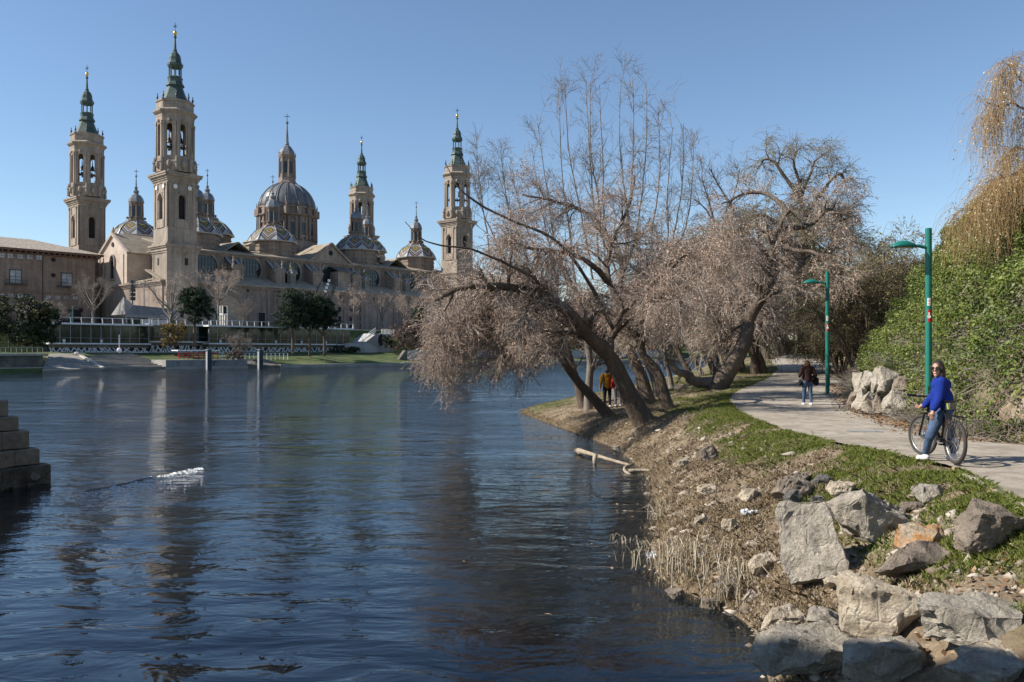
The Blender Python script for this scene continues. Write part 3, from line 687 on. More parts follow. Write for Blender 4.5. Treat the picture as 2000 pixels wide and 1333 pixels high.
q = MB(O); q.lathe(0,0,[(2.8,71.1),(2.75,71.7),(2.3,72.8),(1.5,73.8),(.7,74.3),(.85,74.7),(.6,75.2),(.2,81.6),(.5,81.8),(.5,82.4),(.1,82.7)], 8, OCT); q.build('lantern_cap', M_lead, d)
q = MB(O); q.bar((0,0,82.6),(0,0,85.2),.16); q.bar((-.75,.75,84.3),(.75,-.75,84.3),.16); q.build('cross', M_iron, d)

# ------------------------------------------------------------------ long brick palace on the left
PV, PR = 33.0, -8.0
pal = lt(PR, PV, 'brick_palace', label='long dark brick palace with projecting wooden eaves and balconies', cat='building')
PL = -120.0; Lw = PL-PR
O2 = (-PR, -PV, -ZB)
pu = lambda px: uat(px, PV)
pz = lambda px, py: zat(px, py, PV)
q = MB(O2); q.box((PL,PV,ZB),(PR,PV+24,30.2))
for z in (19.8, 16.2, 12.6): q.box((PL,PV-.35,z),(PR+.2,PV+.05,z+.35))
q.box((PL,PV-.2,15.8),(PR+.1,PV+.02,16.2))
for k in range(6): q.box((PR-.8-k*17.5,PV-.25,ZB),(PR-k*17.5,PV+.02,15.8))
pw = q.build('wall', M_palace, pal)
q = MB(O2); q.box((PL-1,PV-1.9,30.9),(PR+1.8,PV+26,31.5)); q.box((PL-1,PV-.9,30.2),(PR+.9,PV+24.5,30.5)); ev = q.build('eave', M_wood_eave, pal)
bm = MB(O2); bm.box((-.2,PV-1.75,30.5),(.2,PV+.1,30.88)); b0 = bm.build('eave_bracket', M_wood_eave, ev); b0.location.x = PR
for k in range(1, 70):
    b = b0.copy(); COL.objects.link(b); b.location.x = PR-k*1.45
q = MB(O2); q.add([(PL-1,PV-2.2,31.45),(PR+2,PV-2.2,31.45),(PR+2,PV+26.2,31.45),(PL-1,PV+26.2,31.45),(PL+9,PV+12,35.8),(PR-13,PV+12,35.8)],[(0,1,5,4),(1,2,5),(2,3,4,5),(3,0,4),(3,2,1,0)]); q.build('tiled_roof', surf('pale roof tiles', [(.3,(.22,.17,.13)),(.5,(.38,.32,.26)),(.7,(.55,.49,.41))], 1.6, .85, .1, 5, .6), pal)
def pwin(px, py, w, h, glass, balc=False):
    u, z = pu(px), pz(px, py); f = MB(O2)
    f.box((u-w/2-.2,PV-.12,z-h/2-.25),(u+w/2+.2,PV+.02,z+h/2+.25)); wo = f.build('window', M_palace if not balc else M_iron, pw)
    for i in (-1,1):
        for j in (-1,1):
            q = MB(O2); q.box((u+i*w/4-w/4+.06,PV-.2,z+j*h/4-h/4+.06),(u+i*w/4+w/4-.06,PV-.1,z+j*h/4+h/4-.06)); q.build('pane', glass, wo)
    if balc:
        q = MB(O2); q.box((u-w,PV-1.3,z-h/2-.4),(u+w,PV,z-h/2-.15)); q.box((u-w,PV-1.3,z-h/2+.85),(u+w,PV-1.22,z-h/2+.95))
        for k in range(17): x = u-w+k*w/8; q.box((x-.03,PV-1.28,z-h/2-.2),(x+.03,PV-1.23,z-h/2+.9))
        q.build('balcony', M_iron, wo)
M_pane = glassmat('pale window pane', (.30,.33,.36), .25)
for px in (3, 20, 39, 58, 76): pwin(px, 499+px*.06, 1.5, 1.3, M_pane)
pwin(30, 541, 2.7, 3.6, M_pane, True); pwin(130, 547, 2.7, 3.6, M_pane, True)
for px in (2, 20, 40, 58, 94, 112, 129, 147): pwin(px, 577+px*.04, 1.5, .9, M_pane)
for px, py in ((104,508), (104,538), (104,605), (158,606)):
    q = MB(O2); q.tf = Matrix.Translation((pu(px),PV,pz(px,py))) @ Matrix.Rotation(R(90), 4, 'X'); q.lathe(0,0,[(.62,-.1),(.62,.12)],14); q.build('round_window', M_dark, pw)
q = MB(O2); u = pu(132); q.box((u-3.6,PV-.1,ZB),(u+3.6,PV+.05,ZB+6.3)); q.build('doorway', M_dark, pw)
q = MB(O2); u = pu(83); q.tube([(u,PV-.12,10),(u,PV-.12,30)],.1,6); q.build('drainpipe', M_iron, pw)
lk = MB(O2); lk.box((PR-.5,PV+6,ZB),(-4.0,PV+18,27)); lk.box((PR-.5,PV+5.6,27),(-3.8,PV+18.4,27.6)); lk.build('link_block', M_palace, pal)
# ------------------------------------------------------------------ vegetation tools
def nrm(a): return a/np.maximum(np.linalg.norm(a, axis=-1, keepdims=True), 1e-9)
def tubes(PP, RR, S):
    N, K, _ = PP.shape
    T = np.empty_like(PP); T[:, 1:-1] = PP[:, 2:]-PP[:, :-2]; T[:, 0] = PP[:, 1]-PP[:, 0]; T[:, -1] = PP[:, -1]-PP[:, -2]; T = nrm(T)
    ref = np.where(np.abs(T[:, :1, 2:3]) < .85, np.array([0,0,1.]), np.array([1.,0,0])); ref = np.repeat(ref, K, 1)
    A = nrm(np.cross(T, ref)); B = np.cross(T, A)
    w = np.arange(S)*2*np.pi/S
    V = PP[:, :, None]+RR[:, :, None, None]*(A[:, :, None]*np.cos(w)[None, None, :, None]+B[:, :, None]*np.sin(w)[None, None, :, None])
    base = (np.arange(N)*K*S)[:, None, None]+(np.arange(K-1)*S)[None, :, None]
    k = np.arange(S)[None, None]; k2 = (k+1) % S
    Fq = np.stack([base+k, base+k2, base+S+k2, base+S+k], -1).reshape(-1, 4)
    return V.reshape(-1, 3), Fq
def resample(pts, K):
    pts = np.asarray(pts, float); n = len(pts)
    t = np.linspace(0, n-1, K); i = np.clip(t.astype(int), 0, n-2); f = (t-i)[:, None]
    p0 = pts[np.clip(i-1, 0, n-1)]; p1 = pts[i]; p2 = pts[i+1]; p3 = pts[np.clip(i+2, 0, n-1)]
    return .5*((2*p1)+(p2-p0)*f+(2*p0-5*p1+4*p2-p3)*f**2+(3*p1-p0-3*p2+p3)*f**3)
def spawn(rng, PP, RR, n, t=(.2,1), L=(1,2), ang=(30,70), droop=.1, K=5, r=.6, rmin=.004, up=0., wig=.12, taper=.25):
    N, Kp, _ = PP.shape
    ln = np.linalg.norm(np.diff(PP, axis=1), axis=2).sum(1); idx = rng.choice(N, n, p=ln/ln.sum())
    tr = rng.uniform(*t, n); tt = tr*(Kp-1); i = np.clip(tt.astype(int), 0, Kp-2); f = (tt-i)[:, None]
    a0, a1 = PP[idx, i], PP[idx, i+1]; pos = a0*(1-f)+a1*f; T = nrm(a1-a0)
    rad = RR[idx, i]*(1-f[:, 0])+RR[idx, i+1]*f[:, 0]
    q = rng.normal(size=(n, 3)); q = nrm(q-T*(q*T).sum(1, keepdims=True))
    a = np.radians(rng.uniform(*ang, n))[:, None]; D = T*np.cos(a)+q*np.sin(a); D[:, 2] += up; D = nrm(D)
    st = (rng.uniform(*L, n)*(1.1-.35*tr)/(K-1))[:, None]
    out = [pos]
    for k in range(K-1):
        D = D+np.array([0,0,-droop])+rng.normal(size=(n, 3))*wig; D = nrm(D); pos = pos+D*st; out.append(pos)
    R0 = np.maximum(rad*r, rmin)
    return np.stack(out, 1), R0[:, None]*np.linspace(1, taper, K)[None]
def bits(rng, PP, n, size, t=(.2,1)):
    """small buds / catkins / leaves: one bent quad each"""
    N, K, _ = PP.shape; idx = rng.integers(0, N, n); tt = rng.uniform(*t, n)*(K-1); i = np.clip(tt.astype(int), 0, K-2); f = (tt-i)[:, None]
    c = PP[idx, i]*(1-f)+PP[idx, i+1]*f+rng.normal(size=(n, 3))*size[1]*.4
    return quads(rng, c, size)
def quads(rng, c, size, nrml=None, spread=1.0, asp=.6):
    n = len(c); s = rng.uniform(size[0], size[1], n)[:, None]
    d = rng.normal(size=(n, 3))
    if nrml is not None:
        d = nrm(nrml+rng.normal(size=(n, 3))*spread)
        q = rng.normal(size=(n, 3)); a = nrm(q-d*(q*d).sum(1, keepdims=True)); b = np.cross(d, a)
    else: a = nrm(d); q = rng.normal(size=(n, 3)); b = nrm(q-a*(q*a).sum(1, keepdims=True)); d = np.cross(a, b)
    V = np.stack([c-a*s, c+b*s*asp+d*s*.15, c+a*s, c-b*s*asp+d*s*.15], 1)
    return V.reshape(-1, 3), np.arange(n*4).reshape(-1, 4)
class Soup:
    def __init__(s): s.V = []; s.F = []; s.T = []; s.n = 0
    def add(s, VF, tint):
        V, Fq = VF; s.V.append(V); s.F.append(Fq+s.n); s.n += len(V)
        s.T.append(tint if hasattr(tint, '__len__') else np.full(len(V), tint))
    def piece(s, VF, rng, lo, hi, per):
        V, _ = VF; k = len(V)//per; s.add(VF, np.repeat(rng.uniform(lo, hi, k), per)[:len(V)])
    def build(s, name, mat, parent=None, off=(0,0,0), smooth=False):
        return npmesh(name, np.concatenate(s.V)-np.asarray(off), [np.concatenate(s.F)], mat, parent, smooth, np.concatenate(s.T))
M_bark = surf('rough grey-brown bark', [(.25, (.07,.052,.04)), (.5, (.14,.105,.08)), (.8, (.25,.2,.16))], 1.2, .95, .12, 9, .6, (1,1,.28))
M_bark_pale = surf('pale smooth bark', [(.25, (.12,.10,.085)), (.5, (.20,.175,.15)), (.8, (.32,.29,.25))], 1.0, .9, .06, 8, .5, (1,1,.4))
M_willow = tinted('brown budding twigs', [(0,(.20,.155,.125)), (.3,(.36,.295,.245)), (.5,(.60,.53,.46)), (.55,(.33,.20,.145)), (.8,(.50,.34,.26)), (1,(.60,.46,.36))], .8)
M_twig = tinted('bare grey twigs', [(0,(.15,.125,.105)), (.5,(.28,.24,.205)), (1,(.42,.375,.33))], .85)
M_gwillow = tinted('greenish budding twigs', [(0,(.13,.105,.08)), (.35,(.26,.21,.155)), (.5,(.20,.175,.075)), (.8,(.27,.24,.10)), (1,(.34,.29,.14))], .8)
M_owillow = tinted('orange weeping twigs', [(0,(.22,.14,.07)), (.4,(.36,.24,.11)), (.6,(.44,.31,.16)), (.65,(.45,.38,.24)), (1,(.60,.53,.38))], .8)
M_needle = tinted('dark pine needles', [(0,(.008,.02,.013)), (.5,(.018,.037,.018)), (1,(.045,.07,.028))], .75)
M_bushg = tinted('evergreen bush leaves', [(0,(.012,.022,.012)), (.6,(.03,.046,.018)), (.85,(.075,.08,.022)), (1,(.13,.11,.03))], .7)
M_bushy = tinted('yellow autumn leaves', [(0,(.09,.065,.03)), (.5,(.20,.135,.04)), (1,(.30,.21,.07))], .8)
M_bushb = tinted('russet shrub twigs', [(0,(.085,.058,.046)), (.5,(.16,.11,.085)), (1,(.25,.185,.145))], .85)
def bare_tree(name, label, limbs, seed, mat, bark=M_bark, n1=30, n2=220, n3=2500, nb=4000, L1=(1.5,3), L2=(.8,1.6), L3=(.4,.9), droop=(.05,.12,.3), r3=.006, bit=(.012,.028), up=.15, group=None, sides=9, cat='tree', ang1=(35,75), t1=(.35,1), twt=(0,.5), btt=(.56,1), flare=1.25, parent=None, base=None):
    """limbs: list of (points, r0, r1) in world space; limbs[0] is the trunk"""
    rng = np.random.default_rng(seed); K = 22
    bare = np.array([len(l) > 3 for l in limbs]); limbs = [l[:3] for l in limbs]
    LP = np.stack([resample(p, K) for p, a, b in limbs]); LR = np.stack([np.linspace(a, b, K) for p, a, b in limbs])
    LR[0, :4] *= np.linspace(flare, 1.05, 4)
    ph = rng.uniform(0, 6, len(LP))[:, None]; tt = np.linspace(0, 1, K)[None]
    LP[:, 1:] += (np.stack([np.sin(tt*17+ph), np.cos(tt*13+ph*2), .6*np.sin(tt*15+ph*3)], -1)*np.minimum(tt*3, 1)[..., None]*LR[..., None]*.55)[:, 1:]
    base = np.array(limbs[0][0][0]) if base is None else np.asarray(base)
    e = empty(name, tuple(base), 0, label, cat, group)
    s = Soup(); V, Fq = tubes(LP, LR, sides)
    V = V+(np.sin(V[:, [2,0,1]]*9)+.5*np.sin(V[:, [1,2,0]]*23))*LR.max()*.035
    s.add((V, Fq), .5); LP, LR = LP[~bare], LR[~bare]
    B1, R1 = spawn(rng, LP, LR, n1, t1, L1, ang1, droop[0], 8, .55, .012, up, .16)
    s.add(tubes(B1, R1, 6), .5)
    s.build('trunk', bark, e, base, True)
    c = Soup()
    AP = np.concatenate([B1, np.stack([resample(p, 8) for p in LP[:, K//3:]])]); AR = np.concatenate([R1, LR[:, np.linspace(K//3, K-1, 8).astype(int)]*.5])
    B2, R2 = spawn(rng, AP, AR, n2, (.2,1), L2, (25,65), droop[1], 6, .55, .007, up*.5, .16)
    c.piece(tubes(B2, R2, 4), rng, twt[0], twt[1], 24)
    B3, R3 = spawn(rng, B2, R2, n3, (.1,1), L3, (20,70), droop[2], 5, .6, r3, 0, .18, .5)
    R3 = np.minimum(R3, r3*1.6)
    c.piece(tubes(B3, R3, 3), rng, twt[0], twt[1], 15)
    if nb: c.piece(bits(rng, B3, nb, bit), rng, btt[0], btt[1], 4)
    c.build('crown', mat, e, base)
    return e
def bushy(name, label, base, blobs, seed, mat, size=(.12,.25), n=3000, stems=(), bark=M_bark, group=None, cat='bush', tint=(0,1), asp=.6):
    """leafy crown: leaves gathered in clumps through ellipsoid blobs (cx,cy,cz,rx,ry,rz) round a base"""
    rng = np.random.default_rng(seed); base = np.asarray(base, float); e = empty(name, tuple(base), 0, label, cat, group)
    c = Soup(); vol = np.array([b[3]*b[4]*b[5] for b in blobs])**.7
    for b, k in zip(blobs, (vol/vol.sum()*n).astype(int)):
        nc = max(6, k//28); d = nrm(rng.normal(size=(nc, 3))); rr = rng.uniform(.35, 1.0, (nc, 1))**.5
        cc = d*rr; idx = rng.integers(0, nc, k)
        p = (cc[idx]+rng.normal(size=(k, 3))*.13)*np.array(b[3:])+np.array(b[:3])
        lum = rng.uniform(tint[0], tint[1], nc)
        VF = quads(rng, p, size, nrm(cc[idx]+np.array([0,0,.4])), .9, asp)
        c.add(VF, np.repeat(np.clip(lum[idx]+rng.normal(size=k)*.15, 0, 1), 4))
    c.build('crown', mat, e)
    if stems:
        m = MB()
        for pts, r0, r1 in stems: m.tube([Vector(p) for p in resample(pts, 8)], list(np.linspace(r0, r1, 8)), 7)
        m.build('trunk', bark, e, True)
    return e
# ------------------------------------------------------------------ far bank
VS = -72.0
us = np.concatenate([[-600,-300], np.arange(-200, 420, 6.), [500,700,900]])
vs_ = np.array([VS-14,VS-3,VS-.6,VS-.05,VS,VS+1.2,VS+4,-64,-60,-56,-53.5,-51.4,-49.0,-46.0,-45.9,-20,0,80,200,400])
zs_ = np.array([-3.0,-2.2,-1.0,-.6,.45,.55,.6,1.0,1.8,2.5,2.9,3.1,3.1,3.1,8.8,8.95,8.95,9,9,9])
UU, VG = np.meshgrid(us, vs_, indexing='ij'); ZG = np.repeat(zs_[None], len(us), 0)
ZG = ZG+((VG > -66) & (VG < -50))*.25*sn(UU, VG, 3., 1.)
M_turf = surf('far bank turf', [(.3, (.045,.065,.02)), (.5, (.075,.105,.03)), (.7, (.13,.125,.055))], .35, .95, .1, 4, .5)
Wx = A0[0]+UV[0]*UU+VV[0]*VG; Wy = A0[1]+UV[1]*UU+VV[1]*VG
fb = npmesh('far_bank', np.stack([Wx, Wy, ZG], -1).reshape(-1, 3), gridfaces(len(us), len(vs_)), M_turf, smooth=False)
tag(fb, 'grassy far bank below the basilica', kind='structure')
pz_ = MB(); ul = uat(-20,-45); 
pz_.box((-320,-45.9,8.6), (420,120,8.99)); plz = pz_.build('plaza', M_concrete); plz.location = (A0[0], A0[1], 0); plz.rotation_euler = (0,0,TH)
tag(plz, 'paved square round the basilica', kind='structure')
def far(name, u, v, z, **k): return empty(name, wuv(u, v, z), TH, **k)
# stone quay edge
q = MB(); q.box((uat(545,VS),VS-.5,-1.0),(uat(1330,VS)+200,VS+1.3,.62)); qe = q.build('quay', M_concrete); qe.location = (A0[0],A0[1],0); qe.rotation_euler = (0,0,TH)
tag(qe, 'low concrete landing edge along the far bank', kind='structure')
# steps down to the water, px 118..338
u0, u1 = uat(150,-71), uat(336,-71)
st = far('river_steps', u0, -72, 0, label='broad flight of worn stone steps down to the river', cat='steps')
NS = 11
for k in range(NS):
    q = MB(); v0 = -.4+k*1.75; q.box((0 if k < 4 else -.2, v0, -.8), (u1-u0, v0+1.95, .55+k*.235)); q.build('step', M_concrete if k % 2 else surf('darker worn step', [(.3,(.19,.165,.135)),(.7,(.33,.29,.24))], .5, .9, .03, 4, .5), st)
rp = far('boat_ramp', uat(80,-72), -72, 0, label='sloping pale concrete boat ramp left of the stone steps', cat='ramp')
ra, rb = 0.0, uat(198,-72)-uat(80,-72)
ua, ub = uat(100,-56)-uat(80,-72), uat(152,-56)-uat(80,-72)
q = MB(); q.add([(ra,-.6,.35),(rb,-.6,.35),(ub,17,2.95),(ua,17,2.95),(ra,-.6,-1),(rb,-.6,-1),(ub,17,-1),(ua,17,-1)], [(0,1,2,3),(0,4,5,1),(1,5,6,2),(2,6,7,3),(3,7,4,0)]); q.build('slab', surf('ramp concrete',[(.25,(.19,.175,.15)),(.5,(.27,.25,.215)),(.8,(.35,.32,.28))],.35,.9,.03,3,.4), rp)
q = MB(); q.bar((rb,-.6,.45),(ub,17,3.05),.5,.35); q.build('edge_beam', surf('pale edge stone',[(.3,(.42,.39,.34)),(.7,(.55,.51,.45))],.8), rp)
# left embankment wall with railing
ew = far('embankment_wall', uat(-60,-70), -70, 0, label='old stone embankment wall with a pale railing', cat='wall')
u2 = uat(84,-70)-uat(-60,-70)
M_oldw = surf('old river masonry', [(.25,(.07,.06,.045)),(.5,(.14,.125,.1)),(.75,(.24,.21,.17))], .6, .95, .1, 3, .5)
q = MB(); q.box((-60,0,-1),(u2,20,2.6)); q.build('wall', M_oldw, ew)
q = MB(); q.box((-60,-.35,2.6),(u2+.2,.5,2.95)); q.build('coping', M_concrete, ew)
q = MB(); q.box((-60,-.6,-1),(u2+.5,0,.7)); q.build('footing', M_concrete, ew)
q = MB(); q.box((-60,.05,3.95),(u2,.12,4.03)); q.box((-60,.06,3.1),(u2,.11,3.16)); rl = q.build('handrail', M_grey, ew)
p0 = None
for k in range(0, 34):
    x = u2-k*.8
    if p0 is None: m_ = MB(); m_.box((-.03,.05,2.95),(.03,.11,3.98)); p0 = m_.build('baluster', M_grey, rl); p0.location.x = x
    else: c = p0.copy(); COL.objects.link(c); c.location.x = x
# quay wall right of the steps
qw = far('quay_wall', uat(322,-72), -72, 0, label='grey concrete quay wall with mooring rings right of the steps', cat='wall')
ln_ = uat(482,-72)-uat(322,-72); k = 7
for i in range(k):
    q = MB(); q.box((i*ln_/k+.04,-.3,-1),((i+1)*ln_/k-.04,5.5,1.75)); q.build('panel', surf('quay panel',[(.3,(.21,.205,.195)),(.7,(.32,.31,.295))],.5,.9,.02,4,.35), qw)
q = MB(); q.box((-.1,-.5,-1),(ln_,-.1,.45)); q.build('footing', M_concrete, qw)
for x in (9.5, 18.5): q = MB(); q.box((x-.7,-.42,1.35),(x+.7,-.3,1.5)); q.box((x-.12,-.42,.8),(x+.12,-.3,1.35)); q.build('mooring_hook', M_iron, qw)
# bank right of it
sl = far('rubble_bank', uat(482,-72), -72, 0, label='dark rubble bank between the quay wall and the grass', cat='bank')
q = MB(); q.prism([(-.4,-1),(-.3,.5),(3,1.2),(6,1.7),(6,-1)], 0, 0, uat(550,-72)-uat(482,-72)); q.build('slope', M_oldw, sl)
# mooring posts in the water
for px, yt, lab in ((408, 684, 'dark steel mooring post in front of the red gangway'), (508.5, 684, 'dark steel mooring post in front of the grass bank')):
    e = far('mooring_post', uat(px,-75), -75, 0, label=lab, cat='post', group='mooring posts by the far bank')
    zt = zat(px, yt, -75); q = MB(); q.box((-.38,-.38,-2),(.38,.38,zt)); q.build('post', surf('mooring steel',[(.3,(.035,.045,.055)),(.7,(.06,.075,.085))],1.), e)
    q = MB(); q.box((-.46,-.46,zt),(.46,.46,zt+.12)); q.build('cap', M_grey, e); q = MB(); q.box((-.47,-.3,.0),(-.38,.3,zt-.3)); q.build('fender_strip', M_grey, e)
# red gangway with a flat pale roof
e = far('red_gangway', uat(344,-66), -66, 1.2, label='low red steel gangway with a flat white roof at the quay', cat='gangway')
L_ = uat(420,-66)-uat(344,-66); M_red = plain('red paint', (.33,.028,.03), .5)
q = MB(); q.box((-.3,-1.3,2.2),(L_+.3,1.3,2.42)); q.build('roof', M_white, e)
q = MB(); q.box((0,-1.1,.1),(L_,1.1,.35)); q.build('deck', M_red, e)
q = MB(); q.box((0,-1.15,.9),(L_,-1.05,1.05)); q.box((0,-1.15,1.75),(L_,-1.05,1.95)); q.box((0,1.05,1.2),(L_,1.15,1.4)); q.build('rail', M_red, e)
for k in range(9):
    q = MB(); x = k*L_/8; q.box((x-.06,-1.13,-.5),(x+.06,-1.03,2.2)); q.build('post', M_red, e)
# white rails on the bank
e = far('white_rails', uat(425,-62), -62, 1.8, label='white tubular railing on the slope below the lattice wall', cat='railing')
L_ = uat(562,-62)-uat(425,-62)
for z in (.55, 1.1): q = MB(); q.box((0,-.04,z),(L_,.04,z+.07)); q.build('rail', M_white, e)
for k in range(17): q = MB(); x = k*L_/16; q.box((x-.04,-.05,-.8),(x+.04,.03,1.15)); q.build('post', M_white, e)

# ------------------------------------------------------------------ glass terrace building on its lattice wall
def pavilion(pxa, pxb, v, ydeck, yledge, label, seed):
    rng = random.Random(seed)
    ua, ub = uat(pxa, v), uat(pxb, v); pm = (pxa+pxb)/2
    zd, zl = zat(pm, ydeck, v), zat(pm, yledge, v)
    e = far('glass_terrace', ua, v, 3.0, label=label, cat='restaurant', group='glass terrace buildings on the far bank')
    L = ub-ua; D = 5.0; o = (0,0,-3.0)
    q = MB(o); q.box((-.6,-1.0,zd),(L+.6,D,zd+.34)); dk = q.build('roof_deck', M_white, e)
    q = MB(o); q.box((-.3,-.6,zl-.28),(L+.3,D,zl)); q.build('floor_ledge', M_white, e)
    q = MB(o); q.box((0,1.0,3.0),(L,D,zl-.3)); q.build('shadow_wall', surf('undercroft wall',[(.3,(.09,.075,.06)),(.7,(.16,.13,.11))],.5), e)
    q = MB(o); q.box((0,.1,zl-.95),(L,.5,zl-.29)); q.build('fascia', M_palace, e)
    n = max(3, int(L/1.9))
    gp = None
    for k in range(n):
        if gp is None: q = MB(o); q.box((.03,0,zl+.02),(L/n-.03,.06,zd-.02)); gp = q.build('glass_panel', M_glassg, e)
        else: c = gp.copy(); COL.objects.link(c); c.location.x = k*L/n
    mu = None
    for k in range(n+1):
        if mu is None: q = MB(o); q.box((-.05,-.05,zl),(.05,.12,zd)); mu = q.build('mullion', M_grey, e)
        else: c = mu.copy(); COL.objects.link(c); c.location.x = k*L/n
    q = MB(o); q.box((0,-.5,zl+.95),(L,-.45,zl+1.0)); q.build('handrail', M_grey, e)
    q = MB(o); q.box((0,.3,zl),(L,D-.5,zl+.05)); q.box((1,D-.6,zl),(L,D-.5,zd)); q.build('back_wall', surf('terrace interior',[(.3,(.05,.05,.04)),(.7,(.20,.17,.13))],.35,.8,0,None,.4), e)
    # roof balustrade
    q = MB(o); q.box((-.5,-.95,zd+1.35),(L+.5,-.88,zd+1.43)); br = q.build('balustrade_rail', M_white, dk)
    nb = int(L/1.75); b0 = None
    for k in range(nb+1):
        if b0 is None: q = MB(o); q.bar((-.4,-.92,zd+.3),(-.55,-1.0,zd+1.4),.11,.16); b0 = q.build('baluster', M_white, br)
        else: c = b0.copy(); COL.objects.link(c); c.location.x = k*(L+.8)/nb
    g_ = None
    # white lattice wall
    z0, z1 = 3.05, zl-.95
    x = 0.0; q = MB(o); q.box((0,-.12,z0),(L,.12,z0+.16)); la = q.build('lattice_sill', M_white, e)
    while x < L-1.5:
        w = rng.uniform(1.1,1.9)
        for a, b in (((x, z0), (x+w*rng.uniform(.3,.8), z1)), ((x+w, z0), (x+w*rng.uniform(.1,.6), z1)), ((x+w*.5, z0), (x+w*rng.uniform(-.4,1.4), z1))):
            q = MB(o); q.bar((a[0],0,a[1]),(b[0],0,b[1]),.2,.2); q.build('lattice_strut', M_white, la)
        x += w
    for k in range(int(L/7)):       # potted plants on the ledge
        q = MB(o); q.lathe(2.5+k*7,-.35,[(.22,zl),(.32,zl+.7)],8); q.build('pot', M_white, e)
    return e
pavilion(96, 290, -50, 635.5, 670.5, 'glass-fronted terrace restaurant with white roof railing under the sunlit nave end', 1)
pavilion(292, 405, -47.5, 637, 667, 'short recessed stretch of glass terrace behind the yellow shrub', 3)
pavilion(408, 683, -50, 641.5, 671.5, 'long glass terrace building behind the three dark pines', 2)
# kiosk with a grey tent roof on the terrace
e = far('terrace_kiosk', uat(240,-42), -42, 9.1, label='terrace kiosk with a drooping grey canvas roof and silver posts', cat='kiosk')
L_ = uat(338,-42)-uat(240,-42); H = zat(250,611,-42)-9.1
m_ = surf('grey canvas', [(.3,(.14,.135,.13)),(.7,(.23,.225,.215))], .6, .7, .05, 3, .3)
q = MB(); q.add([(-.8,-3,H-.5),(L_,-3,H-.7),(L_,4,H-.7),(-.8,4,H-.5),(1.6,-1.4,H+1.6),(L_-.5,-1.0,H+1.1),(L_-.5,2.5,H+1.1),(1.6,2.5,H+1.6),(-.9,-3.1,H-1.1),(L_,-3.1,H-1.3),(.4,0.5,H+3.4)],[(0,1,5,4),(1,2,6,5),(2,3,7,6),(4,5,6,7),(8,9,1,0),(0,4,10),(4,7,10),(7,3,10),(3,0,10)]); q.build('canvas_roof', m_, e)
for x in (-.3,.7): q = MB(); q.tube([(x,-2.6,0),(x-.1,-2.6,H-.6)],.16,8); q.build('post', M_lead, e)
q = MB(); q.box((1.8,-1.5,0),(L_,2.5,H-.6)); q.build('glazed_box', M_glassg, e)
q = MB(); q.box((3,-1.7,.0),(L_-1,-1.5,1.1)); q.build('counter', M_white, e)
for x in (4, 7): q = MB(); q.ball((x,-1.8,H-1.0),.12,8,5); q.build('lamp', plain('lamp glass',(.8,.75,.6)), e)
# lift tower frame by the portal
e = far('lift_frame', uat(437,-44), -44, 9.0, label='white steel lift frame in front of the arched portal', cat='lift')
hz = zat(437,598,-44)-9.0
for x in (-.55,.55):
    for y in (-.5,.5): q = MB(); q.box((x-.12,y-.12,0),(x+.12,y+.12,hz)); q.build('post', plain('cream steel',(.6,.56,.5)), e)
q = MB(); q.box((-.5,-.45,hz*.62),(.5,.45,hz*.98)); q.build('glass_box', M_glassg, e)
q = MB(); q.box((-.7,-.65,hz*.58),(.7,.65,hz*.62)); q.build('beam', M_white, e)
# concrete stair with an oval opening
e = far('concrete_stair', uat(700,-50), -50, 3.0, label='pale concrete stair block with an oval opening beside the glass terrace', cat='stairs')
L_ = uat(768,-50)-uat(700,-50); H = zat(740,652,-50)-3; oz = zat(742,665,-50)-3; ox = uat(743,-50)-uat(700,-50)
M_pc = surf('pale stained concrete',[(.25,(.26,.255,.25)),(.5,(.40,.39,.38)),(.75,(.50,.49,.47))],.5,.9,.02,3,.4,(1,1,.3))
q = MB(); q.prism([(0,0),(L_,0),(L_,H),(4.2,H),(0,H*.45)], 1, 0, 4); wl = q.build('wall', M_pc, e)
q = MB(); q.tf = Matrix.Translation((ox,-.02,oz)) @ Matrix.Rotation(R(90),4,'X') @ Matrix.Diagonal((.6,1,1,1)); q.lathe(0,0,[(1.6,-.2),(1.6,.05)],20); q.build('oval_opening', M_dark, wl)
q = MB()
for k in range(20):
    a,b = 2*math.pi*k/20, 2*math.pi*(k+1)/20; q.bar((ox+1.05*math.cos(a),-.1,oz+1.7*math.sin(a)),(ox+1.05*math.cos(b),-.1,oz+1.7*math.sin(b)),.22,.2)
q.build('opening_rim', M_pc, wl)
for k in range(9): q = MB(); q.box((k*.48,-1.6,H*.45+k*H*.061-.3),(k*.48+.5,-.05,H*.45+k*H*.061)); q.build('stair_tread', M_pc, e)
for d_ in (0,.5,1.0): q = MB(); q.bar((-.3,-1.7,H*.45+.4+d_),(4.2,-1.7,H+.4+d_),.1,.1); q.build('handrail', M_white, e)
q = MB(); q.prism([(-6,0),(4.6,0),(4.6,.8),(1.5,2.4),(-6,2.4)],1,-2.5,-2.2); q.build('parapet', M_pc, e)
for k in range(10): q = MB(); x = ox+.4+k*.45; q.bar((x,-.1,H-.1),(x-.25,-.3,H+1.2),.12,.12); q.build('baluster', M_white, e)
# river wall with faded graffiti further right
e = far('river_wall', uat(795,-62), -62, 0, label='low pale river wall right of the sunlit grass', cat='wall')
q = MB(); q.box((0,0,.4),(uat(1300,-62)-uat(795,-62),1,3.6)); q.build('wall', M_pc, e)
q = MB(); q.prism([(-3.5,.4),(0,.4),(0,3.6),(-.6,3.6)],1,-.1,.9); q.build('end_slope', M_oldw, e)
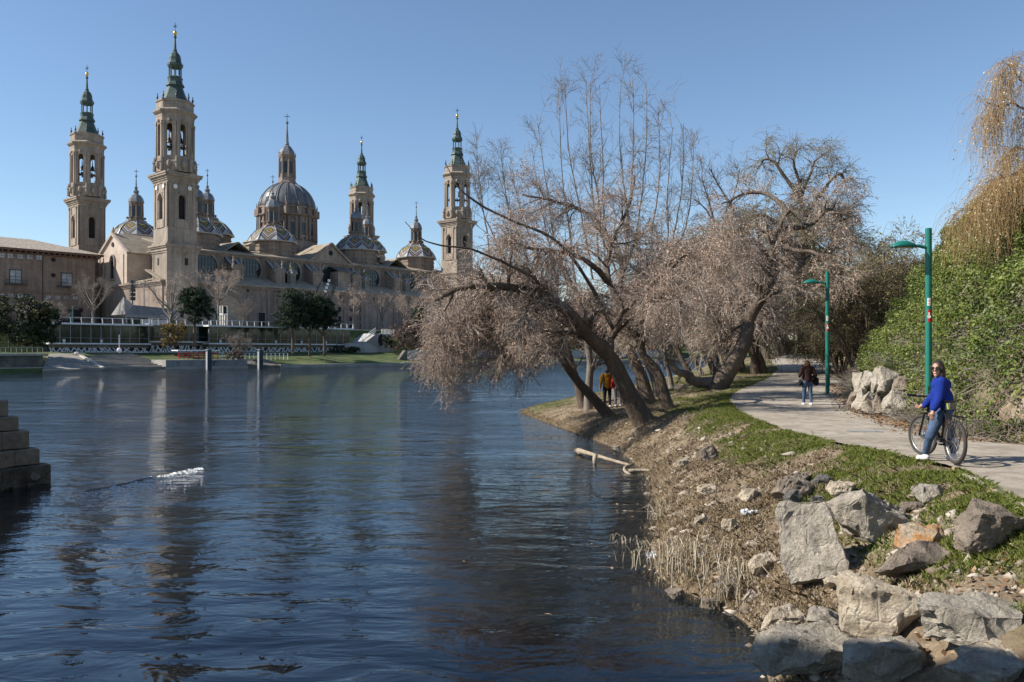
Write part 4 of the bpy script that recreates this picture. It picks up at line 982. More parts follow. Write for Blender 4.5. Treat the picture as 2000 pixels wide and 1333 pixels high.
# masts leaning over the terrace with floodlights
for k, (a, b) in enumerate((((617,572),(630,544)), ((632,580),(645,545)), ((643,590),(660,545)))):
    v = -30; ua_, ub_ = uat(a[0],v), uat(b[0],v); za, zb = zat(*a,v), zat(*b,v)
    e = far('floodlight_mast', ua_-(ub_-ua_)*(za-9)/(zb-za)*.9, v, 9.0, label=('leftmost', 'middle', 'rightmost')[k]+' of three leaning dark floodlight masts above the pines', cat='mast', group='leaning floodlight masts')
    du = (ub_-ua_)*(1+(za-9)/(zb-za)*.9); q = MB(); q.tube([(0,0,0),(du,0,zb-9)],.16,6); q.build('pole', M_iron, e)
    for j in range(4):
        t = .96-.07*j; q = MB(); q.box((du*t-.7,-.5,(zb-9)*t-.3),(du*t-.1,-.1,(zb-9)*t+.35)); q.build('floodlight', M_white if k == 1 else M_iron, e)
for k, (px, pt, pb, kind) in enumerate(((259,548,600,0), (281,556,620,1), (90,585,625,2), (142,600,625,2), (425,612,628,2))):
    v = -40; zt = zat(px, pt, v); e = far('street_mast', uat(px,v), v, 9.0, label=('dark mast hung with loudspeakers beside the kiosk roof','slim mast with two lamps above the kiosk roof','green lamp post by the palace balconies','short green lamp post by the palace doorway','short green lamp post by the arched portal')[k], cat='lamp post')
    mm = plain('green mast paint',(.03,.10,.085)); q = MB(); q.tube([(0,0,0),(0,0,zt-9)],.13,6); q.build('pole', mm if kind != 1 else M_grey, e)
    if kind == 0:
        for j in range(5): q = MB(); q.box((-.5,-.35,zt-9-.9*j-.7),(.5,.35,zt-9-.9*j)); q.build('loudspeaker', M_iron, e)
    elif kind == 1:
        for s in (-1,1): q = MB(); q.ball((s*.8,0,zt-9),.4,8,5); q.bar((0,0,zt-9.4),(s*.8,0,zt-9.2),.1); q.build('lamp', M_grey, e)
    else: q = MB(); q.box((-.15,-.7,zt-9.1),(.15,.1,zt-8.95)); q.build('lamp', mm, e)
# slender white mast with a ball float on the steps
e = far('signal_mast', uat(233,-57), -57, 3.0, label='thin white mast with a round base at the top of the steps', cat='mast')
q = MB(); q.tube([(0,0,0),(0,0,zat(233,654,-57)-3)],.07,6); q.build('pole', M_white, e); q = MB(); q.ball((0,0,.55),.5,10,6); q.build('base_drum', M_white, e)
# ------------------------------------------------------------------ far bank planting
def fbase(px, py, v): u = uat(px, v); return np.array([*wuv(u, v)[:2], zat(px, py, v)])
def pine(px, yt, yb, v, w, label, seed, lean=0, split=False):
    b = fbase(px, yb, v); sc = b[1]/F; H = (yb-yt)*sc; w = w*sc*1.25
    rng = random.Random(seed); bl = []
    for k in range(24):
        t = rng.uniform(.47,.97); a = rng.uniform(0,6.28); rr = w*(1.05-abs(t-.64)*1.6)*rng.uniform(.15,.62)
        bl.append((rr*math.cos(a)+lean*t, rr*math.sin(a), t*H, w*rng.uniform(.26,.46), w*rng.uniform(.26,.46), H*rng.uniform(.06,.11)))
    st = [([(0,0,-.3),(.1*lean,0,H*.3),(lean*.6,.2,H*.6),(lean,0,H*.93)],.36,.1)]
    for k in range(6):
        a = rng.uniform(0,6.28); t = rng.uniform(.35,.7); st.append(([(lean*t,0,H*t-.6),(lean*t+w*.25*math.cos(a),w*.25*math.sin(a),H*t+.6),(lean*t+w*.5*math.cos(a),w*.5*math.sin(a),H*t+1.6)],.15,.05))
    return bushy('pine_tree', label, b, bl, seed, M_needle, (.10,.22), 16000, st, M_bark, 'pine trees on the far bank', 'pine', asp=.5)
pine(380, 560, 676, -58, 34, 'single dark pine behind the red gangway', 3)
pine(572, 571, 690, -60, 40, 'leftmost of the three dark pines on the grass bank', 5, -.6)
pine(605, 567, 694, -60, 33, 'middle and tallest of the three dark pines on the grass bank', 7)
pine(634, 583, 693, -60, 36, 'rightmost of the three dark pines on the grass bank', 9, -.9)
def blobset(seed, n, w, d, h, r, z0=.2):
    rng = random.Random(seed)
    return [(rng.uniform(-w,w)*.75, rng.uniform(-d,d)*.75, h*rng.uniform(z0,.85), r*rng.uniform(.7,1.3), r*rng.uniform(.7,1.3), r*rng.uniform(.6,1.1)) for k in range(n)]
def fbush(name, px, pyb, v, w, h, r, n, label, seed, mat, cnt=7000, size=(.12,.28), group=None, stem=True, cat='bush', tint=(0,1)):
    b = fbase(px, pyb, v)
    st = [([(0,0,-.3),(.1*k-.2,.1,h*.3),(.5*k-.9,.2*k,h*.7)],.12,.03) for k in range(4)]
    return bushy(name, label, b, blobset(seed, n, w, w*.7, h, r), seed, mat, size, cnt, st, M_bark, group, cat, tint)
fbush('evergreen_bush', 18, 684, -60, 6.5, 9.5, 2.0, 18, 'large evergreen bush with yellow tips at the left edge', 21, M_bushg, 14000, (.10,.24))
fbush('evergreen_bush', 66, 684, -60, 4.0, 6.5, 1.5, 14, 'smaller dark evergreen bush beside the glass terrace', 22, M_bushg, 9000, (.10,.22), tint=(0,.75))
fbush('yellow_shrub', 341, 682, -56, 2.3, 6.2, 1.1, 14, 'yellow autumn shrub between the steps and the single pine', 23, M_bushy, 5000, (.08,.18))
fbush('russet_shrub', 797, 690, -58, 5.0, 8.5, 2.0, 16, 'big russet shrub beside the concrete stair', 24, M_bushb, 10000, (.08,.2))
fbush('russet_shrub', 760, 684, -56, 1.6, 4.0, .9, 8, 'small leafy shrub under the oval opening', 25, M_bushg, 2500, (.08,.18))
fbush('green_bush', 805, 655, -48, 3.6, 9.0, 1.7, 10, 'green bush top showing above the russet shrub', 26, M_bushg, 5000, (.1,.24))
for k, (px, pb, w_) in enumerate(((657,692,1.6), (680,692,1.3), (694,690,1.2), (455,712,2.4))):
    fbush('low_shrub', px, pb, -54 if k < 3 else -70, w_, w_*1.1, .7, 8, ('low dark shrub against the lattice under the rightmost pine','low dark shrub at the end of the lattice wall','low dark shrub below the glass terrace corner','tangled dry shrub on the rubble bank')[k], 30+k, M_bushg if k < 3 else M_bushb, 1600, (.08,.2), 'low shrubs on the far bank')
def far_tree(px, yt, yb, v, label, seed, mat=M_twig, bark=M_bark_pale, spread=.45, nb=0, n3=1500, lean=0, name='bare_plane_tree'):
    b = fbase(px, yb, v); sc = b[1]/F; H = (yb-yt)*sc; rng = random.Random(seed); lim = [([b+(0,0,-.3), b+(lean*.3,0,H*.2), b+(lean*.7,0,H*.45), b+(lean,.2,H*.8)], .33*H/12, .05)]
    for k in range(7):
        a = 6.28*k/7+rng.random(); t = rng.uniform(.18,.5); s_ = spread*H*rng.uniform(.6,1)
        p0 = b+(lean*t,0,H*t); lim.append(([p0, p0+(s_*.45*math.cos(a),s_*.45*math.sin(a),H*.18), p0+(s_*.75*math.cos(a),s_*.75*math.sin(a),H*.34), p0+(s_*.9*math.cos(a),s_*.9*math.sin(a),H*rng.uniform(.42,.55))], .14*H/12, .04))
    return bare_tree(name, label, lim, seed, mat, bark, 36, 240, n3, nb, (H*.12,H*.22), (H*.08,H*.14), (.5,1.2), (0,.02,.05), .014, (.05,.11), .3, 'bare trees on the far bank', 7)
far_tree(182, 541, 630, -40, 'pale bare plane tree in front of the sunlit nave end', 41, n3=1300)
far_tree(335, 520, 660, -52, 'tall bare tree left of the single pine', 42, M_willow, nb=1500)
far_tree(427, 520, 640, -38, 'bare tree with russet seed heads behind the single pine', 43, M_willow, nb=2500)
far_tree(474, 590, 640, -38, 'small bare tree in front of the tall door', 44)
far_tree(466, 655, 718, -70, 'dark bare sapling on the rubble bank', 45, M_twig, M_bark, .5)
far_tree(690, 560, 640, -36, 'bare tree with russet seed heads right of the pines', 46, M_willow, nb=2500)
far_tree(745, 560, 640, -34, 'wide bare tree in front of the right end of the basilica', 47, M_willow, nb=2000)
far_tree(790, 565, 640, -32, 'bare tree next to the green bush by the basilica', 48, M_willow, nb=2000)
far_tree(75, 590, 660, -52, 'bare tree above the evergreen bushes', 49, M_willow, nb=1200)
far_tree(110, 600, 650, -48, 'thin bare tree beside the palace doorway', 50, M_twig)
# riverside wood further along the far bank
src = fbush('woodland_tree', 905, 690, -56, 6, 13, 3.2, 16, 'first dark leafless tree of the far wood behind the willow', 61, M_bushb, 7000, (.16,.4), 'trees of the far riverside wood', cat='tree')
rng_ = random.Random(3)
for k in range(30):
    px = 925+k*17; v = -58+rng_.uniform(-3, 30)
    c = copy_tree(src); b = fbase(px, 690, v); c.location = (b[0], b[1], 2.5); s_ = rng_.uniform(.9,1.35); c.scale = (s_,s_,s_*rng_.uniform(.9,1.25)); c.rotation_euler = (0,0,rng_.uniform(0,6.28))
    c['label'] = 'dark leafless tree in the wood along the far bank'
src['label'] = 'dark leafless tree in the wood along the far bank'
# ------------------------------------------------------------------ leaning trees of the near bank
def H(px, py): return hit(px, py)
def lim(base, *pts): return [base+np.array([0,0,-.15])]+[P(*p) for p in pts]
b2 = H(1262, 824)
d = b2[1]
bare_tree('willow_tree', 'great dark leaning tree whose brown twig curtain hangs over the water', [
    (lim(b2, (1215,752,d-.3), (1188,695,d-.5), (1150,652,d-1.0), (1105,608,d-1.6), (1050,578,d-2.2), (985,560,d-3), (905,560,d-3.5), (850,590,d-3.8)), .35, .05),
    (lim(P(1190,697,d-.5), (1196,650,d+.2), (1212,605,d+.6), (1190,545,d+.8), (1195,470,d+1.2), (1230,400,d+1.6), (1240,345,d+2)), .17, .03),
    (lim(P(1200,640,d+.3), (1170,590,d-.8), (1130,520,d-1.4), (1085,470,d-2), (1010,435,d-2.6), (925,392,d-3), (890,360,d-3.1), (873,325,d-3.1)), .085, .014, 1),
    (lim(P(1105,608,d-1.6), (1060,560,d-3), (1000,520,d-4.2), (930,490,d-5), (860,480,d-5.4), (820,462,d-5.6), (790,434,d-5.7)), .06, .01, 1),
    (lim(P(1150,652,d-1), (1090,640,d+1), (1020,600,d+2.2), (950,575,d+3), (880,590,d+3.4)), .14, .03),
    (lim(P(1212,605,d+.6), (1260,570,d+.2), (1310,520,d-.6), (1360,490,d-1.4), (1400,500,d-2)), .12, .02),
    (lim(P(1195,470,d+1.2), (1150,420,d+2), (1090,395,d+2.6), (1020,380,d+3)), .11, .03),
    (lim(P(1196,650,d+.2), (1240,610,d-1.6), (1290,580,d-3), (1330,590,d-4)), .13, .03),
    (lim(P(1190,545,d+.8), (1130,500,d-.5), (1060,490,d-1.6), (1000,475,d-2.6)), .12, .03),
    ], 101, M_willow, M_bark, 70, 1050, 13000, 46000, (.9,2.1), (.6,1.4), (.3,.8), (.04,.09,.12), .0052, (.015,.036), .2)
b1 = H(1194, 813); d = b1[1]
bare_tree('willow_tree', 'thinner bare tree leaning left in front of the man in the mustard jacket', [
    (lim(b1, (1150,768,d), (1112,722,d-.2), (1075,680,d-.4), (1035,640,d-.8), (985,620,d-1.4), (930,620,d-2), (880,640,d-2.4)), .22, .04),
    (lim(P(1075,680,d-.4), (1060,620,d+.4), (1020,575,d+1), (960,560,d+1.4), (900,580,d+1.8)), .12, .03),
    (lim(P(1035,640,d-.8), (990,640,d-2.2), (930,650,d-3), (870,660,d-3.6), (835,690,d-4)), .10, .02),
    (lim(P(1112,722,d-.2), (1090,680,d-1.4), (1040,660,d-2.2), (985,665,d-3)), .10, .02),
    ], 102, M_willow, M_bark, 40, 480, 9000, 34000, (1.2,2.4), (.7,1.5), (.4,1.0), (.08,.18,.24), .0052, (.015,.036), .15)
def lean_tree(b, pts, r0, label, seed, n3=2200, nb=6500, name='riverside_tree', mat=M_willow, bark=M_bark, extra=(), **k):
    return bare_tree(name, label, [(lim(b, *pts), r0, .04)]+list(extra), seed, mat, bark, 26, 190, n3, nb, (1.0,2.4), (.7,1.5), (.4,1.0), k.pop('droop', (.04,.09,.14)), k.pop('r3', .007), (.018,.042), .2, 'leaning trees along the near bank', **k)
b = H(1140, 797); d = b[1]
lean_tree(b, ((1128,745,d), (1108,690,d), (1098,650,d+.3), (1085,600,d+.5), (1090,540,d+.6), (1105,470,d+.8)), .22, 'upright trunk standing behind the thin leaning tree at the water edge', 103, extra=[(lim(P(1122,720,d), (1135,700,d-.2), (1142,680,d-.3)), .06, .02), (lim(P(1098,650,d+.3), (1060,600,d+1), (1010,560,d+1.5)), .1, .03)])
b = H(1268, 787); d = b[1]
lean_tree(b, ((1250,735,d), (1236,690,d), (1226,640,d+.2), (1215,580,d+.4), (1225,510,d+.5), (1250,450,d+.8)), .33, 'stout trunk behind the great leaning tree', 104, extra=[(lim(P(1226,640,d), (1260,580,d+.4), (1300,520,d+.7)), .12, .03)])
b = H(1308, 797); d = b[1]
lean_tree(b, ((1290,750,d), (1268,705,d), (1254,665,d+.2), (1262,610,d+.3), (1290,550,d+.6), (1310,480,d+.8)), .24, 'straight brown trunk leaning left beside the grass hump', 105, extra=[(lim(P(1268,705,d), (1240,660,d+.6), (1220,600,d+1)), .12, .03), (lim(P(1262,610,d), (1320,560,d-.8), (1370,520,d-1.4)), .1, .03)])
b = H(1312, 758); d = b[1]
lean_tree(b, ((1304,715,d), (1296,680,d), (1300,640,d), (1318,600,d)), .15, 'slim grey trunk just left of the fallen stem', 106, 1500, 2000, bark=M_bark_pale, extra=[(lim(P(1300,715,d), (1312,685,d+.2), (1318,660,d+.2)), .06, .02)])
k0 = 0
for px, py, tx, ty, r0 in ((1285,775,1246,640,.13), (1352,737,1306,640,.2), (1372,733,1330,640,.17), (1396,730,1352,610,.2), (1408,728,1370,600,.18), (1424,727,1384,620,.17), (1438,725,1410,600,.18), (1452,722,1432,610,.16)):
    b = H(px, py); d = b[1]
    lean_tree(b, (((px*2+tx)/3,(py*2+ty)/3+4,d), ((px+tx*2)/3-3,(py+ty*2)/3,d), (tx,ty,d+.3), (tx-8+k0*2,ty-45,d+.6), (tx+4,ty-(85 if k0 < 4 else 55),d+.8)), r0,
        ('bent grey stem between the two stout trunks','first thin trunk from the left in the row beyond the fallen stem','second thin trunk in the row beyond the fallen stem','third trunk in the row beyond the fallen stem','fourth trunk in the row beyond the fallen stem','fifth trunk in the row beyond the fallen stem','sixth trunk in the row beyond the fallen stem','last trunk in the row beyond the fallen stem')[k0], 110+k0, 1000, 3500, r3=.011, bark=M_bark if k0 % 2 else M_bark_pale)
    k0 += 1
# the tree that leans right over the path, with a fallen stem
b = H(1393, 759); d = b[1]
bare_tree('leaning_tree', 'thick trunk leaning right over the grass towards the path', [
    (lim(b, (1425,722,d), (1450,668,d), (1470,620,d+.2), (1492,580,d+.3), (1506,530,d+.3), (1510,490,d+.3), (1525,440,d+.2), (1545,400,d)), .42, .06),
    (lim(P(1470,620,d+.2), (1440,640,d+.4), (1425,650,d+.6)), .09, .03),
    (lim(P(1508,510,d+.3), (1480,480,d-.6), (1440,470,d-1), (1400,490,d-1.4), (1370,520,d-1.6)), .15, .03),
    (lim(P(1525,440,d+.2), (1580,440,d+.6), (1620,410,d+1), (1650,430,d+1.2)), .15, .03),
    (lim(P(1515,470,d+.3), (1560,490,d-.8), (1610,500,d-1.6), (1660,540,d-2)), .13, .03),
    (lim(P(1540,410,d), (1500,380,d+.8), (1450,380,d+1.2), (1410,400,d+1.6)), .12, .03),
    (lim(P(1492,580,d+.3), (1520,570,d-1), (1560,560,d-1.6)), .09, .03),
    ], 131, M_willow, M_bark, 42, 300, 3200, 10000, (1.0,2.2), (.7,1.4), (.4,1.0), (.03,.07,.10), .007, (.02,.05), .15)
fl = [(b+np.array([.1,.1,.25])), P(1352,742,d-.2), P(1332,728,d-.5), P(1312,714,d-.8), P(1306,700,d-1)]
bare_tree('fallen_stem', 'pale fallen stem curving from the foot of the right-leaning tree', [(fl, .25, .1), ([P(1303,712,d-.8), P(1302,690,d-.8), P(1312,672,d-.8), P(1316,655,d-.8)], .09, .03)], 132, M_twig, M_bark_pale, 5, 20, 120, 0, (.5,1), (.3,.6), (.3,.6), cat='tree')
for k, (px, py, pts, r0) in enumerate(((1447,728,((1425,695),(1408,665),(1395,630),(1390,590)),.26), (1476,729,((1470,690),(1462,655),(1440,625),(1415,600)),.26), (1489,728,((1482,690),(1470,655),(1462,620),(1470,560)),.24), (1548,693,((1535,670),(1515,645),(1505,620),(1490,580)),.5), (1500,700,((1488,670),(1478,640),(1470,600),(1465,560)),.25), (1522,697,((1512,665),(1500,630),(1500,590),(1495,560)),.3))):
    b = H(px, py); d = b[1]
    lean_tree(b, tuple((x,y,d+.2*i) for i, (x,y) in enumerate(pts)), r0, ('leftmost of the three trunks on the bright grass','middle of the three trunks on the bright grass','rightmost of the three trunks on the bright grass','heavy dark trunk leaning left where the path climbs','thin trunk behind the bright grass near the crest','slanting trunk near the crest of the path')[k], 140+k, 1800, 2500, mat=M_gwillow if k > 2 else M_willow, r3=.013, n1=None) if False else bare_tree('riverside_tree', ('leftmost of the three trunks on the bright grass','middle of the three trunks on the bright grass','rightmost of the three trunks on the bright grass','heavy dark trunk leaning left where the path climbs','thin trunk behind the bright grass near the crest','slanting trunk near the crest of the path')[k], [(lim(b, *[(x,y,d+.2*i) for i, (x,y) in enumerate(pts)]), r0, .05)], 140+k, M_gwillow if k > 2 else M_willow, M_bark, 30, 200, 1900, 2800, (1.5,3.5), (.9,1.8), (.6,1.4), (.05,.1,.25), .013, (.03,.06), .2, 'leaning trees along the near bank')
# bare dead-looking tree and the tall willow behind it
d = 56.0; b = np.array([(1440-1000)/F*d, d, float(zg((1440-1000)/F*d, d))])
bare_tree('dead_tree', 'dark leafless forked tree left of the tall greenish willow', [
    (lim(b, (1438,640,d), (1432,580,d), (1428,560,d)), .22, .12),
    (lim(P(1428,562,d), (1408,500,d), (1395,430,d+.3), (1380,380,d+.5), (1370,345,d+.6)), .12, .03), (lim(P(1430,565,d), (1458,530,d), (1455,480,d), (1425,400,d+.4), (1400,355,d+.6), (1385,330,d+.7)), .14, .03),
    (lim(P(1425,400,d+.4), (1440,360,d), (1445,330,d)), .06, .02), (lim(P(1395,430,d), (1370,400,d), (1355,390,d)), .06, .02)], 151, M_twig, M_bark, 34, 200, 900, 0, (1.2,2.4), (.8,1.5), (.4,.9), (-.02,0,0), .011, up=.25)
d = 80.0; xb = (1574-1000)/F*d; b = np.array([xb, d, float(zg(xb, d))])
bare_tree('tall_willow', 'tall greenish willow crowning the bend of the path', [
    (lim(b, (1572,640,d), (1568,590,d), (1560,540,d), (1562,480,d), (1570,420,d), (1560,350,d)), .75, .12),
    (lim(P(1566,580,d), (1540,545,d), (1520,525,d-.5)), .35, .1), (lim(P(1562,500,d), (1520,440,d-1), (1470,420,d-2), (1440,450,d-3)), .3, .06),
    (lim(P(1570,420,d), (1610,370,d), (1640,340,d+1), (1655,370,d+1)), .25, .05), (lim(P(1562,470,d), (1610,440,d+2), (1650,430,d+3)), .25, .05),
    (lim(P(1565,390,d), (1530,340,d), (1500,310,d), (1480,330,d)), .22, .05), (lim(P(1560,350,d), (1550,310,d), (1565,285,d)), .15, .04), (lim(P(1566,380,d), (1590,320,d), (1610,300,d)), .15, .04),
    (lim(P(1562,520,d), (1600,500,d-2), (1630,505,d-3), (1650,530,d-3)), .25, .05)], 152, M_gwillow, M_bark, 55, 460, 4200, 17000, (1.5,3.0), (1.2,2.4), (.8,1.8), (.04,.10,.26), .012, (.03,.07), .2)
# pale upright shoots of the poplar behind the great willow
d = 44.0; xb = (1205-1000)/F*d; b = np.array([xb, d, float(zg(xb, d))])
rs = random.Random(9); lm = [(lim(b, (1205,720,d), (1208,640,d), (1210,560,d), (1212,500,d)), .3, .14)]
for k in range(13):
    t = k/12; x0 = 1120+t*190+rs.uniform(-12,12); y0 = 590-60*math.sin(t*3.14)+rs.uniform(-20,20); x1 = 1062+t*295+rs.uniform(-16,16); y1 = 165+rs.uniform(-30,50)+90*abs(t-.42)
    dd = d+rs.uniform(-3,3); lm.append((lim(P(x0,y0,dd)+np.array([0,0,.15]), (x0*.55+x1*.45+rs.uniform(-10,10),y0*.74+y1*.26,dd), (x0*.2+x1*.8+rs.uniform(-6,6),y0*.4+y1*.6,dd), (x1,y1,dd+.5)), .065, .012))
bare_tree('poplar_tree', 'tall pale leafless shoots rising above the brown willow crown', lm, 153, M_twig, M_bark_pale, 120, 420, 2600, 0, (1.2,2.8), (.6,1.4), (.3,.8), (-.05,-.02,0), .008, up=.5, ang1=(18,42), t1=(.2,.97))
d = 40.0; xb = (1150-1000)/F*d; b = np.array([xb, d, float(zg(xb, d))]); lm = [(lim(b, (1150,720,d), (1148,640,d), (1120,560,d), (1100,520,d)), .2, .08)]
for k in range(6):
    x0 = 1090-k*26+rs.uniform(-8,8); y0 = 560-10*k; x1 = x0-40+rs.uniform(-30,20); y1 = 300+rs.uniform(-30,60); dd = d+rs.uniform(-2,2)
    lm.append((lim(P(x0,y0,dd)+np.array([0,0,.15]), (x0*.7+x1*.3,y0*.7+y1*.3,dd), (x0*.3+x1*.7,y0*.35+y1*.65,dd), (x1,y1,dd)), .05, .01))
bare_tree('poplar_tree', 'few bare pale shoots left of the tall shoots, above the willow', lm, 154, M_twig, M_bark_pale, 50, 260, 1500, 0, (.9,2), (.5,1.2), (.3,.8), (-.04,-.02,0), .0075, up=.4, ang1=(18,45), t1=(.2,.97))
# trees closing the view beyond the crest
sp = [(1500,620,95),(1535,600,105),(1600,560,100),(1640,560,92),(1470,600,90),(1440,610,80),(1560,560,120),(1410,600,85),(1620,590,112),(1385,610,92)]
proto = None
for k, (px, yt, d) in enumerate(sp):
    x = (px-1000)/F*d; z = min(float(zg(x, d)), float(interp(ZP, d))+.8)
    if k < 3:
        b = np.array([x, d, z]); Hh = 11.0
        lmb = [([b+(0,0,-.3), b+(-.4,0,Hh*.3), b+(-.9,0,Hh*.6), b+(-.6,.3,Hh*.9)], .3, .06)]
        for j in range(6):
            a = 6.28*j/6+k; t = .25+.08*j; p0 = b+(-.8*t,0,Hh*t); lmb.append(([p0, p0+(1.6*math.cos(a),1.6*math.sin(a),1.4), p0+(3*math.cos(a),3*math.sin(a),2.2), p0+(3.8*math.cos(a),3.8*math.sin(a),1.9)], .12, .04))
        o = bare_tree('background_tree', 'hazy brown-green tree in the thicket beyond the crest', lmb, 160+k, M_gwillow, M_bark, 40, 320, 4200, 7000, (1.6,3.2), (1.1,2.2), (.8,1.8), (.05,.12,.3), .017, (.04,.08), .2, 'thicket beyond the crest of the path'); proto = (proto or [])+[o]
    else:
        c = copy_tree(proto[k % 3]); c.location = (x, d, z-.2); s_ = 1.0+.12*(k % 4); c.scale = (s_,s_,s_*1.05); c.rotation_euler = (0,0,k*1.7)
# weeping willow on top of the slope, reaching into the picture from the right
b = np.array([20.5, 27.0, float(zg(20.5, 27.0))]); d = 26.0
bare_tree('weeping_willow', 'weeping willow with orange twigs on top of the ivy slope', [
    ([b+(0,0,-.3), b+(-.3,0,3), b+(-.8,-.3,6), b+(-.6,-.6,9)], .45, .15),
    ([b+(-.5,-.1,4.2), P(2078,360,d-1), P(2028,384,d-2), P(1978,382,d-2.4), P(1938,398,d-2.6), P(1898,412,d-2.8)], .055, .01),
    ([b+(-.7,-.2,5.4), P(2098,230,d-1), P(2038,192,d-2), P(2008,172,d-2.4), P(1983,140,d-2.6), P(1968,118,d-2.8)], .05, .008),
    ([b+(-.7,-.2,5.0), P(2088,280,d-1), P(2028,235,d-2), P(1988,205,d-2.6), P(1953,208,d-3.0), P(1928,200,d-3.1)], .05, .008),
    ([b+(-.7,-.2,5.0), P(2088,320,d), P(2023,300,d-1), P(1983,290,d-1.4), P(1953,320,d-1.8)], .05, .008),
    ([b+(-.5,-.2,4.6), P(2078,330,d-2), P(2023,330,d-3), P(1988,340,d-3.4), P(1958,348,d-3.6)], .05, .008)], 171, M_owillow, M_bark, 42, 320, 3000, 3000, (.4,.9), (.4,.8), (.9,2.0), (.02,.25,.8), .004, (.02,.042), .05, btt=(.66,1), twt=(0,.62), t1=(.3,1), ang1=(25,60))
M_olive = tinted('olive shrub leaves and stems', [(0,(.10,.08,.06)), (.5,(.22,.175,.125)), (.55,(.06,.075,.022)), (.8,(.12,.13,.04)), (1,(.20,.185,.07))], .75)
# ------------------------------------------------------------------ shrubs over the far part of the slope
for k, (px, py, h, w_, lab) in enumerate(((1662,690,4.2,3.2,'dark tangled shrub behind the second lamp post'), (1700,660,4.5,3.0,'brown thorny shrub above the stone wall'), (1640,680,3.0,2.0,'low green-brown shrub at the foot of the third lamp post'), (1740,610,4.2,3.2,'bare grey shrub on the skyline beside the ivy'), (1690,600,4.6,3.4,'bare shrub mass below the willow tips'), (1625,665,3.6,1.8,'shrub where the path reaches the crest'))):
    d = (44,40,47,40,50,66)[k]; x = (px-1000)/F*d; z = float(zg(x, d)); b = np.array([x, d, z-.2]); rs2 = random.Random(k)
    lmb = [([b, b+(.1,0,h*.3), b+(-.2,.1,h*.7)], .09, .02)]
    for j in range(12):
        a = 6.28*j/12; r_ = w_*rs2.uniform(.5,1); lmb.append(([b+(r_*.3*math.cos(a),r_*.3*math.sin(a),0), b+(r_*.6*math.cos(a),r_*.6*math.sin(a),h*.4), b+(r_*math.cos(a),r_*math.sin(a),h*rs2.uniform(.6,.95))], .05, .015))
    bare_tree('thicket_shrub', lab, lmb, 180+k, M_olive if k in (0,1,2,5) else M_gwillow, M_bark, 50, 340, 3600, 11000, (.8,1.8), (.6,1.2), (.4,.9), (0,.03,.08), .009, (.02,.055), .15, 'shrubs on the slope beyond the ivy', cat='shrub', flare=1)
# ------------------------------------------------------------------ ivy over the slope
rng = np.random.default_rng(77)
def slope_pts(n, s0, s1, d0, d1, pw=1.0):
    dd = rng.uniform(d0, d1, n); s_ = s0+(s1-s0)*rng.uniform(0, 1, n)**pw; X = interp(XR, dd)+s_
    z = zg(X, dd); e_ = .05
    nx = -(zg(X+e_, dd)-z)/e_; ny = -(zg(X, dd+e_)-z)/e_
    return np.stack([X, dd, z], 1), nrm(np.stack([nx, ny, np.ones(n)], 1)), s_
M_ivy = tinted('ivy leaves', [(0,(.13,.085,.05)), (.12,(.20,.145,.085)), (.15,(.035,.055,.014)), (.45,(.085,.125,.022)), (.75,(.15,.20,.036)), (1,(.24,.265,.06))], .5, .25, .4)
n = 520000
p, nn, s_ = slope_pts(n, .25, 11, 15.5, 40, .95)
clump = sn(p[:, 0]*1.3+p[:, 2], p[:, 1], .55, 2.)+.7*sn(p[:, 0], p[:, 1]*1.2, .22, 5.)
keep = rng.uniform(0, 1, n) < np.clip(.62+.35*clump+np.clip((s_-.6)/1.6, -.1, .5)-np.clip((p[:, 1]-36)/4, 0, 1), .03, 1)
p, nn, s_, clump = p[keep], nn[keep], s_[keep], clump[keep]
off = (rng.uniform(0, .30, len(p))+.40*np.clip(clump, -.7, 1.3))*np.clip(s_/1.5, .25, 1)
pp = p+nn*off[:, None]
dry = rng.uniform(0, 1, len(p)) < np.clip(.5-.34*s_, .04, .8)
sp_ = sn(p[:, 0], p[:, 1]+p[:, 2], 1.0, 8.)
tt = np.where(dry, rng.uniform(0, .12, len(p)), np.clip(rng.uniform(.2, .9, len(p))+.2*sp_+.08*clump, .15, 1))
so = Soup(); so.add(quads(rng, pp, (.020,.050), nrm(nn+np.array([0,-.3,.3])), .75, .75), np.repeat(tt, 4))
iv = so.build('ivy', M_ivy); tag(iv, 'dense green ivy covering the steep slope beside the path', 'ivy', kind='stuff')
# dry stems at the foot of the slope
p, nn, s_ = slope_pts(6000, .1, 2.2, 15.5, 46, 1.2)
D = nrm(nn+rng.normal(size=(len(p), 3))*.9+np.array([-.3,-.3,.1])); L_ = rng.uniform(.25,.8,len(p))[:, None]
P3 = np.stack([p, p+D*L_*.5, p+D*L_+np.array([0,0,-.12])], 1); so = Soup(); so.piece(tubes(P3, np.full((len(p),3), .0055), 3), rng, .1, 1, 9)
o = so.build('dry_brambles', M_twig); tag(o, 'dry bramble stems along the foot of the slope', 'brambles', kind='stuff')
# hanging clusters of pale dry flowers
p, nn, s_ = slope_pts(9000, 3.5, 11, 17, 24, 1.0)
k = sn(p[:, 0], p[:, 1], .9, 11.) > .75; p = p[k]; nn = nn[k]
pp = p+nn*rng.uniform(.25,.5,(len(p),1)); so = Soup(); so.piece(quads(rng, pp, (.05,.12), nrm(nn+np.array([0,-1,0])), .5, .3), rng, .6, 1, 4)
o = so.build('dry_catkins', M_owillow); tag(o, 'pale dry catkin clusters hanging over the ivy', 'catkins', kind='stuff')
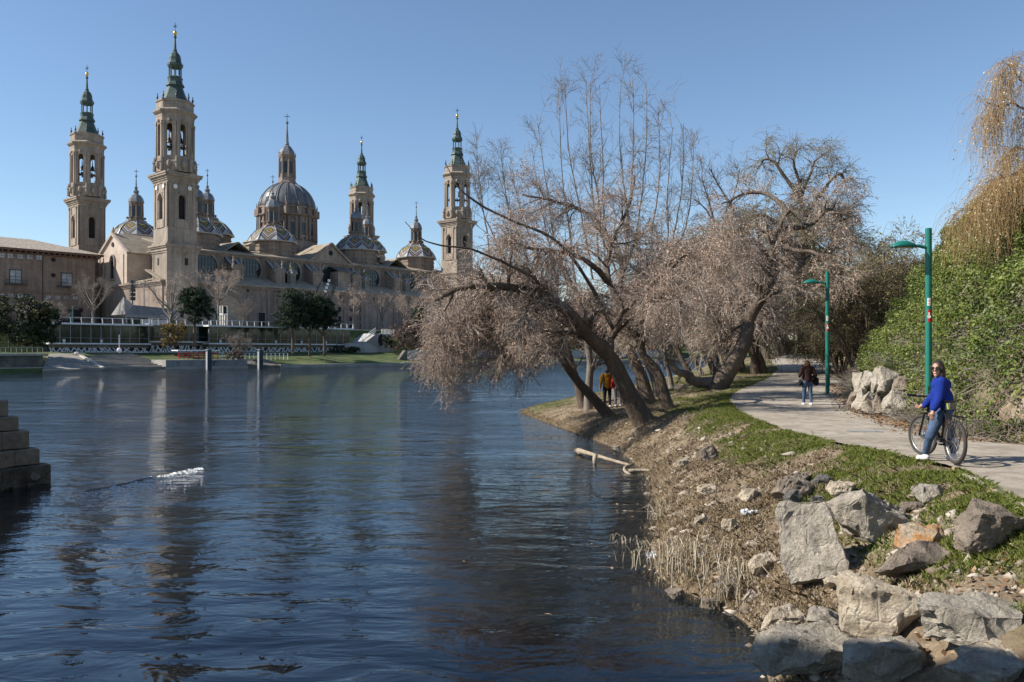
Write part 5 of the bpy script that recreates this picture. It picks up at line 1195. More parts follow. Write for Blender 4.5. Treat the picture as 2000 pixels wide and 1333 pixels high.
# ------------------------------------------------------------------ turf, straw, reeds, litter
def bank_pts(n, d0, d1, t0=-.02, t1=1.0, pw=1.6):
    dd = d0*(d1/d0)**rng.uniform(0, 1, n)**1.0; xs, xl = interp(XS, dd), interp(XL, dd)
    X = xs+(xl-xs)*rng.uniform(t0, t1, n); return np.stack([X, dd, zg(X, dd)], 1), (X-xs)/(xl-xs)
def blades(p, h, w, lean, tint, name, mat, label, cat):
    n = len(p); a = rng.uniform(0, 6.283, n); hh = rng.uniform(h[0], h[1], n); ww = rng.uniform(w[0], w[1], n)
    sx = np.stack([np.cos(a), np.sin(a), np.zeros(n)], 1)*ww[:, None]/2
    ln_ = rng.normal(size=(n, 3))*lean*hh[:, None]; ln_[:, 2] = 0
    mid = p+ln_*.35+np.array([0,0,1])*hh[:, None]*.6; tip = p+ln_+np.array([0,0,1])*hh[:, None]*(1-.3*lean)
    V = np.stack([p-sx, p+sx, mid+sx*.8, tip, mid-sx*.8], 1).reshape(-1, 3)
    o = npmesh(name, V, [np.arange(n*5).reshape(-1, 5)], mat, None, False, np.repeat(tint, 5)); tag(o, label, cat, kind='stuff'); return o
M_grass = tinted('grass blades', [(0,(.08,.11,.018)), (.5,(.15,.20,.03)), (.85,(.24,.26,.055)), (1,(.34,.30,.13))], .6, .2)
M_straw = tinted('dry straw', [(0,(.14,.10,.06)), (.5,(.27,.205,.13)), (.85,(.40,.32,.21)), (1,(.52,.44,.32))], .85)
M_reed = tinted('pale dead reeds', [(0,(.30,.24,.16)), (.6,(.48,.42,.31)), (1,(.60,.54,.43))], .8)
p, t_ = bank_pts(460000, 7.0, 62); lw = lawn(p[:, 0], p[:, 1]); k = (rng.uniform(0,1,len(p)) < lw**1.2) & (p[:, 2] > .25); p = p[k]
sz = np.clip(p[:, 1]/14, 1, 2.4)
blades(p[:190000], (.03,.10), (.004,.009), .6, rng.uniform(0,1,min(len(p),190000)), 'grass', M_grass, 'short green turf along the path edge', 'grass')
p, t_ = bank_pts(300000, 8.0, 55, .0, .85); lw = lawn(p[:, 0], p[:, 1]); w_ = .5+.5*sn(p[:, 0], p[:, 1], .5, 6.)
k = (rng.uniform(0,1,len(p)) < np.clip(1.1*w_-lw, .05, 1)*np.clip(1.25-t_*.9, .1, 1)) & (p[:, 2] > .02); k &= ~((p[:, 1] < 11) & (p[:, 0] > 3.6) & (rng.uniform(0,1,len(p)) < .7)); p = p[k]
blades(p[:130000], (.03,.11), (.005,.010), .7, rng.uniform(0,1,min(len(p),130000)), 'dry_grass', M_straw, 'dry straw-coloured grass on the bank slope', 'dry grass')
# water-edge stubble
dd = rng.uniform(11, 50, 16000); X = interp(XS, dd)+rng.normal(size=16000)*.22+.08; p = np.stack([X, dd, np.maximum(zg(X, dd), -.12)], 1)
blades(p, (.04,.15), (.004,.008), .45, rng.uniform(0,1,16000), 'reed_stubble', M_straw, 'thin dry stubble standing along the water edge', 'reeds')
def reed_clump(px, py, n, h, label, seed, w=.5):
    r_ = np.random.default_rng(seed); c = hit(px, py); e = empty('reed_clump', tuple(c), 0, label, 'reeds', 'dead reed clumps at the water edge')
    q = r_.normal(size=(n, 2))*w*.4; base = np.stack([q[:, 0], q[:, 1], np.full(n, -.05)], 1); a = r_.uniform(0, 6.28, n); l_ = r_.uniform(.1,.6,n)[:, None]; hh = r_.uniform(h*.45, h, n)[:, None]
    dv = np.stack([np.cos(a), np.sin(a), np.zeros(n)], 1)
    P4 = np.stack([base, base+dv*l_*.15*h+np.array([0,0,1])*hh*.55, base+dv*l_*.5*h+np.array([0,0,1])*hh*.9, base+dv*l_*1.0*h+np.array([0,0,1])*hh*(1-l_*.6)], 1)
    so = Soup(); so.piece(tubes(P4, np.repeat(np.array([[.008,.007,.005,.003]]), n, 0), 3), r_, 0, 1, 12); so.build('stalks', M_reed, e); return e
reed_clump(1440, 1165, 46, .62, 'pale bent reeds beside the low boulder in the shallows', 1)
reed_clump(1365, 1110, 80, .58, 'thick clump of pale reeds at the water edge', 2, .9)
reed_clump(1310, 1100, 40, .5, 'thin reeds left of the thick reed clump', 3, .7)
reed_clump(1222, 1060, 26, .4, 'brown reed tuft standing in the water', 4, .35)
reed_clump(1298, 1010, 24, .45, 'small reed tuft further along the water edge', 5, .4)
reed_clump(1255, 1085, 20, .3, 'low broken reeds near the floating litter', 6, .6)
# fallen leaves and pebbles
p, t_ = bank_pts(4500, 7, 45, 0, 1.0); k = p[:, 2] > .05
so = Soup(); so.piece(quads(rng, p[k]+np.array([0,0,.02]), (.02,.045), np.tile([0,0,1.],(k.sum(),1)), .5, .7), rng, 0, 1, 4)
dd = rng.uniform(17, 40, 3500); X = interp(XR, dd)+rng.normal(size=3500)*.35; so.piece(quads(rng, np.stack([X, dd, zg(X, dd)+.035], 1), (.02,.05), np.tile([0,0,1.],(3500,1)), .5, .7), rng, 0, .8, 4)
o = so.build('fallen_leaves', tinted('fallen leaves', [(0,(.11,.06,.03)), (.5,(.22,.13,.07)), (.85,(.34,.24,.14)), (1,(.5,.42,.3))], .9)); tag(o, 'brown fallen leaves on the bank and path edge', 'leaves', kind='stuff')
oc = np.array([[1,0,0],[-1,0,0],[0,1,0],[0,-1,0],[0,0,1],[0,0,-1]], float); of = np.array([[0,2,4],[2,1,4],[1,3,4],[3,0,4],[2,0,5],[1,2,5],[3,1,5],[0,3,5]])
p, t_ = bank_pts(3600, 7.5, 34, -.06, .75); s_ = rng.gamma(1.6, .016, len(p))+.012; sc_ = s_[:, None]*rng.uniform(.6,1.3,(len(p),3))*np.array([1,1,.6])
V = p[:, None]+(oc[None]+rng.normal(size=(len(p),6,3))*.18)*sc_[:, None]; Fp = (np.arange(len(p))*6)[:, None, None]+of[None]
o = npmesh('pebbles', V.reshape(-1,3), [Fp.reshape(-1,3)], tinted('pebbles', [(0,(.15,.115,.085)),(.5,(.28,.23,.18)),(1,(.46,.41,.35))], .9), None, True, np.repeat(rng.uniform(0,1,len(p)),6)); tag(o, 'small stones scattered over the bank', 'pebbles', kind='stuff')
# ------------------------------------------------------------------ boulders
import bmesh
from mathutils import noise as mn
def rockmat(name, stops, vein=(.62,.58,.52), va=.35, scale=2.2):
    g = G(name); v = g.co(); n = g.noise(scale, v, 7, .65, .6); c = g.ramp(n, stops)
    w = g.n('TexWave', Scale=scale*.9, Distortion=9.0, Detail=4.0, Detail_Scale=1.6, Vector=v, bands_direction='DIAGONAL')
    c = g.mix(g.math('MULTIPLY', g.ramp(w.outputs['Fac'], [(.90, 0.0), (.99, 1.0)]), va*.35), c, vein)
    st_ = g.noise(scale*.8, g.co('Object', (1,1,4)), 5, .6, 1.0); c = g.mix(.5, c, g.mix(1, c, g.ramp(st_, [(.35, (.62,.58,.52)), (.6, (1.12,1.1,1.06))]), 'MULTIPLY'))
    f = g.noise(scale*14, v, 5, .7); c = g.mix(.55, c, g.mix(1, c, g.ramp(f, [(.3, .5), (.72, 1.4)]), 'MULTIPLY'))
    vo = g.n('TexVoronoi', Scale=scale*1.6, Vector=v, feature='DISTANCE_TO_EDGE')
    crack = g.ramp(vo.outputs['Distance'], [(0, 0.0), (.05, 1.0)])
    h = g.math('ADD', g.math('MULTIPLY', g.noise(scale*5, v, 8, .7).outputs[0], 1.0), g.math('MULTIPLY', crack, .12))
    return g.pbr(c, .88, g.bump(h, .09), 0, .25)
RM = {
 'grey': rockmat('grey limestone', [(.25,(.24,.215,.185)),(.45,(.40,.365,.315)),(.6,(.52,.475,.405)),(.8,(.62,.56,.475))]),
 'pale': rockmat('pale cream limestone', [(.25,(.36,.30,.23)),(.45,(.54,.46,.36)),(.65,(.65,.58,.47)),(.85,(.70,.64,.55))], (.7,.66,.6)),
 'brown': rockmat('brown iron-stained rock', [(.25,(.16,.135,.112)),(.5,(.29,.245,.205)),(.7,(.39,.325,.265)),(.85,(.46,.35,.25))], (.5,.36,.22), .3),
 'orange': rockmat('orange-streaked rock', [(.25,(.20,.15,.115)),(.42,(.48,.42,.34)),(.52,(.44,.22,.08)),(.62,(.50,.43,.34)),(.85,(.30,.22,.17))], (.65,.6,.52), .6, 1.4),
 'dark': rockmat('dark slate-grey rock', [(.25,(.10,.096,.092)),(.5,(.17,.163,.155)),(.75,(.27,.255,.24))], (.42,.41,.39), .25),
}
def boulder_mesh(seed, sx, sy, sz, npts=18, box=3.5, rough=.05, wedge=0.0, pts=None):
    r = random.Random(seed); bm = bmesh.new()
    for x, y, z in (pts or ()): bm.verts.new((x*sx/2, y*sy/2, z*sz/2))
    if pts: npts = 0
    for k in range(npts):
        v = Vector((r.gauss(0,1), r.gauss(0,1), r.gauss(0,1)))
        q = (abs(v.x)**box+abs(v.y)**box+abs(v.z)**box)**(1/box); v /= q; v *= r.uniform(.86,1.05)
        v.z += wedge*v.x*.5
        bm.verts.new((v.x*sx/2, v.y*sy/2, v.z*sz/2))
    res = bmesh.ops.convex_hull(bm, input=bm.verts)
    bmesh.ops.delete(bm, geom=list({g_ for g_ in res['geom_unused']+res['geom_interior'] if isinstance(g_, bmesh.types.BMVert)}), context='VERTS')
    bmesh.ops.dissolve_limit(bm, angle_limit=R(12), verts=bm.verts, edges=bm.edges)
    bmesh.ops.bevel(bm, geom=list(bm.edges), offset=min(sx,sy,sz)*.022, segments=1, affect='EDGES')
    bmesh.ops.triangulate(bm, faces=bm.faces)
    L = (sx+sy+sz)/3
    for _ in range(5):
        ed = [e for e in bm.edges if e.calc_length() > L*.10]
        if not ed: break
        bmesh.ops.subdivide_edges(bm, edges=ed, cuts=1); bmesh.ops.triangulate(bm, faces=bm.faces)
    bm.normal_update(); o = Vector((seed*3.7, seed*1.3, seed*.7))
    for v in bm.verts:
        n = mn.fractal(v.co/L*3.5+o, .8, 2.0, 5)*rough*.8*L+(mn.cell(v.co/L*4.5+o)-.5)*rough*.5*L+(mn.cell(v.co/L*9+o)-.5)*rough*.25*L
        v.co += v.normal*n
    me = bpy.data.meshes.new('boulder'); bm.to_mesh(me); bm.free()
    me.polygons.foreach_set('use_smooth', [True]*len(me.polygons)); me.set_sharp_from_angle(angle=R(28)); return me
ROCKS = []
def boulder(px0, px1, py0, py1, mat, label, seed, dep=.8, tilt=(0,0,0), npts=18, box=3.5, sink=.18, wedge=0., hk=.92, name='boulder', lift=0, grp='boulders on the near bank', pts=None):
    c = hit((px0+px1)/2, py1-(py1-py0)*.12); d = c[1]; w = (px1-px0)*d/F; h = (py1-py0)*d/F*hk; dp = w*dep
    me = boulder_mesh(seed, w*1.04, dp, h*(1+sink)*1.1, npts, box, .05, wedge, pts); me.materials.append(RM[mat])
    o = link(name, me); o.location = (c[0]+.0, d+dp*.2, c[2]+h*.5-h*sink*.4+lift); o.rotation_euler = tuple(R(a) for a in tilt)
    tag(o, label, 'rock', grp); ROCKS.append(o); return o
B = boulder
o1 = [(-1,.5),(-.9,.85),(-.25,.93),(.28,1),(.52,.55),(.82,-.15),(1,-.6),(.25,-.75),(-.48,-1),(-.78,-.6),(-.97,.05)]
B(1525,1662,1006,1160,'grey','tall grey slab leaning back, the stone with the biggest flat face', 1, .42, (-26,0,-26), 14, 6, .06, 0, .98, pts=[(x,-1+.12*z,z) for x, z in o1]+[(x*.85,.6+.4*z,z*.85-.1) for x, z in o1])
B(1622,1778,966,1056,'grey','long low grey boulder behind the leaning slab', 2, .8, (0,8,-12), 18, 3.5, .2, -.5)
B(1866,2014,987,1086,'brown','big rounded brown boulder at the right edge', 3, .7, (0,0,15), 20, 3.0)
B(1750,1864,1030,1082,'orange','orange and white streaked boulder beside the big brown one', 4, .7, (0,4,0))
B(1705,1866,1073,1140,'brown','brown wedge-shaped rock with a flat sloping top', 5, .55, (8,-6,10), 16, 5, .2, .35)
B(1645,1826,1134,1256,'pale','large blocky pale boulder in the middle of the rock pile', 6, .8, (-6,0,-20), 16, 5)
B(1806,2030,1176,1270,'grey','broad flat-topped slab with a pale front edge at the right', 7, .6, (7,2,8), 14, 7, .1, 0, .68, pts=[(-1,.3,.95),(-.6,1,1),(.5,1,1),(1,.2,.95),(.55,-.75,.9),(-.15,-.6,.95),(-.75,.35,-1),(.5,.8,-1),(.8,-.2,-1),(-.1,-1,-.7),(.4,-1,-.6)])
B(1483,1585,1188,1252,'pale','rounded cream boulder at the water beside the dark rocks', 8, .8, (0,0,20), 22, 2.4)
B(1570,1664,1198,1256,'grey','grey pointed rock between the cream boulder and the blocky one', 9, .8, (10,0,30), 14, 3)
B(1500,1592,1220,1288,'pale','smooth pale rock in front of the cream boulder', 10, .8, (0,-10,-15), 16, 2.8)
B(1478,1714,1238,1345,'grey','large dark shaded rock at the bottom edge', 11, .62, (6,0,-12), 18, 3.2, .15)
B(1650,1838,1250,1350,'grey','second dark shaded rock at the bottom, right of the large one', 12, .7, (0,4,10), 18, 3.5, .15)
B(1852,2030,1294,1360,'grey','dark rock at the bottom right corner', 13, .7, (0,0,20), 18, 3.5)
B(1862,2020,1268,1304,'pale','flat beige stone lying between the broad slab and the corner rock', 14, .6, (0,0,5), 14, 6, .2)
B(1505,1592,936,986,'brown','dark brown rock in the upper group', 15, .7, (0,6,0))
B(1528,1568,960,998,'dark','small dark upright stone below the upper group', 16, .8, (0,10,20))
B(1546,1588,926,950,'brown','topmost reddish rock of the upper group', 17)
B(1586,1626,928,952,'dark','bluish dark stone right of the upper group', 18, .8, (0,-12,0))
B(1611,1682,944,980,'pale','white rock between the upper group and the turf', 19, .7)
B(1581,1613,972,998,'dark','small black and white stone below the white rock', 20)
B(1440,1502,960,984,'pale','flat pale stone left of the upper group', 21, .7, (0,8,0))
B(1768,1846,952,980,'grey','thin flat slab lying on the green turf', 22, .6, (0,-6,15), 14, 6)
B(1758,1812,983,1000,'brown','narrow brown stone at the edge of the turf', 23, .5, (0,0,5), 14, 5)
B(1410,1440,1012,1046,'pale','white upright stone in the dry grass', 24, .7, (0,20,0))
B(1464,1523,1086,1122,'pale','small block-like cream stone left of the leaning slab', 25, .6, (0,-14,20), 12, 7)
B(1394,1462,1130,1174,'brown','low rounded rock among the pale reeds', 26, .7, (0,0,0), 20, 2.6)
B(1598,1682,1130,1156,'pale','thin cream stone at the foot of the leaning slab', 27, .5, (0,0,0), 12, 5)
B(1296,1336,1138,1172,'brown','wet brown stone in the shallows left of the reeds', 28, .9, (0,6,0), 14, 4, .1)
B(1368,1412,1164,1192,'brown','small wet stone in the shallows below the reeds', 29, .8, (0,0,10), 14, 4, .1)
B(1362,1406,948,968,'pale','white stone in the dry grass above the water', 30, .6)
B(1352,1386,1010,1028,'pale','small white stone near the water edge', 31, .5, (0,-20,0))
B(1372,1394,1044,1064,'pale','small cream stone right of the water edge', 32, .6)
B(1322,1346,894,916,'grey','small grey stone below the grassy hump', 33, .7)
B(1368,1406,872,906,'brown','brown stone half buried in the straw', 34, .7, (0,-25,0))
B(1640,1682,966,985,'grey','grey stone partly behind the white rock', 35, .7)
B(1195,1216,868,884,'grey','grey stone in the water by the driftwood', 36, .8)
B(1540,1580,1004,1020,'grey','flat grey stone just above the leaning slab', 37, .6)
B(1410,1445,1240,1256,'brown','brown stone just breaking the shallow water', 38, .9)
B(1455,1490,1058,1074,'pale','buried cream stone in the straw', 39, .6)
B(1318,1345,752,764,'pale','pale stone on the sand near the fallen stem', 40, .6)
# ------------------------------------------------------------------ boulder wall at the foot of the slope
wl = hit(1700, 800); e = empty('boulder_wall', (float(wl[0]),float(wl[1]),float(wl[2])), 0, 'rough retaining wall of pale upright boulders under the ivy', 'wall')
for k, (x0,x1,y0,y1,mt,tl) in enumerate(((1665,1690,718,768,'grey',12),(1684,1704,728,772,'grey',8),(1700,1722,716,770,'grey',10),(1712,1748,722,776,'grey',16),(1655,1672,768,792,'brown',8),(1668,1692,762,800,'grey',8),(1686,1716,768,806,'grey',8),(1706,1730,772,808,'brown',4),(1728,1774,764,812,'grey',18),(1745,1770,738,772,'brown',10))):
    dd = 26.2-(x0-1655)/120*3.4+(y1 < 790)*.7; w = (x1-x0)*dd/F*1.36; h = (y1-y0)*dd/F*1.22
    me = boulder_mesh(200+k, w, .9, h, 14, 4.0, .04); me.materials.append(RM[mt]); o = link('stone', me, e)
    pc = P((x0+x1)/2, (y0+y1)/2, dd+.3); o.location = tuple(pc-np.array(wl)); o.rotation_euler = (R(-12), R(tl), R(-25))
# ------------------------------------------------------------------ bridge pier and the stone bridge beside the viewer
M_pier = surf('dressed pier stone', [(.25,(.155,.12,.09)),(.5,(.25,.20,.15)),(.75,(.35,.29,.22))], .9, .9, .05, 6, .45)
br = empty('stone_bridge', (-13.5, 17, 0), 0, 'stepped stone cutwater of the bridge pier at the left edge', 'bridge')
OB = np.array([13.5,-17,0])
def pz2(px, d): return (px-1000)/F*d
ns = np.array([-12.16, 22.1]); nd = nrm(np.array([-.14,-1.])); fd = nrm(np.array([-.78,-.63]))
def course(z0, z1, step, name, bl, mat):
    n0 = ns+np.array([-step*.95, -step*.05]); A1 = n0+nd*10; C1 = n0+fd*11; mid = np.array([-21.5,9.5])
    q = MB(tuple(OB)); ins = np.array([-.06,0]); q.prism([tuple(n0+ins), tuple(C1+ins), tuple(mid), tuple(A1+ins)], 2, z0, z1-.012); q.build(name, mat, br)
    for dv, side in ((nd, 1), (fd, -1)):
        pos = 0.0; r = random.Random(int(z0*100)+side)
        nv = np.array([dv[1], -dv[0]])*(-side); t = 0
        while pos < 6.2:
            ln2 = r.uniform(.75,1.25); a = n0+dv*pos; b_ = n0+dv*(pos+ln2-.025)
            if (a[0]/a[1] > -.74): 
                q = MB(tuple(OB)); o1 = r.uniform(0,.02); inn = -nv*.5
                q.prism([tuple(a+nv*o1), tuple(b_+nv*o1), tuple(b_+inn), tuple(a+inn)], 2, z0+.012, z1); bo = q.build('block', mat, br); bv = bo.modifiers.new('worn', 'BEVEL'); bv.width = .025; bv.segments = 2
            pos += ln2
zc = [-1.5, .48, .89, 1.35, 1.72, 2.13, 2.75, 3.4, 4.1, 4.9]
M_foot = surf('mossy pier footing', [(.3,(.045,.04,.03)),(.5,(.14,.115,.085)),(.7,(.26,.21,.16))], 1.4, .9, .12, 5, .5)
for k in range(9): course(zc[k], zc[k+1], 0 if k == 0 else .02+.275*k, 'course', 0, M_foot if k == 0 else M_pier)
me = boulder_mesh(300, .9, 1.0, .8, 20, 3, .09); me.materials.append(M_foot); o = link('footing_rock', me, br); o.location = (-12.4+13.5, 21.8-17, .1)
me = boulder_mesh(301, .5, .6, .6, 16, 3, .09); me.materials.append(M_foot); o = link('footing_rock', me, br); o.location = (-12.5+13.5, 20.6-17, .1)
bd = nrm(np.array([.8,-.6])); bn = np.array([-bd[1], bd[0]]); bn = bn if bn[1] > 0 else -bn
e0 = np.array([-11.72, 6.45])
def bseg(t0, t1, o0, o1, z0, z1, name, mat=M_pier):
    pts = [e0+bd*t0+bn*o0, e0+bd*t1+bn*o0, e0+bd*t1+bn*o1, e0+bd*t0+bn*o1]; q = MB(tuple(OB)); q.prism([tuple(p_) for p_ in pts][::-1], 2, z0, z1); return q.build(name, mat, br)
bseg(-60, 45, -7.5, 0, 9.7, 10.6, 'deck'); bseg(-60, 45, -.45, .0, 10.62, 11.7, 'parapet'); bseg(-60, 45, -7.5, -7.05, 10.62, 11.7, 'parapet')
bseg(-12, -6, -7.2, -.3, -2, 9.69, 'pier_body')
for s in (-1, 1):      # arch haunches either side of the pier
    for k in range(7):
        x = k*.9; z = 9.69-6.0*(1-math.sqrt(max(0, 1-((6.3-x)/6.3)**2)))
        t0 = -6+x if s > 0 else -12-x-.9
        bseg(t0, t0+.9, -7.2, -.3, max(z, 3.0), 9.69, 'arch_voussoir')
# ------------------------------------------------------------------ sunken ledge with white water
a_, c_ = np.array([*P(155,962,1)[:1],0,0]), 0
def wp(px, py, z=0.0): d_ = (HC-z)*F/(py-YH); return np.array([(px-1000)/F*d_, d_, z])
led = [wp(150,964), wp(215,953), wp(280,938), wp(340,924), wp(395,914)]
q = MB(); q.tube([tuple(p_+(0,.12,-.07)) for p_ in resample(led, 14)], [.06,.09,.1,.1,.11,.1,.11,.1,.1,.1,.1,.09,.08,.04], 8)
lo_ = q.build('sunken_ledge', M_foot); tag(lo_, 'dark ledge just under the water with a white lip of foam', 'ledge')
rf = np.random.default_rng(8); LP_ = resample(led, 200); n = 2600
i_ = (200*rf.uniform(0,1,n)**.6).astype(int).clip(0,199); t_ = i_/200
off = np.abs(rf.normal(size=n))*(.16+2.4*t_*(1.12-t_)); pos = LP_[i_]+np.stack([off*.25+rf.normal(size=n)*.05, -off-.02, .004+.012*rf.uniform(0,1,n)], 1)
near = (off < .05) & (t_ > .45) & (rf.uniform(0,1,n) < .4)
kp = near | (rf.uniform(0,1,n) < .3); pos = pos[kp]; 
V = []; S_ = rf.gamma(1.6,.005,len(pos))+.003; 
oc2 = np.stack([np.array([[1.8,0,0],[0,.8,0],[-1.8,0,0],[0,-.8,0],[0,0,.6]])]*len(pos))*S_[:,None,None]*rf.uniform(.6,1.4,(len(pos),5,1))+pos[:,None]
fm = npmesh('foam', oc2.reshape(-1,3), [(np.arange(len(pos))*5)[:,None,None].repeat(4,1).reshape(-1,1)+np.tile(np.array([[0,1,4],[1,2,4],[2,3,4],[3,0,4]]),(len(pos),1))], plain('white foam',(.85,.88,.9),.4), None, True); tag(fm, 'white foam spilling over the sunken ledge', 'foam', kind='stuff')
# ------------------------------------------------------------------ driftwood, litter
dl = empty('driftwood_log', tuple(wp(1230,905)), 0, 'pale driftwood log lying in the shallows with a snapped branch', 'log'); ob = -wp(1230,905)
M_drift = surf('bleached driftwood',[(.25,(.20,.155,.11)),(.5,(.33,.27,.20)),(.8,(.46,.40,.31))],2.5,.9,.03,20,.5)
q = MB(tuple(ob)); q.tube([tuple(p_) for p_ in resample([wp(1126,880,.1), wp(1150,886,.14), wp(1190,898,.12), wp(1234,910,.1)],9)], [.08,.10,.075,.065,.06,.055,.05,.045,.035], 9); q.build('stem', M_drift, dl, True)
q = MB(tuple(ob)); q.tube([tuple(p_) for p_ in resample([wp(1163,890,.2), wp(1161,898,.12), wp(1162,912,-.1)],6)], [.075,.07,.06,.06,.05,.05], 8); q.build('branch', M_drift, dl, True)
q = MB(tuple(ob)); q.tube([tuple(p_) for p_ in resample([wp(1236,908,.16), wp(1222,912,.14), wp(1220,920,.05), wp(1234,930,-.05)],8)], .042, 8); q.build('branch', M_drift, dl, True)
q = MB(tuple(ob)); q.tube([tuple(p_) for p_ in resample([wp(1228,920,.06), wp(1260,919,.08), wp(1290,922,.12)],6)], [.05,.05,.05,.045,.04,.03], 8); q.build('branch', M_drift, dl, True)
me = boulder_mesh(310, .26, .22, .22, 14, 2.5, .12); me.materials.append(M_drift); o = link('root_knot', me, dl); o.location = tuple(wp(1134,883,.1)+ob)
lt_ = hit(1274, 1092); me = boulder_mesh(311, .28, .2, .16, 12, 2.2, .2); me.materials.append(plain('crumpled white plastic',(.62,.64,.66),.25)); o = link('plastic_litter', me); o.location = (lt_[0], lt_[1], max(lt_[2],0)+.05); tag(o, 'crumpled white plastic litter at the water edge', 'litter')
me = boulder_mesh(312, .34, .2, .1, 12, 2.2, .2); me.materials.append(plain('pale litter',(.6,.62,.64),.35)); c_ = hit(1460, 1008); o = link('plastic_litter', me); o.location = (c_[0], c_[1], c_[2]+.05); tag(o, 'flat whitish litter lying in the dry grass', 'litter')
# a few floating leaves
rf = np.random.default_rng(12); pts = np.array([wp(x, y, .006) for x, y in ((1170,950),(1205,985),(1120,1065),(1155,1063),(1105,1075),(1180,1008),(1235,1010),(1075,990),(1195,1110),(1070,1200),(1160,1305),(905,1097),(470,1275),(1215,925),(1245,985))])
V, Fq = quads(rf, pts, (.03,.06), np.tile([0,0,1.],(len(pts),1)), .1, .5); o = npmesh('floating_leaves', V, [Fq], tinted('fallen leaves', []), None, False, np.full(len(V), .8)); tag(o, 'pale leaves floating on the water', 'leaves', kind='stuff')
# ------------------------------------------------------------------ green lamp posts
M_lgreen = plain('sea green lamp paint', (.012,.16,.125), .38, .0, .5, .12)
def lamp(px, d, zt, label, stick=True, full=True):
    x = (px-1000)/F*d; z = float(zg(x, d)); e = empty('street_lamp', (x, d, z), R(4), label, 'street lamp', 'green street lamps along the path'); h = zt-z
    q = MB(); q.tube([(0,0,0),(0,0,h-.01)],.083,14); q.tube([(0,0,h-.01),(0,0,h)],[.083,.06],14); q.build('pole', M_lgreen, e, False).data.polygons.foreach_set('use_smooth',[False]*16) if False else q.build('pole', M_lgreen, e)
    q = MB(); q.tube([(0,0,0),(0,0,.03)],.15,14); q.box((-.07,-.09,.35),(.07,-.08,.75)); q.build('base_plate', M_lgreen, e)
    q = MB(); q.tube([(0,0,h-.52),(-.16,0,h-.5),(-.32,0,h-.46)],[.05,.045,.04],8); q.build('arm', M_lgreen, e)
    pr = MB(); prof = [(0,0.02),(.10,.03),(.2,.10),(.36,.155),(.5,.165),(.66,.12),(.76,.05),(.80,0.0)]
    vs = []; fs = []; m = 12
    for (t, hh) in prof:
        w = .17*math.sin(min(1,(t+.05)/.5)*1.57)*(1 if t < .55 else math.sqrt(max(.02,1-((t-.55)/.27)**2)))
        for k in range(m): a = math.pi*k/(m-1); vs.append((-.22-t, w*math.cos(a)*1.0, h-.52+hh*math.sin(a)+.01))
    for i in range(len(prof)-1):
        for k in range(m-1): fs.append((i*m+k, i*m+k+1, (i+1)*m+k+1, (i+1)*m+k))
    pr.add(vs, fs); o = pr.build('lamp_head', M_lgreen, e, True); md = o.modifiers.new('t','SOLIDIFY'); md.thickness = .015
    q = MB(); q.ball((-.66,0,h-.51),.14,12,6,(1.5,.75,.25)); q.build('diffuser', plain('lamp diffuser',(.35,.36,.33),.3), e, True)
    if stick:
        for (zz, hh, mt) in ((h-2.32,.16,plain('red sticker',(.5,.02,.02),.5)), (h-1.95,.1,plain('white sticker',(.7,.68,.65),.5))):
            q = MB(); w0 = R(-140); n_ = 6
            vs = []; 
            for k in range(n_+1):
                a = w0+R(62)*k/n_; vs += [(.0845*math.cos(a),.0845*math.sin(a),zz-hh), (.0845*math.cos(a),.0845*math.sin(a),zz+hh)]
            q.add(vs, [(2*k,2*k+2,2*k+3,2*k+1) for k in range(n_)]); so_ = q.build('sticker', mt, e)
            if hh > .12:
                q = MB(); a = R(-112); q.tf = Matrix.Translation((.0855*math.cos(a),.0855*math.sin(a),zz)) @ Matrix.Rotation(a, 4, 'Z') @ Matrix.Rotation(R(90), 4, 'Y'); q.lathe(.02,0,[(.045,-.002),(.045,.002)],10); q.box((-.09,-.02,-.002),(-.03,.02,.0025)); q.build('sticker_print', plain('white sticker',(.7,.68,.65)), so_)
            else:
                q = MB(); a = R(-110); q.tf = Matrix.Translation((.0855*math.cos(a),.0855*math.sin(a),zz)) @ Matrix.Rotation(a, 4, 'Z'); q.box((-.001,-.025,-.06),(.001,.02,-.04)); q.box((-.001,-.025,.0),(.001,.02,.015)); q.box((-.001,-.025,.04),(.001,.02,.055)); q.build('sticker_print', plain('pink print',(.5,.1,.1)), so_)
    return e
lamp(1813.5, 22.3, HC+(YH-446)/F*22.3, 'nearest green lamp post, behind the woman with the bicycle')
lamp(1616, 34.9, HC+(YH-530)/F*34.9, 'second green lamp post, right of the walking woman')
lamp(1634, 48, HC+(YH-554)/F*48, 'third green lamp post, partly hidden behind the second', False)
lamp(1605, 62, HC+(YH-566)/F*62, 'farthest green lamp post near the crest', False)
# ------------------------------------------------------------------ people
class Fig:
    def __init__(s, e, base): s.e = e; s.b = -np.asarray(base, float)
    def part(s, name, segs, mat, vox=.014, smooth=6, parent=None):
        m = MB(tuple(s.b))
        for g_ in segs:
            if np.ndim(g_[1]) == 1:
                p_, q_, a, b = g_; m.ball(tuple(p_), a, 12, 8); m.ball(tuple(q_), b, 12, 8)
                p_, q_ = np.asarray(p_, float), np.asarray(q_, float)
                m.tube([tuple(p_), tuple(q_)], [a, b], 12)
            else: c, r, sc, rz = g_; b0 = len(m.v); m.tf = Matrix.Translation(tuple(c)) @ Matrix.Rotation(rz, 4, 'Z'); m.ball((0,0,0), r, 16, 10, sc); m.tf = Matrix()
        o = m.build(name, mat, parent or s.e, True)
        md = o.modifiers.new('skin', 'REMESH'); md.mode = 'VOXEL'; md.voxel_size = vox; md.use_smooth_shade = True
        md = o.modifiers.new('soft', 'SMOOTH'); md.factor = .5; md.iterations = smooth
        return o
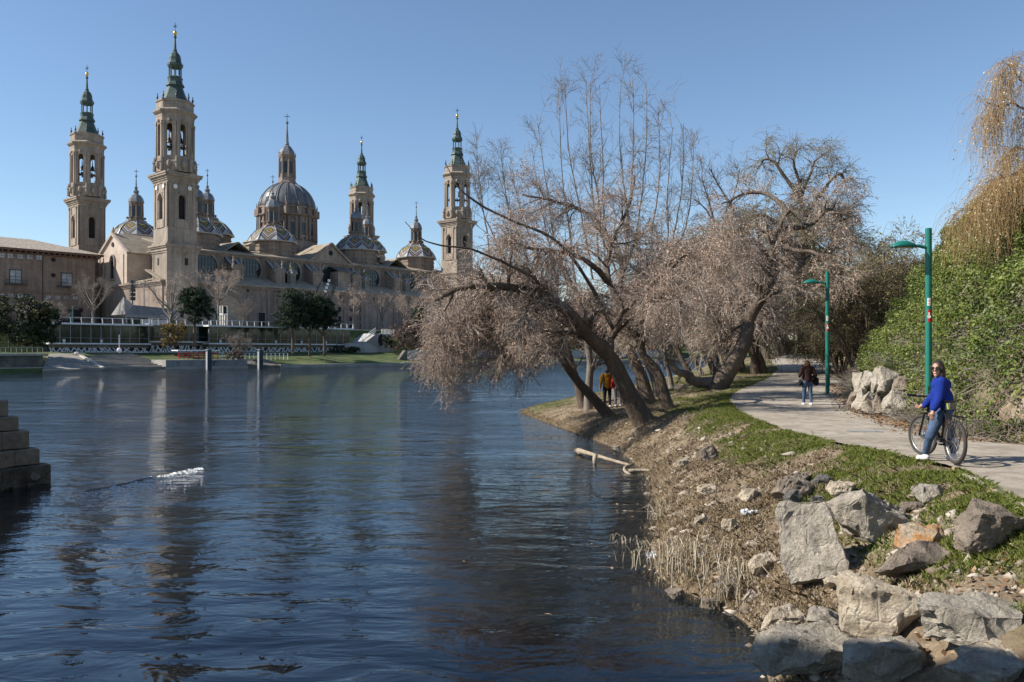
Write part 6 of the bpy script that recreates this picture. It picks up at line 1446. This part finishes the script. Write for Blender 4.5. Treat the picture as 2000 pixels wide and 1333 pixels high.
def cloth(name, col, scale=30, b=.01):
    k = lambda f: tuple(c*f for c in col)
    return surf(name, [(.3, k(.75)), (.7, k(1.2))], 5.0, .9, b, scale, .3, (1,1,1), 0, .2)
M_skin = plain('skin', (.46,.27,.19), .55, 0, .4, .08)
M_hair_d = surf('dark hair', [(.3,(.012,.009,.008)),(.7,(.035,.022,.018))], 6, .5, .02, 40, .4, (1,1,.2))
M_hair_r = surf('auburn hair', [(.3,(.09,.03,.012)),(.7,(.21,.085,.035))], 6, .55, .03, 40, .4, (1,1,.3))
M_jean = cloth('blue denim', (.075,.115,.20)); M_shoe = plain('white trainers', (.74,.72,.72), .6)
def head(f, c, face, hairmat, long=True, r=.098):
    """head with face turned along the unit vector face"""
    fz = math.atan2(face[1], face[0])-math.pi/2; c = np.asarray(c, float); fx = np.array([face[0], face[1], 0]); sx_ = np.array([-face[1], face[0], 0])
    up = np.array([0,0,1.])
    segs = [(c+up*.015, r, (.80,.98,1.12), fz), (c+fx*.03-up*.065, r*.62, (.82,.9,.8), fz), (c+fx*.105-up*.012, .016, (1,1,1.5), fz), (c+fx*.092-up*.002, .013, (1,1,1.6), fz), (c+fx*.089-up*.060, .016, (1.5,.8,.5), fz), (c+fx*.074-up*.10, .022, (1.2,1,.8), fz), (c+sx_*.078, .02, (.5,1,1.6), fz), (c-sx_*.078, .02, (.5,1,1.6), fz)]
    return segs
# woman astride her bicycle, looking back over her shoulder
d = 13.55; zf = float(zg((1800-1000)/F*13.7, 13.7))+.03
bw = np.array([6.86, 13.55, zf])
cy = empty('person', tuple(bw), 0, 'woman in blue sweater, jeans and sunglasses standing astride a bicycle', 'person')
f = Fig(cy, bw)
def Q(px, py, dd=0.): return P(px, py, d+dd)
hip = Q(1838,806); hl, hr = Q(1834,812,-.08), Q(1845,812,.10)
kl, al, tl = Q(1816,853,-.05), Q(1808,889,.10), Q(1794,899,.16)
kr_, ar, tr_ = Q(1856,850,.08), Q(1862,882,.05), Q(1852,890,.10)
al[2] = zf+.10; tl[2] = zf+.035; ar[2] = zf+.12; tr_[2] = zf+.045
sh_l, sh_r, el_l, wr_l = Q(1838,747,-.15), Q(1841,745,.17), Q(1834,781,-.20), Q(1823,802,-.20)
el_r, wr_r = Q(1822,775,.26), Q(1806,792,.34)
neck, hd = Q(1834,737), Q(1831,721.5)
face = nrm(np.array([-.74,-.67])); face3 = np.array([*face,0])
hand = Q(1821,812,-.20)
segs = head(f, hd, face, M_hair_d)+[(neck+np.array([0,0,-.05]), hd+np.array([0,0,-.04]), .05, .047), (Q(1836,770), hip, .12, .11), (hip, kl, .07, .05), (hip, kr_, .07, .05), (kl, al, .048, .035), (kr_, ar, .048, .035), (sh_l, el_l, .045, .038), (el_l, wr_l, .036, .027), (sh_r, el_r, .045, .038), (el_r, wr_r, .036, .027), (sh_l, sh_r, .06, .06), (Q(1838,750), Q(1836,775), .11, .12)]
for wr, hdp, sx2 in ((wr_l, hand, -1), (wr_r, wr_r+np.array([-.07,.05,-.02]), 1)):
    v_ = nrm(hdp-wr); s2 = nrm(np.cross(v_, np.array([.2,1,.1]))); pc = wr+v_*.055
    segs += [(wr, pc, .026, .034), (pc-s2*.014, pc+s2*.016+v_*.02, .024, .024)]
    for k, (o_, l_) in enumerate(((-.03,.070),(-.011,.082),(.008,.077),(.026,.062))):
        a = pc+v_*.03+s2*o_; m1 = a+v_*l_*.55+np.array([.006,0,0]); m2 = m1+(v_*.7+np.array([.35,.1,-.2])*.8)*l_*.45; segs += [(a, m1, .0095, .009), (m1, m2, .009, .0075)]
    a = pc-s2*.03-v_*.01; m1 = a-s2*.022+v_*.03; segs += [(a, m1, .011, .0105), (m1, m1+v_*.028, .0105, .008)]
f.part('body', segs, M_skin, .0075, 3)
up_ = np.array([0,0,1.])
hc = hd-face3*.018
hs = [(hc+up_*.028, .107, (.92,1.0,1.08), 0), (hc-face3*.05-up_*.03, .085, (1,1,1.2), 0)]
sxv = np.array([-face[1], face[0], 0])
for s_ in (-1, 1): hs += [(hc+sxv*s_*.085+face3*.02+up_*.03, hc+sxv*s_*.088-face3*.01-up_*.11, .032, .03)]
hs += [(hc-sxv*.0+sxv*.082+face3*.035-up_*.05, hc+sxv*.075+face3*.06-up_*.24, .034, .018), (hc-face3*.06-up_*.06, hc-face3*.075-up_*.15, .07, .035), (hc+face3*.05+up_*.10+sxv*.03, hc+sxv*.085+face3*.055+up_*.0, .028, .022), (hc+face3*.05+up_*.10-sxv*.03, hc-sxv*.08+face3*.05+up_*.03, .026, .02)]
f.part('hair', hs, M_hair_d, .010, 3)
q = MB(tuple(f.b)); ec = hd+face3*.098+up_*.012
for s_ in (-1, 1):
    q.tf = Matrix.Translation(tuple(ec+sxv*s_*.034+f.b*0)) @ Matrix.Rotation(math.atan2(face[1],face[0]), 4, 'Z') @ Matrix.Rotation(R(90), 4, 'Y'); q.lathe(0,0,[(.026,-.006),(.030,0),(.026,.006)],12)
q.tf = Matrix(); q.bar(tuple(ec+sxv*.012), tuple(ec-sxv*.012), .008)
for s_ in (-1, 1): q.bar(tuple(ec+sxv*s_*.062), tuple(ec+sxv*s_*.082-face3*.09), .007)
q.build('sunglasses', plain('black sunglasses',(.01,.01,.012),.15), cy)
M_swt = cloth('royal blue knit', (.012,.035,.27), 55, .02)
sw = [(Q(1838,752), .155, (.95,1.15,.8), 0), (Q(1837,768), Q(1839,790), .15, .165), (Q(1843,775), Q(1845,792), .14, .15), (sh_l+up_*.0, el_l, .082, .075), (el_l, wr_l+(el_l-wr_l)*.15, .074, .052), (sh_r, el_r, .08, .07), (el_r, wr_r, .07, .05), (sh_l, sh_r, .085, .085), (neck-up_*.03, neck-up_*.075, .068, .09), (Q(1832,796), Q(1848,797), .125, .13)]
f.part('sweater', sw, M_swt, .014, 5)
f.part('jeans', [(Q(1836,803), Q(1842,803), .15, .15), (hl, kl, .105, .076), (kl, al+np.array([0,0,.03]), .07, .052), (hr, kr_, .105, .076), (kr_, ar+np.array([0,0,.03]), .07, .052)], M_jean, .012, 4)
for a, t in ((al, tl), (ar, tr_)):
    hl_ = a+np.array([.0,-.03,-.05]); f.part('shoe', [(hl_, t, .048, .042), (a-up_*.03, a-up_*.06, .045, .048)], M_shoe, .009, 2)
# ------------------------------------------------------------------ bicycle
rw = np.array([6.83, 13.02]); fwd = nrm(np.array([.03,1.])); zb = float(zg(6.84,13.5))+.035; WR = .345
bb = np.array([*rw, zb]); bk = empty('bicycle', tuple(bb), 0, 'black mountain bicycle with rear rack held between the woman\'s legs', 'bicycle')
def L3(y, x, z): v = fwd*y+np.array([fwd[1],-fwd[0]])*x; return np.array([v[0], v[1], z])
M_tyre = plain('grey rubber tyre', (.045,.038,.035), .85); M_bk = plain('black bicycle paint', (.012,.012,.014), .3); M_alloy = plain('bright alloy', (.42,.42,.43), .35, .8)
def wheel(c, ang, parent):
    w = empty('wheel', tuple(c)); w.parent = parent; w.rotation_euler = (0,0,ang)
    for nm, r_, t_, mt in (('tyre', WR-.030, .030, M_tyre), ('rim', WR-.062, .013, M_alloy)):
        q = MB(); n = 40; pts = [(0, r_*math.cos(2*math.pi*k/n), r_*math.sin(2*math.pi*k/n)) for k in range(n+1)]; q.tube(pts, t_, 8, False); q.build(nm, mt, w, True)
    q = MB()
    for k in range(28):
        a = 2*math.pi*k/28; s = .025*(1 if k % 2 else -1); q.bar((s,0,0),(0,(WR-.06)*math.cos(a),(WR-.06)*math.sin(a)),.0028)
    q.build('spokes', M_alloy, w)
    q = MB(); q.tube([(-.05,0,0),(.05,0,0)],.022,10); q.tube([(.022,0,0),(.026,0,0)],.08,18); q.build('hub_and_disc', M_alloy, w)
wheel(L3(0,0,WR), math.atan2(-fwd[0],fwd[1]), bk); wheel(L3(1.09,0,WR), math.atan2(-fwd[0],fwd[1])+R(14), bk)
BBp, ST, HT, HB = L3(.44,0,.30), L3(.30,0,.82), L3(.87,0,.86), L3(.90,0,.74)
q = MB()
for a, b, r_ in ((BBp,ST,.018),(ST,HT-np.array([0,0,.04]),.02),(BBp,HB,.024),(HT,HB,.024)): q.tube([tuple(a),tuple(b)],r_,10)
for s in (-.055,.055): q.tube([tuple(BBp+L3(0,s*.6,0)),tuple(L3(0,s,WR))],.011,8); q.tube([tuple(ST+L3(0,s*.3,-.05)),tuple(L3(0,s,WR))],.010,8)
q.build('frame', M_bk, bk)
q = MB()
for s in (-.06,.06): q.tube([tuple(HB+L3(0,s,-.02)),tuple(L3(1.09,s,WR))],.017,8)
q.bar(tuple(HB+L3(0,-.06,-.02)),tuple(HB+L3(0,.06,-.02)),.035); q.build('fork', M_bk, bk)
q = MB(); q.tube([tuple(HT),tuple(L3(.86,0,.96)),tuple(L3(.93,0,1.0))],.017,8); q.tube([tuple(L3(.88,-.33,1.02)),tuple(L3(.93,-.12,1.0)),tuple(L3(.93,.12,1.0)),tuple(L3(.88,.33,1.02))],.014,8); hb = q.build('handlebar', M_bk, bk)
for s in (-1,1):
    q = MB(); q.tube([tuple(L3(.885,.20*s,1.012)),tuple(L3(.875,.345*s,1.022))],.02,8); q.build('grip', M_bk, hb); q = MB(); q.tube([tuple(L3(.93,.16*s,1.0)),tuple(L3(.99,.24*s,.99))],.006,6); q.build('brake_lever', M_alloy, hb)
q = MB(); q.tube([tuple(ST),tuple(L3(.26,0,.94))],.014,8); q.build('seat_post', M_alloy, bk)
q = MB(); q.tf = Matrix(); 
q.add([tuple(L3(.12,-.075,.965)),tuple(L3(.12,.075,.965)),tuple(L3(.24,.05,.972)),tuple(L3(.40,.018,.96)),tuple(L3(.40,-.018,.96)),tuple(L3(.24,-.05,.972)),tuple(L3(.13,-.06,.915)),tuple(L3(.13,.06,.915)),tuple(L3(.39,.01,.92)),tuple(L3(.39,-.01,.92))],[(0,1,2,5),(5,2,3,4),(1,0,6,7),(1,7,8,3,2),(0,5,4,9,6),(3,8,9,4),(6,9,8,7)]); q.build('saddle', M_bk, bk)
q = MB()
for s in (-.065,.065):
    q.tube([tuple(L3(.20,s,.74)),tuple(L3(-.22,s,.74))],.006,6); q.tube([tuple(L3(-.02,s,WR+.02)),tuple(L3(-.12,s,.74))],.006,6); q.tube([tuple(L3(-.02,s,WR+.02)),tuple(L3(.02,s,.74))],.006,6); q.tube([tuple(L3(-.2,s,.74)),tuple(L3(-.16,s*1.7,.42))],.005,6)
for y in (.15,.0,-.1,-.2): q.tube([tuple(L3(y,-.065,.74)),tuple(L3(y,.065,.74))],.005,6)
q.build('rear_rack', M_bk, bk)
q = MB(); q.lathe(*L3(.44,0,0)[:2],[(.0,0),(.0,0)],6) if False else q.tube([tuple(L3(.44,.06,.30)),tuple(L3(.44,.066,.30))],.095,20); q.build('chainring', M_bk, bk)
for s, a in ((1, R(-20)), (-1, R(160))):
    q = MB(); e_ = L3(.44+.17*math.cos(a), s*.09, .30+.17*math.sin(a)); q.bar(tuple(L3(.44,s*.08,.30)),tuple(e_),.02); c_o = q.build('crank', M_alloy, bk); q = MB(); q.box(tuple(e_-np.array([.05,.045,.012])),tuple(e_+np.array([.05,.045,.012]))); q.build('pedal', M_bk, c_o)
q = MB()
for s in (.035,.05): q.tube([tuple(L3(.44,.06,.30+.09*(1 if s > .04 else -1))),tuple(L3(0,.05,WR+.035*(1 if s > .04 else -1)))],.005,5)
q.tube([tuple(L3(0,.045,WR)),tuple(L3(0,.055,WR))],.045,14); q.tube([tuple(L3(.02,.06,WR-.05)),tuple(L3(.05,.06,WR-.14))],.012,6); q.build('chain_and_gears', M_iron, bk)
q = MB(); q.box(tuple(L3(.06,-.05,.84)-np.array([0,0,0])),tuple(L3(.14,.05,.94))); q.build('saddle_bag', cloth('grey saddle bag',(.12,.11,.10)), bk)
q = MB(); q.tube([tuple(L3(.13,-.06,.93)),tuple(L3(.08,-.065,.84))],.012,6); q.build('reflective_strap', plain('fluorescent strap',(.30,.42,.04),.5), bk)
# ------------------------------------------------------------------ walkers
def walker(px, py, hgt_px, d, label, jacket, trous, hairm, shoe=M_shoe, stride=.12, arm=.06, hood=False, long_hair=False, bags=False, head_cap=None, turn=0.0, wide=1.0, bent=False):
    c_ = hit(px, py); d = c_[1] if d < 60 else d; x = (px-1000)/F*d; z = max(float(zg(x, d)), 0)+.02; Hm = hgt_px*d/F; b = np.array([x, d, z]); e = empty('person', tuple(b), turn, label, 'person')
    f = Fig(e, (0,0,0)); s = Hm/1.72; V_ = lambda x, y, z: np.array([x, y, z])*s
    hipz = .90; K = [V_(-.10,-stride*.2,hipz), V_(-.11,stride*.55,.49), V_(-.11,stride*.9,.09)], [V_(.10,0,hipz), V_(.11,-.02,.48), V_(.11,-stride*1.1,.10)]
    shz = 1.42; S_ = [V_(-.19*wide,0,shz), V_(.19*wide,0,shz)]
    if bent: E = [V_(-.30,-.04,1.15), V_(.30,-.04,1.15)]; Wt = [V_(-.24,.20,1.10), V_(.26,.20,1.05)]
    else: E = [V_(-.26*wide,-.03-arm,1.14), V_(.26*wide,-.03+arm,1.14)]; Wt = [V_(-.29*wide,.04-arm,.88), V_(.29*wide,.06+arm,.88)]
    hd = V_(0,.02,1.60); fc = np.array([0.,1.])
    segs = head(f, hd, fc, None, r=.095*s)+[(V_(0,0,1.42), V_(0,.01,1.56), .055*s, .05*s), (V_(0,0,1.3), V_(0,0,.95), .12*s, .12*s)]
    for i in (0,1):
        segs += [(K[i][0],K[i][1],.07*s,.05*s),(K[i][1],K[i][2],.045*s,.034*s),(S_[i],E[i],.045*s,.036*s),(E[i],Wt[i],.034*s,.026*s)]
        hv = V_(0,.015,-.07) if not bent else V_(0,.06,-.03); pc = Wt[i]+hv*.6; segs += [(Wt[i], pc, .028*s, .034*s)]
        for o_ in (-.022,-.008,.008,.022): segs += [(pc+V_(0,o_,0)+hv*.4, pc+V_(-.006,o_*1.1,0)+hv*1.25, .010*s, .008*s)]
        segs += [(pc+V_(0,.028,.0), pc+V_(0,.045,-.03), .011*s, .009*s)]
    f.part('body', segs, M_skin, .011, 2)
    jk = [(V_(0,-.01,1.28), .19*s*wide, (1,.62,1.0), 0), (V_(0,0,1.2), V_(0,0,.98), .155*s*wide, .165*s*wide), (V_(-.07,0,1.1), V_(-.08,0,.93), .12*s, .125*s), (V_(.07,0,1.1), V_(.08,0,.93), .12*s, .125*s), (S_[0], S_[1], .085*s, .085*s), (V_(0,-.01,1.40), V_(0,0,1.48), .09*s, .065*s)]
    for i in (0,1): jk += [(S_[i],E[i],.082*s*wide,.07*s*wide),(E[i],Wt[i],.068*s*wide,.05*s)]
    if hood: jk += [(V_(0,-.09,1.44), .10*s, (1.1,.7,.9), 0)]
    f.part('jacket', jk, jacket, .014, 4)
    tr = [(V_(-.06,0,.93), V_(.06,0,.93), .135*s, .135*s)]
    for i in (0,1): tr += [(K[i][0],K[i][1],.105*s,.075*s),(K[i][1],K[i][2]+V_(0,0,.02),.07*s,.055*s)]
    f.part('trousers', tr, trous, .013, 3)
    for i in (0,1): a = K[i][2]; f.part('shoe', [(a+V_(0,-.05,-.045), a+V_(0,.15,-.055), .045*s, .04*s), (a, a+V_(0,0,-.03), .045*s, .05*s)], shoe, .011, 2)
    hh = [(hd+V_(0,-.015,.03), .105*s, (.95,1,1.05), 0)]
    if long_hair: hh += [(hd+V_(0,-.03,-.03), .105*s, (1.12,.95,1.0), 0), (hd+V_(-.07,-.02,-.05), .05*s, (1,1,1.2), 0), (hd+V_(.07,-.02,-.05), .05*s, (1,1,1.2), 0)]
    else: hh += [(hd+V_(0,-.04,-.03), .08*s, (1,.8,1), 0)]
    f.part('hair', hh, hairm, .012, 2)
    return e, V_, Wt
w_, V_, Wt = walker(1577, 793, 87, 30.3, 'woman with auburn hair, dark jacket and jeans walking away on the path', cloth('dark brown jacket',(.035,.016,.016)), M_jean, M_hair_r, long_hair=True, bent=True, stride=.10)
Wb = np.array(w_.location)
def bag(nm, c, sz, lab, strap):
    e = empty('handbag', tuple(Wb+c-np.array([0,0,sz[2]/2])), R(8), lab, 'bag'); me = boulder_mesh(hash(nm) % 50, sz[0], sz[1], sz[2], 26, 4, .03); me.materials.append(cloth('black leather bag',(.012,.012,.013))); o = link('pouch', me, e); o.location = (0,0,sz[2]/2)
    q = MB(); q.tube([tuple(np.array(p_)-(c-np.array([0,0,sz[2]/2]))) for p_ in resample(strap, 8)], .012, 6); q.build('strap', M_bk, e)
bag('a', V_(-.27,.0,.86), (.17,.2,.24), 'black shoulder bag at the left hip of the walking woman', [V_(-.26,0,.95), V_(-.20,-.07,1.2), V_(-.13,-.05,1.47), V_(-.10,.06,1.44)])
bag('b', V_(.33,.02,.90), (.19,.24,.34), 'black tote bag hanging on the right arm of the walking woman', [V_(.33,-.05,1.05), V_(.33,-.02,1.2), V_(.30,.05,1.14), V_(.32,.09,1.04)])
walker(1186, 797, 75, 38.2, 'man in mustard jacket and black trousers facing the river', cloth('mustard quilted jacket',(.36,.17,.018),14,.03), cloth('black trousers',(.016,.016,.022)), M_hair_d, hood=True, wide=1.12, stride=.06, turn=R(4))
walker(1207, 796, 72, 39.2, 'person in red top and grey trousers half hidden by the great trunk', cloth('red top',(.45,.015,.03)), cloth('grey trousers',(.22,.22,.25)), M_hair_d, stride=.04)
walker(1579.5, 684, 30, 86, 'tiny distant walker in dark blue at the crest of the path', cloth('navy coat',(.015,.02,.06)), cloth('black trousers',(.016,.016,.022)), M_hair_d)
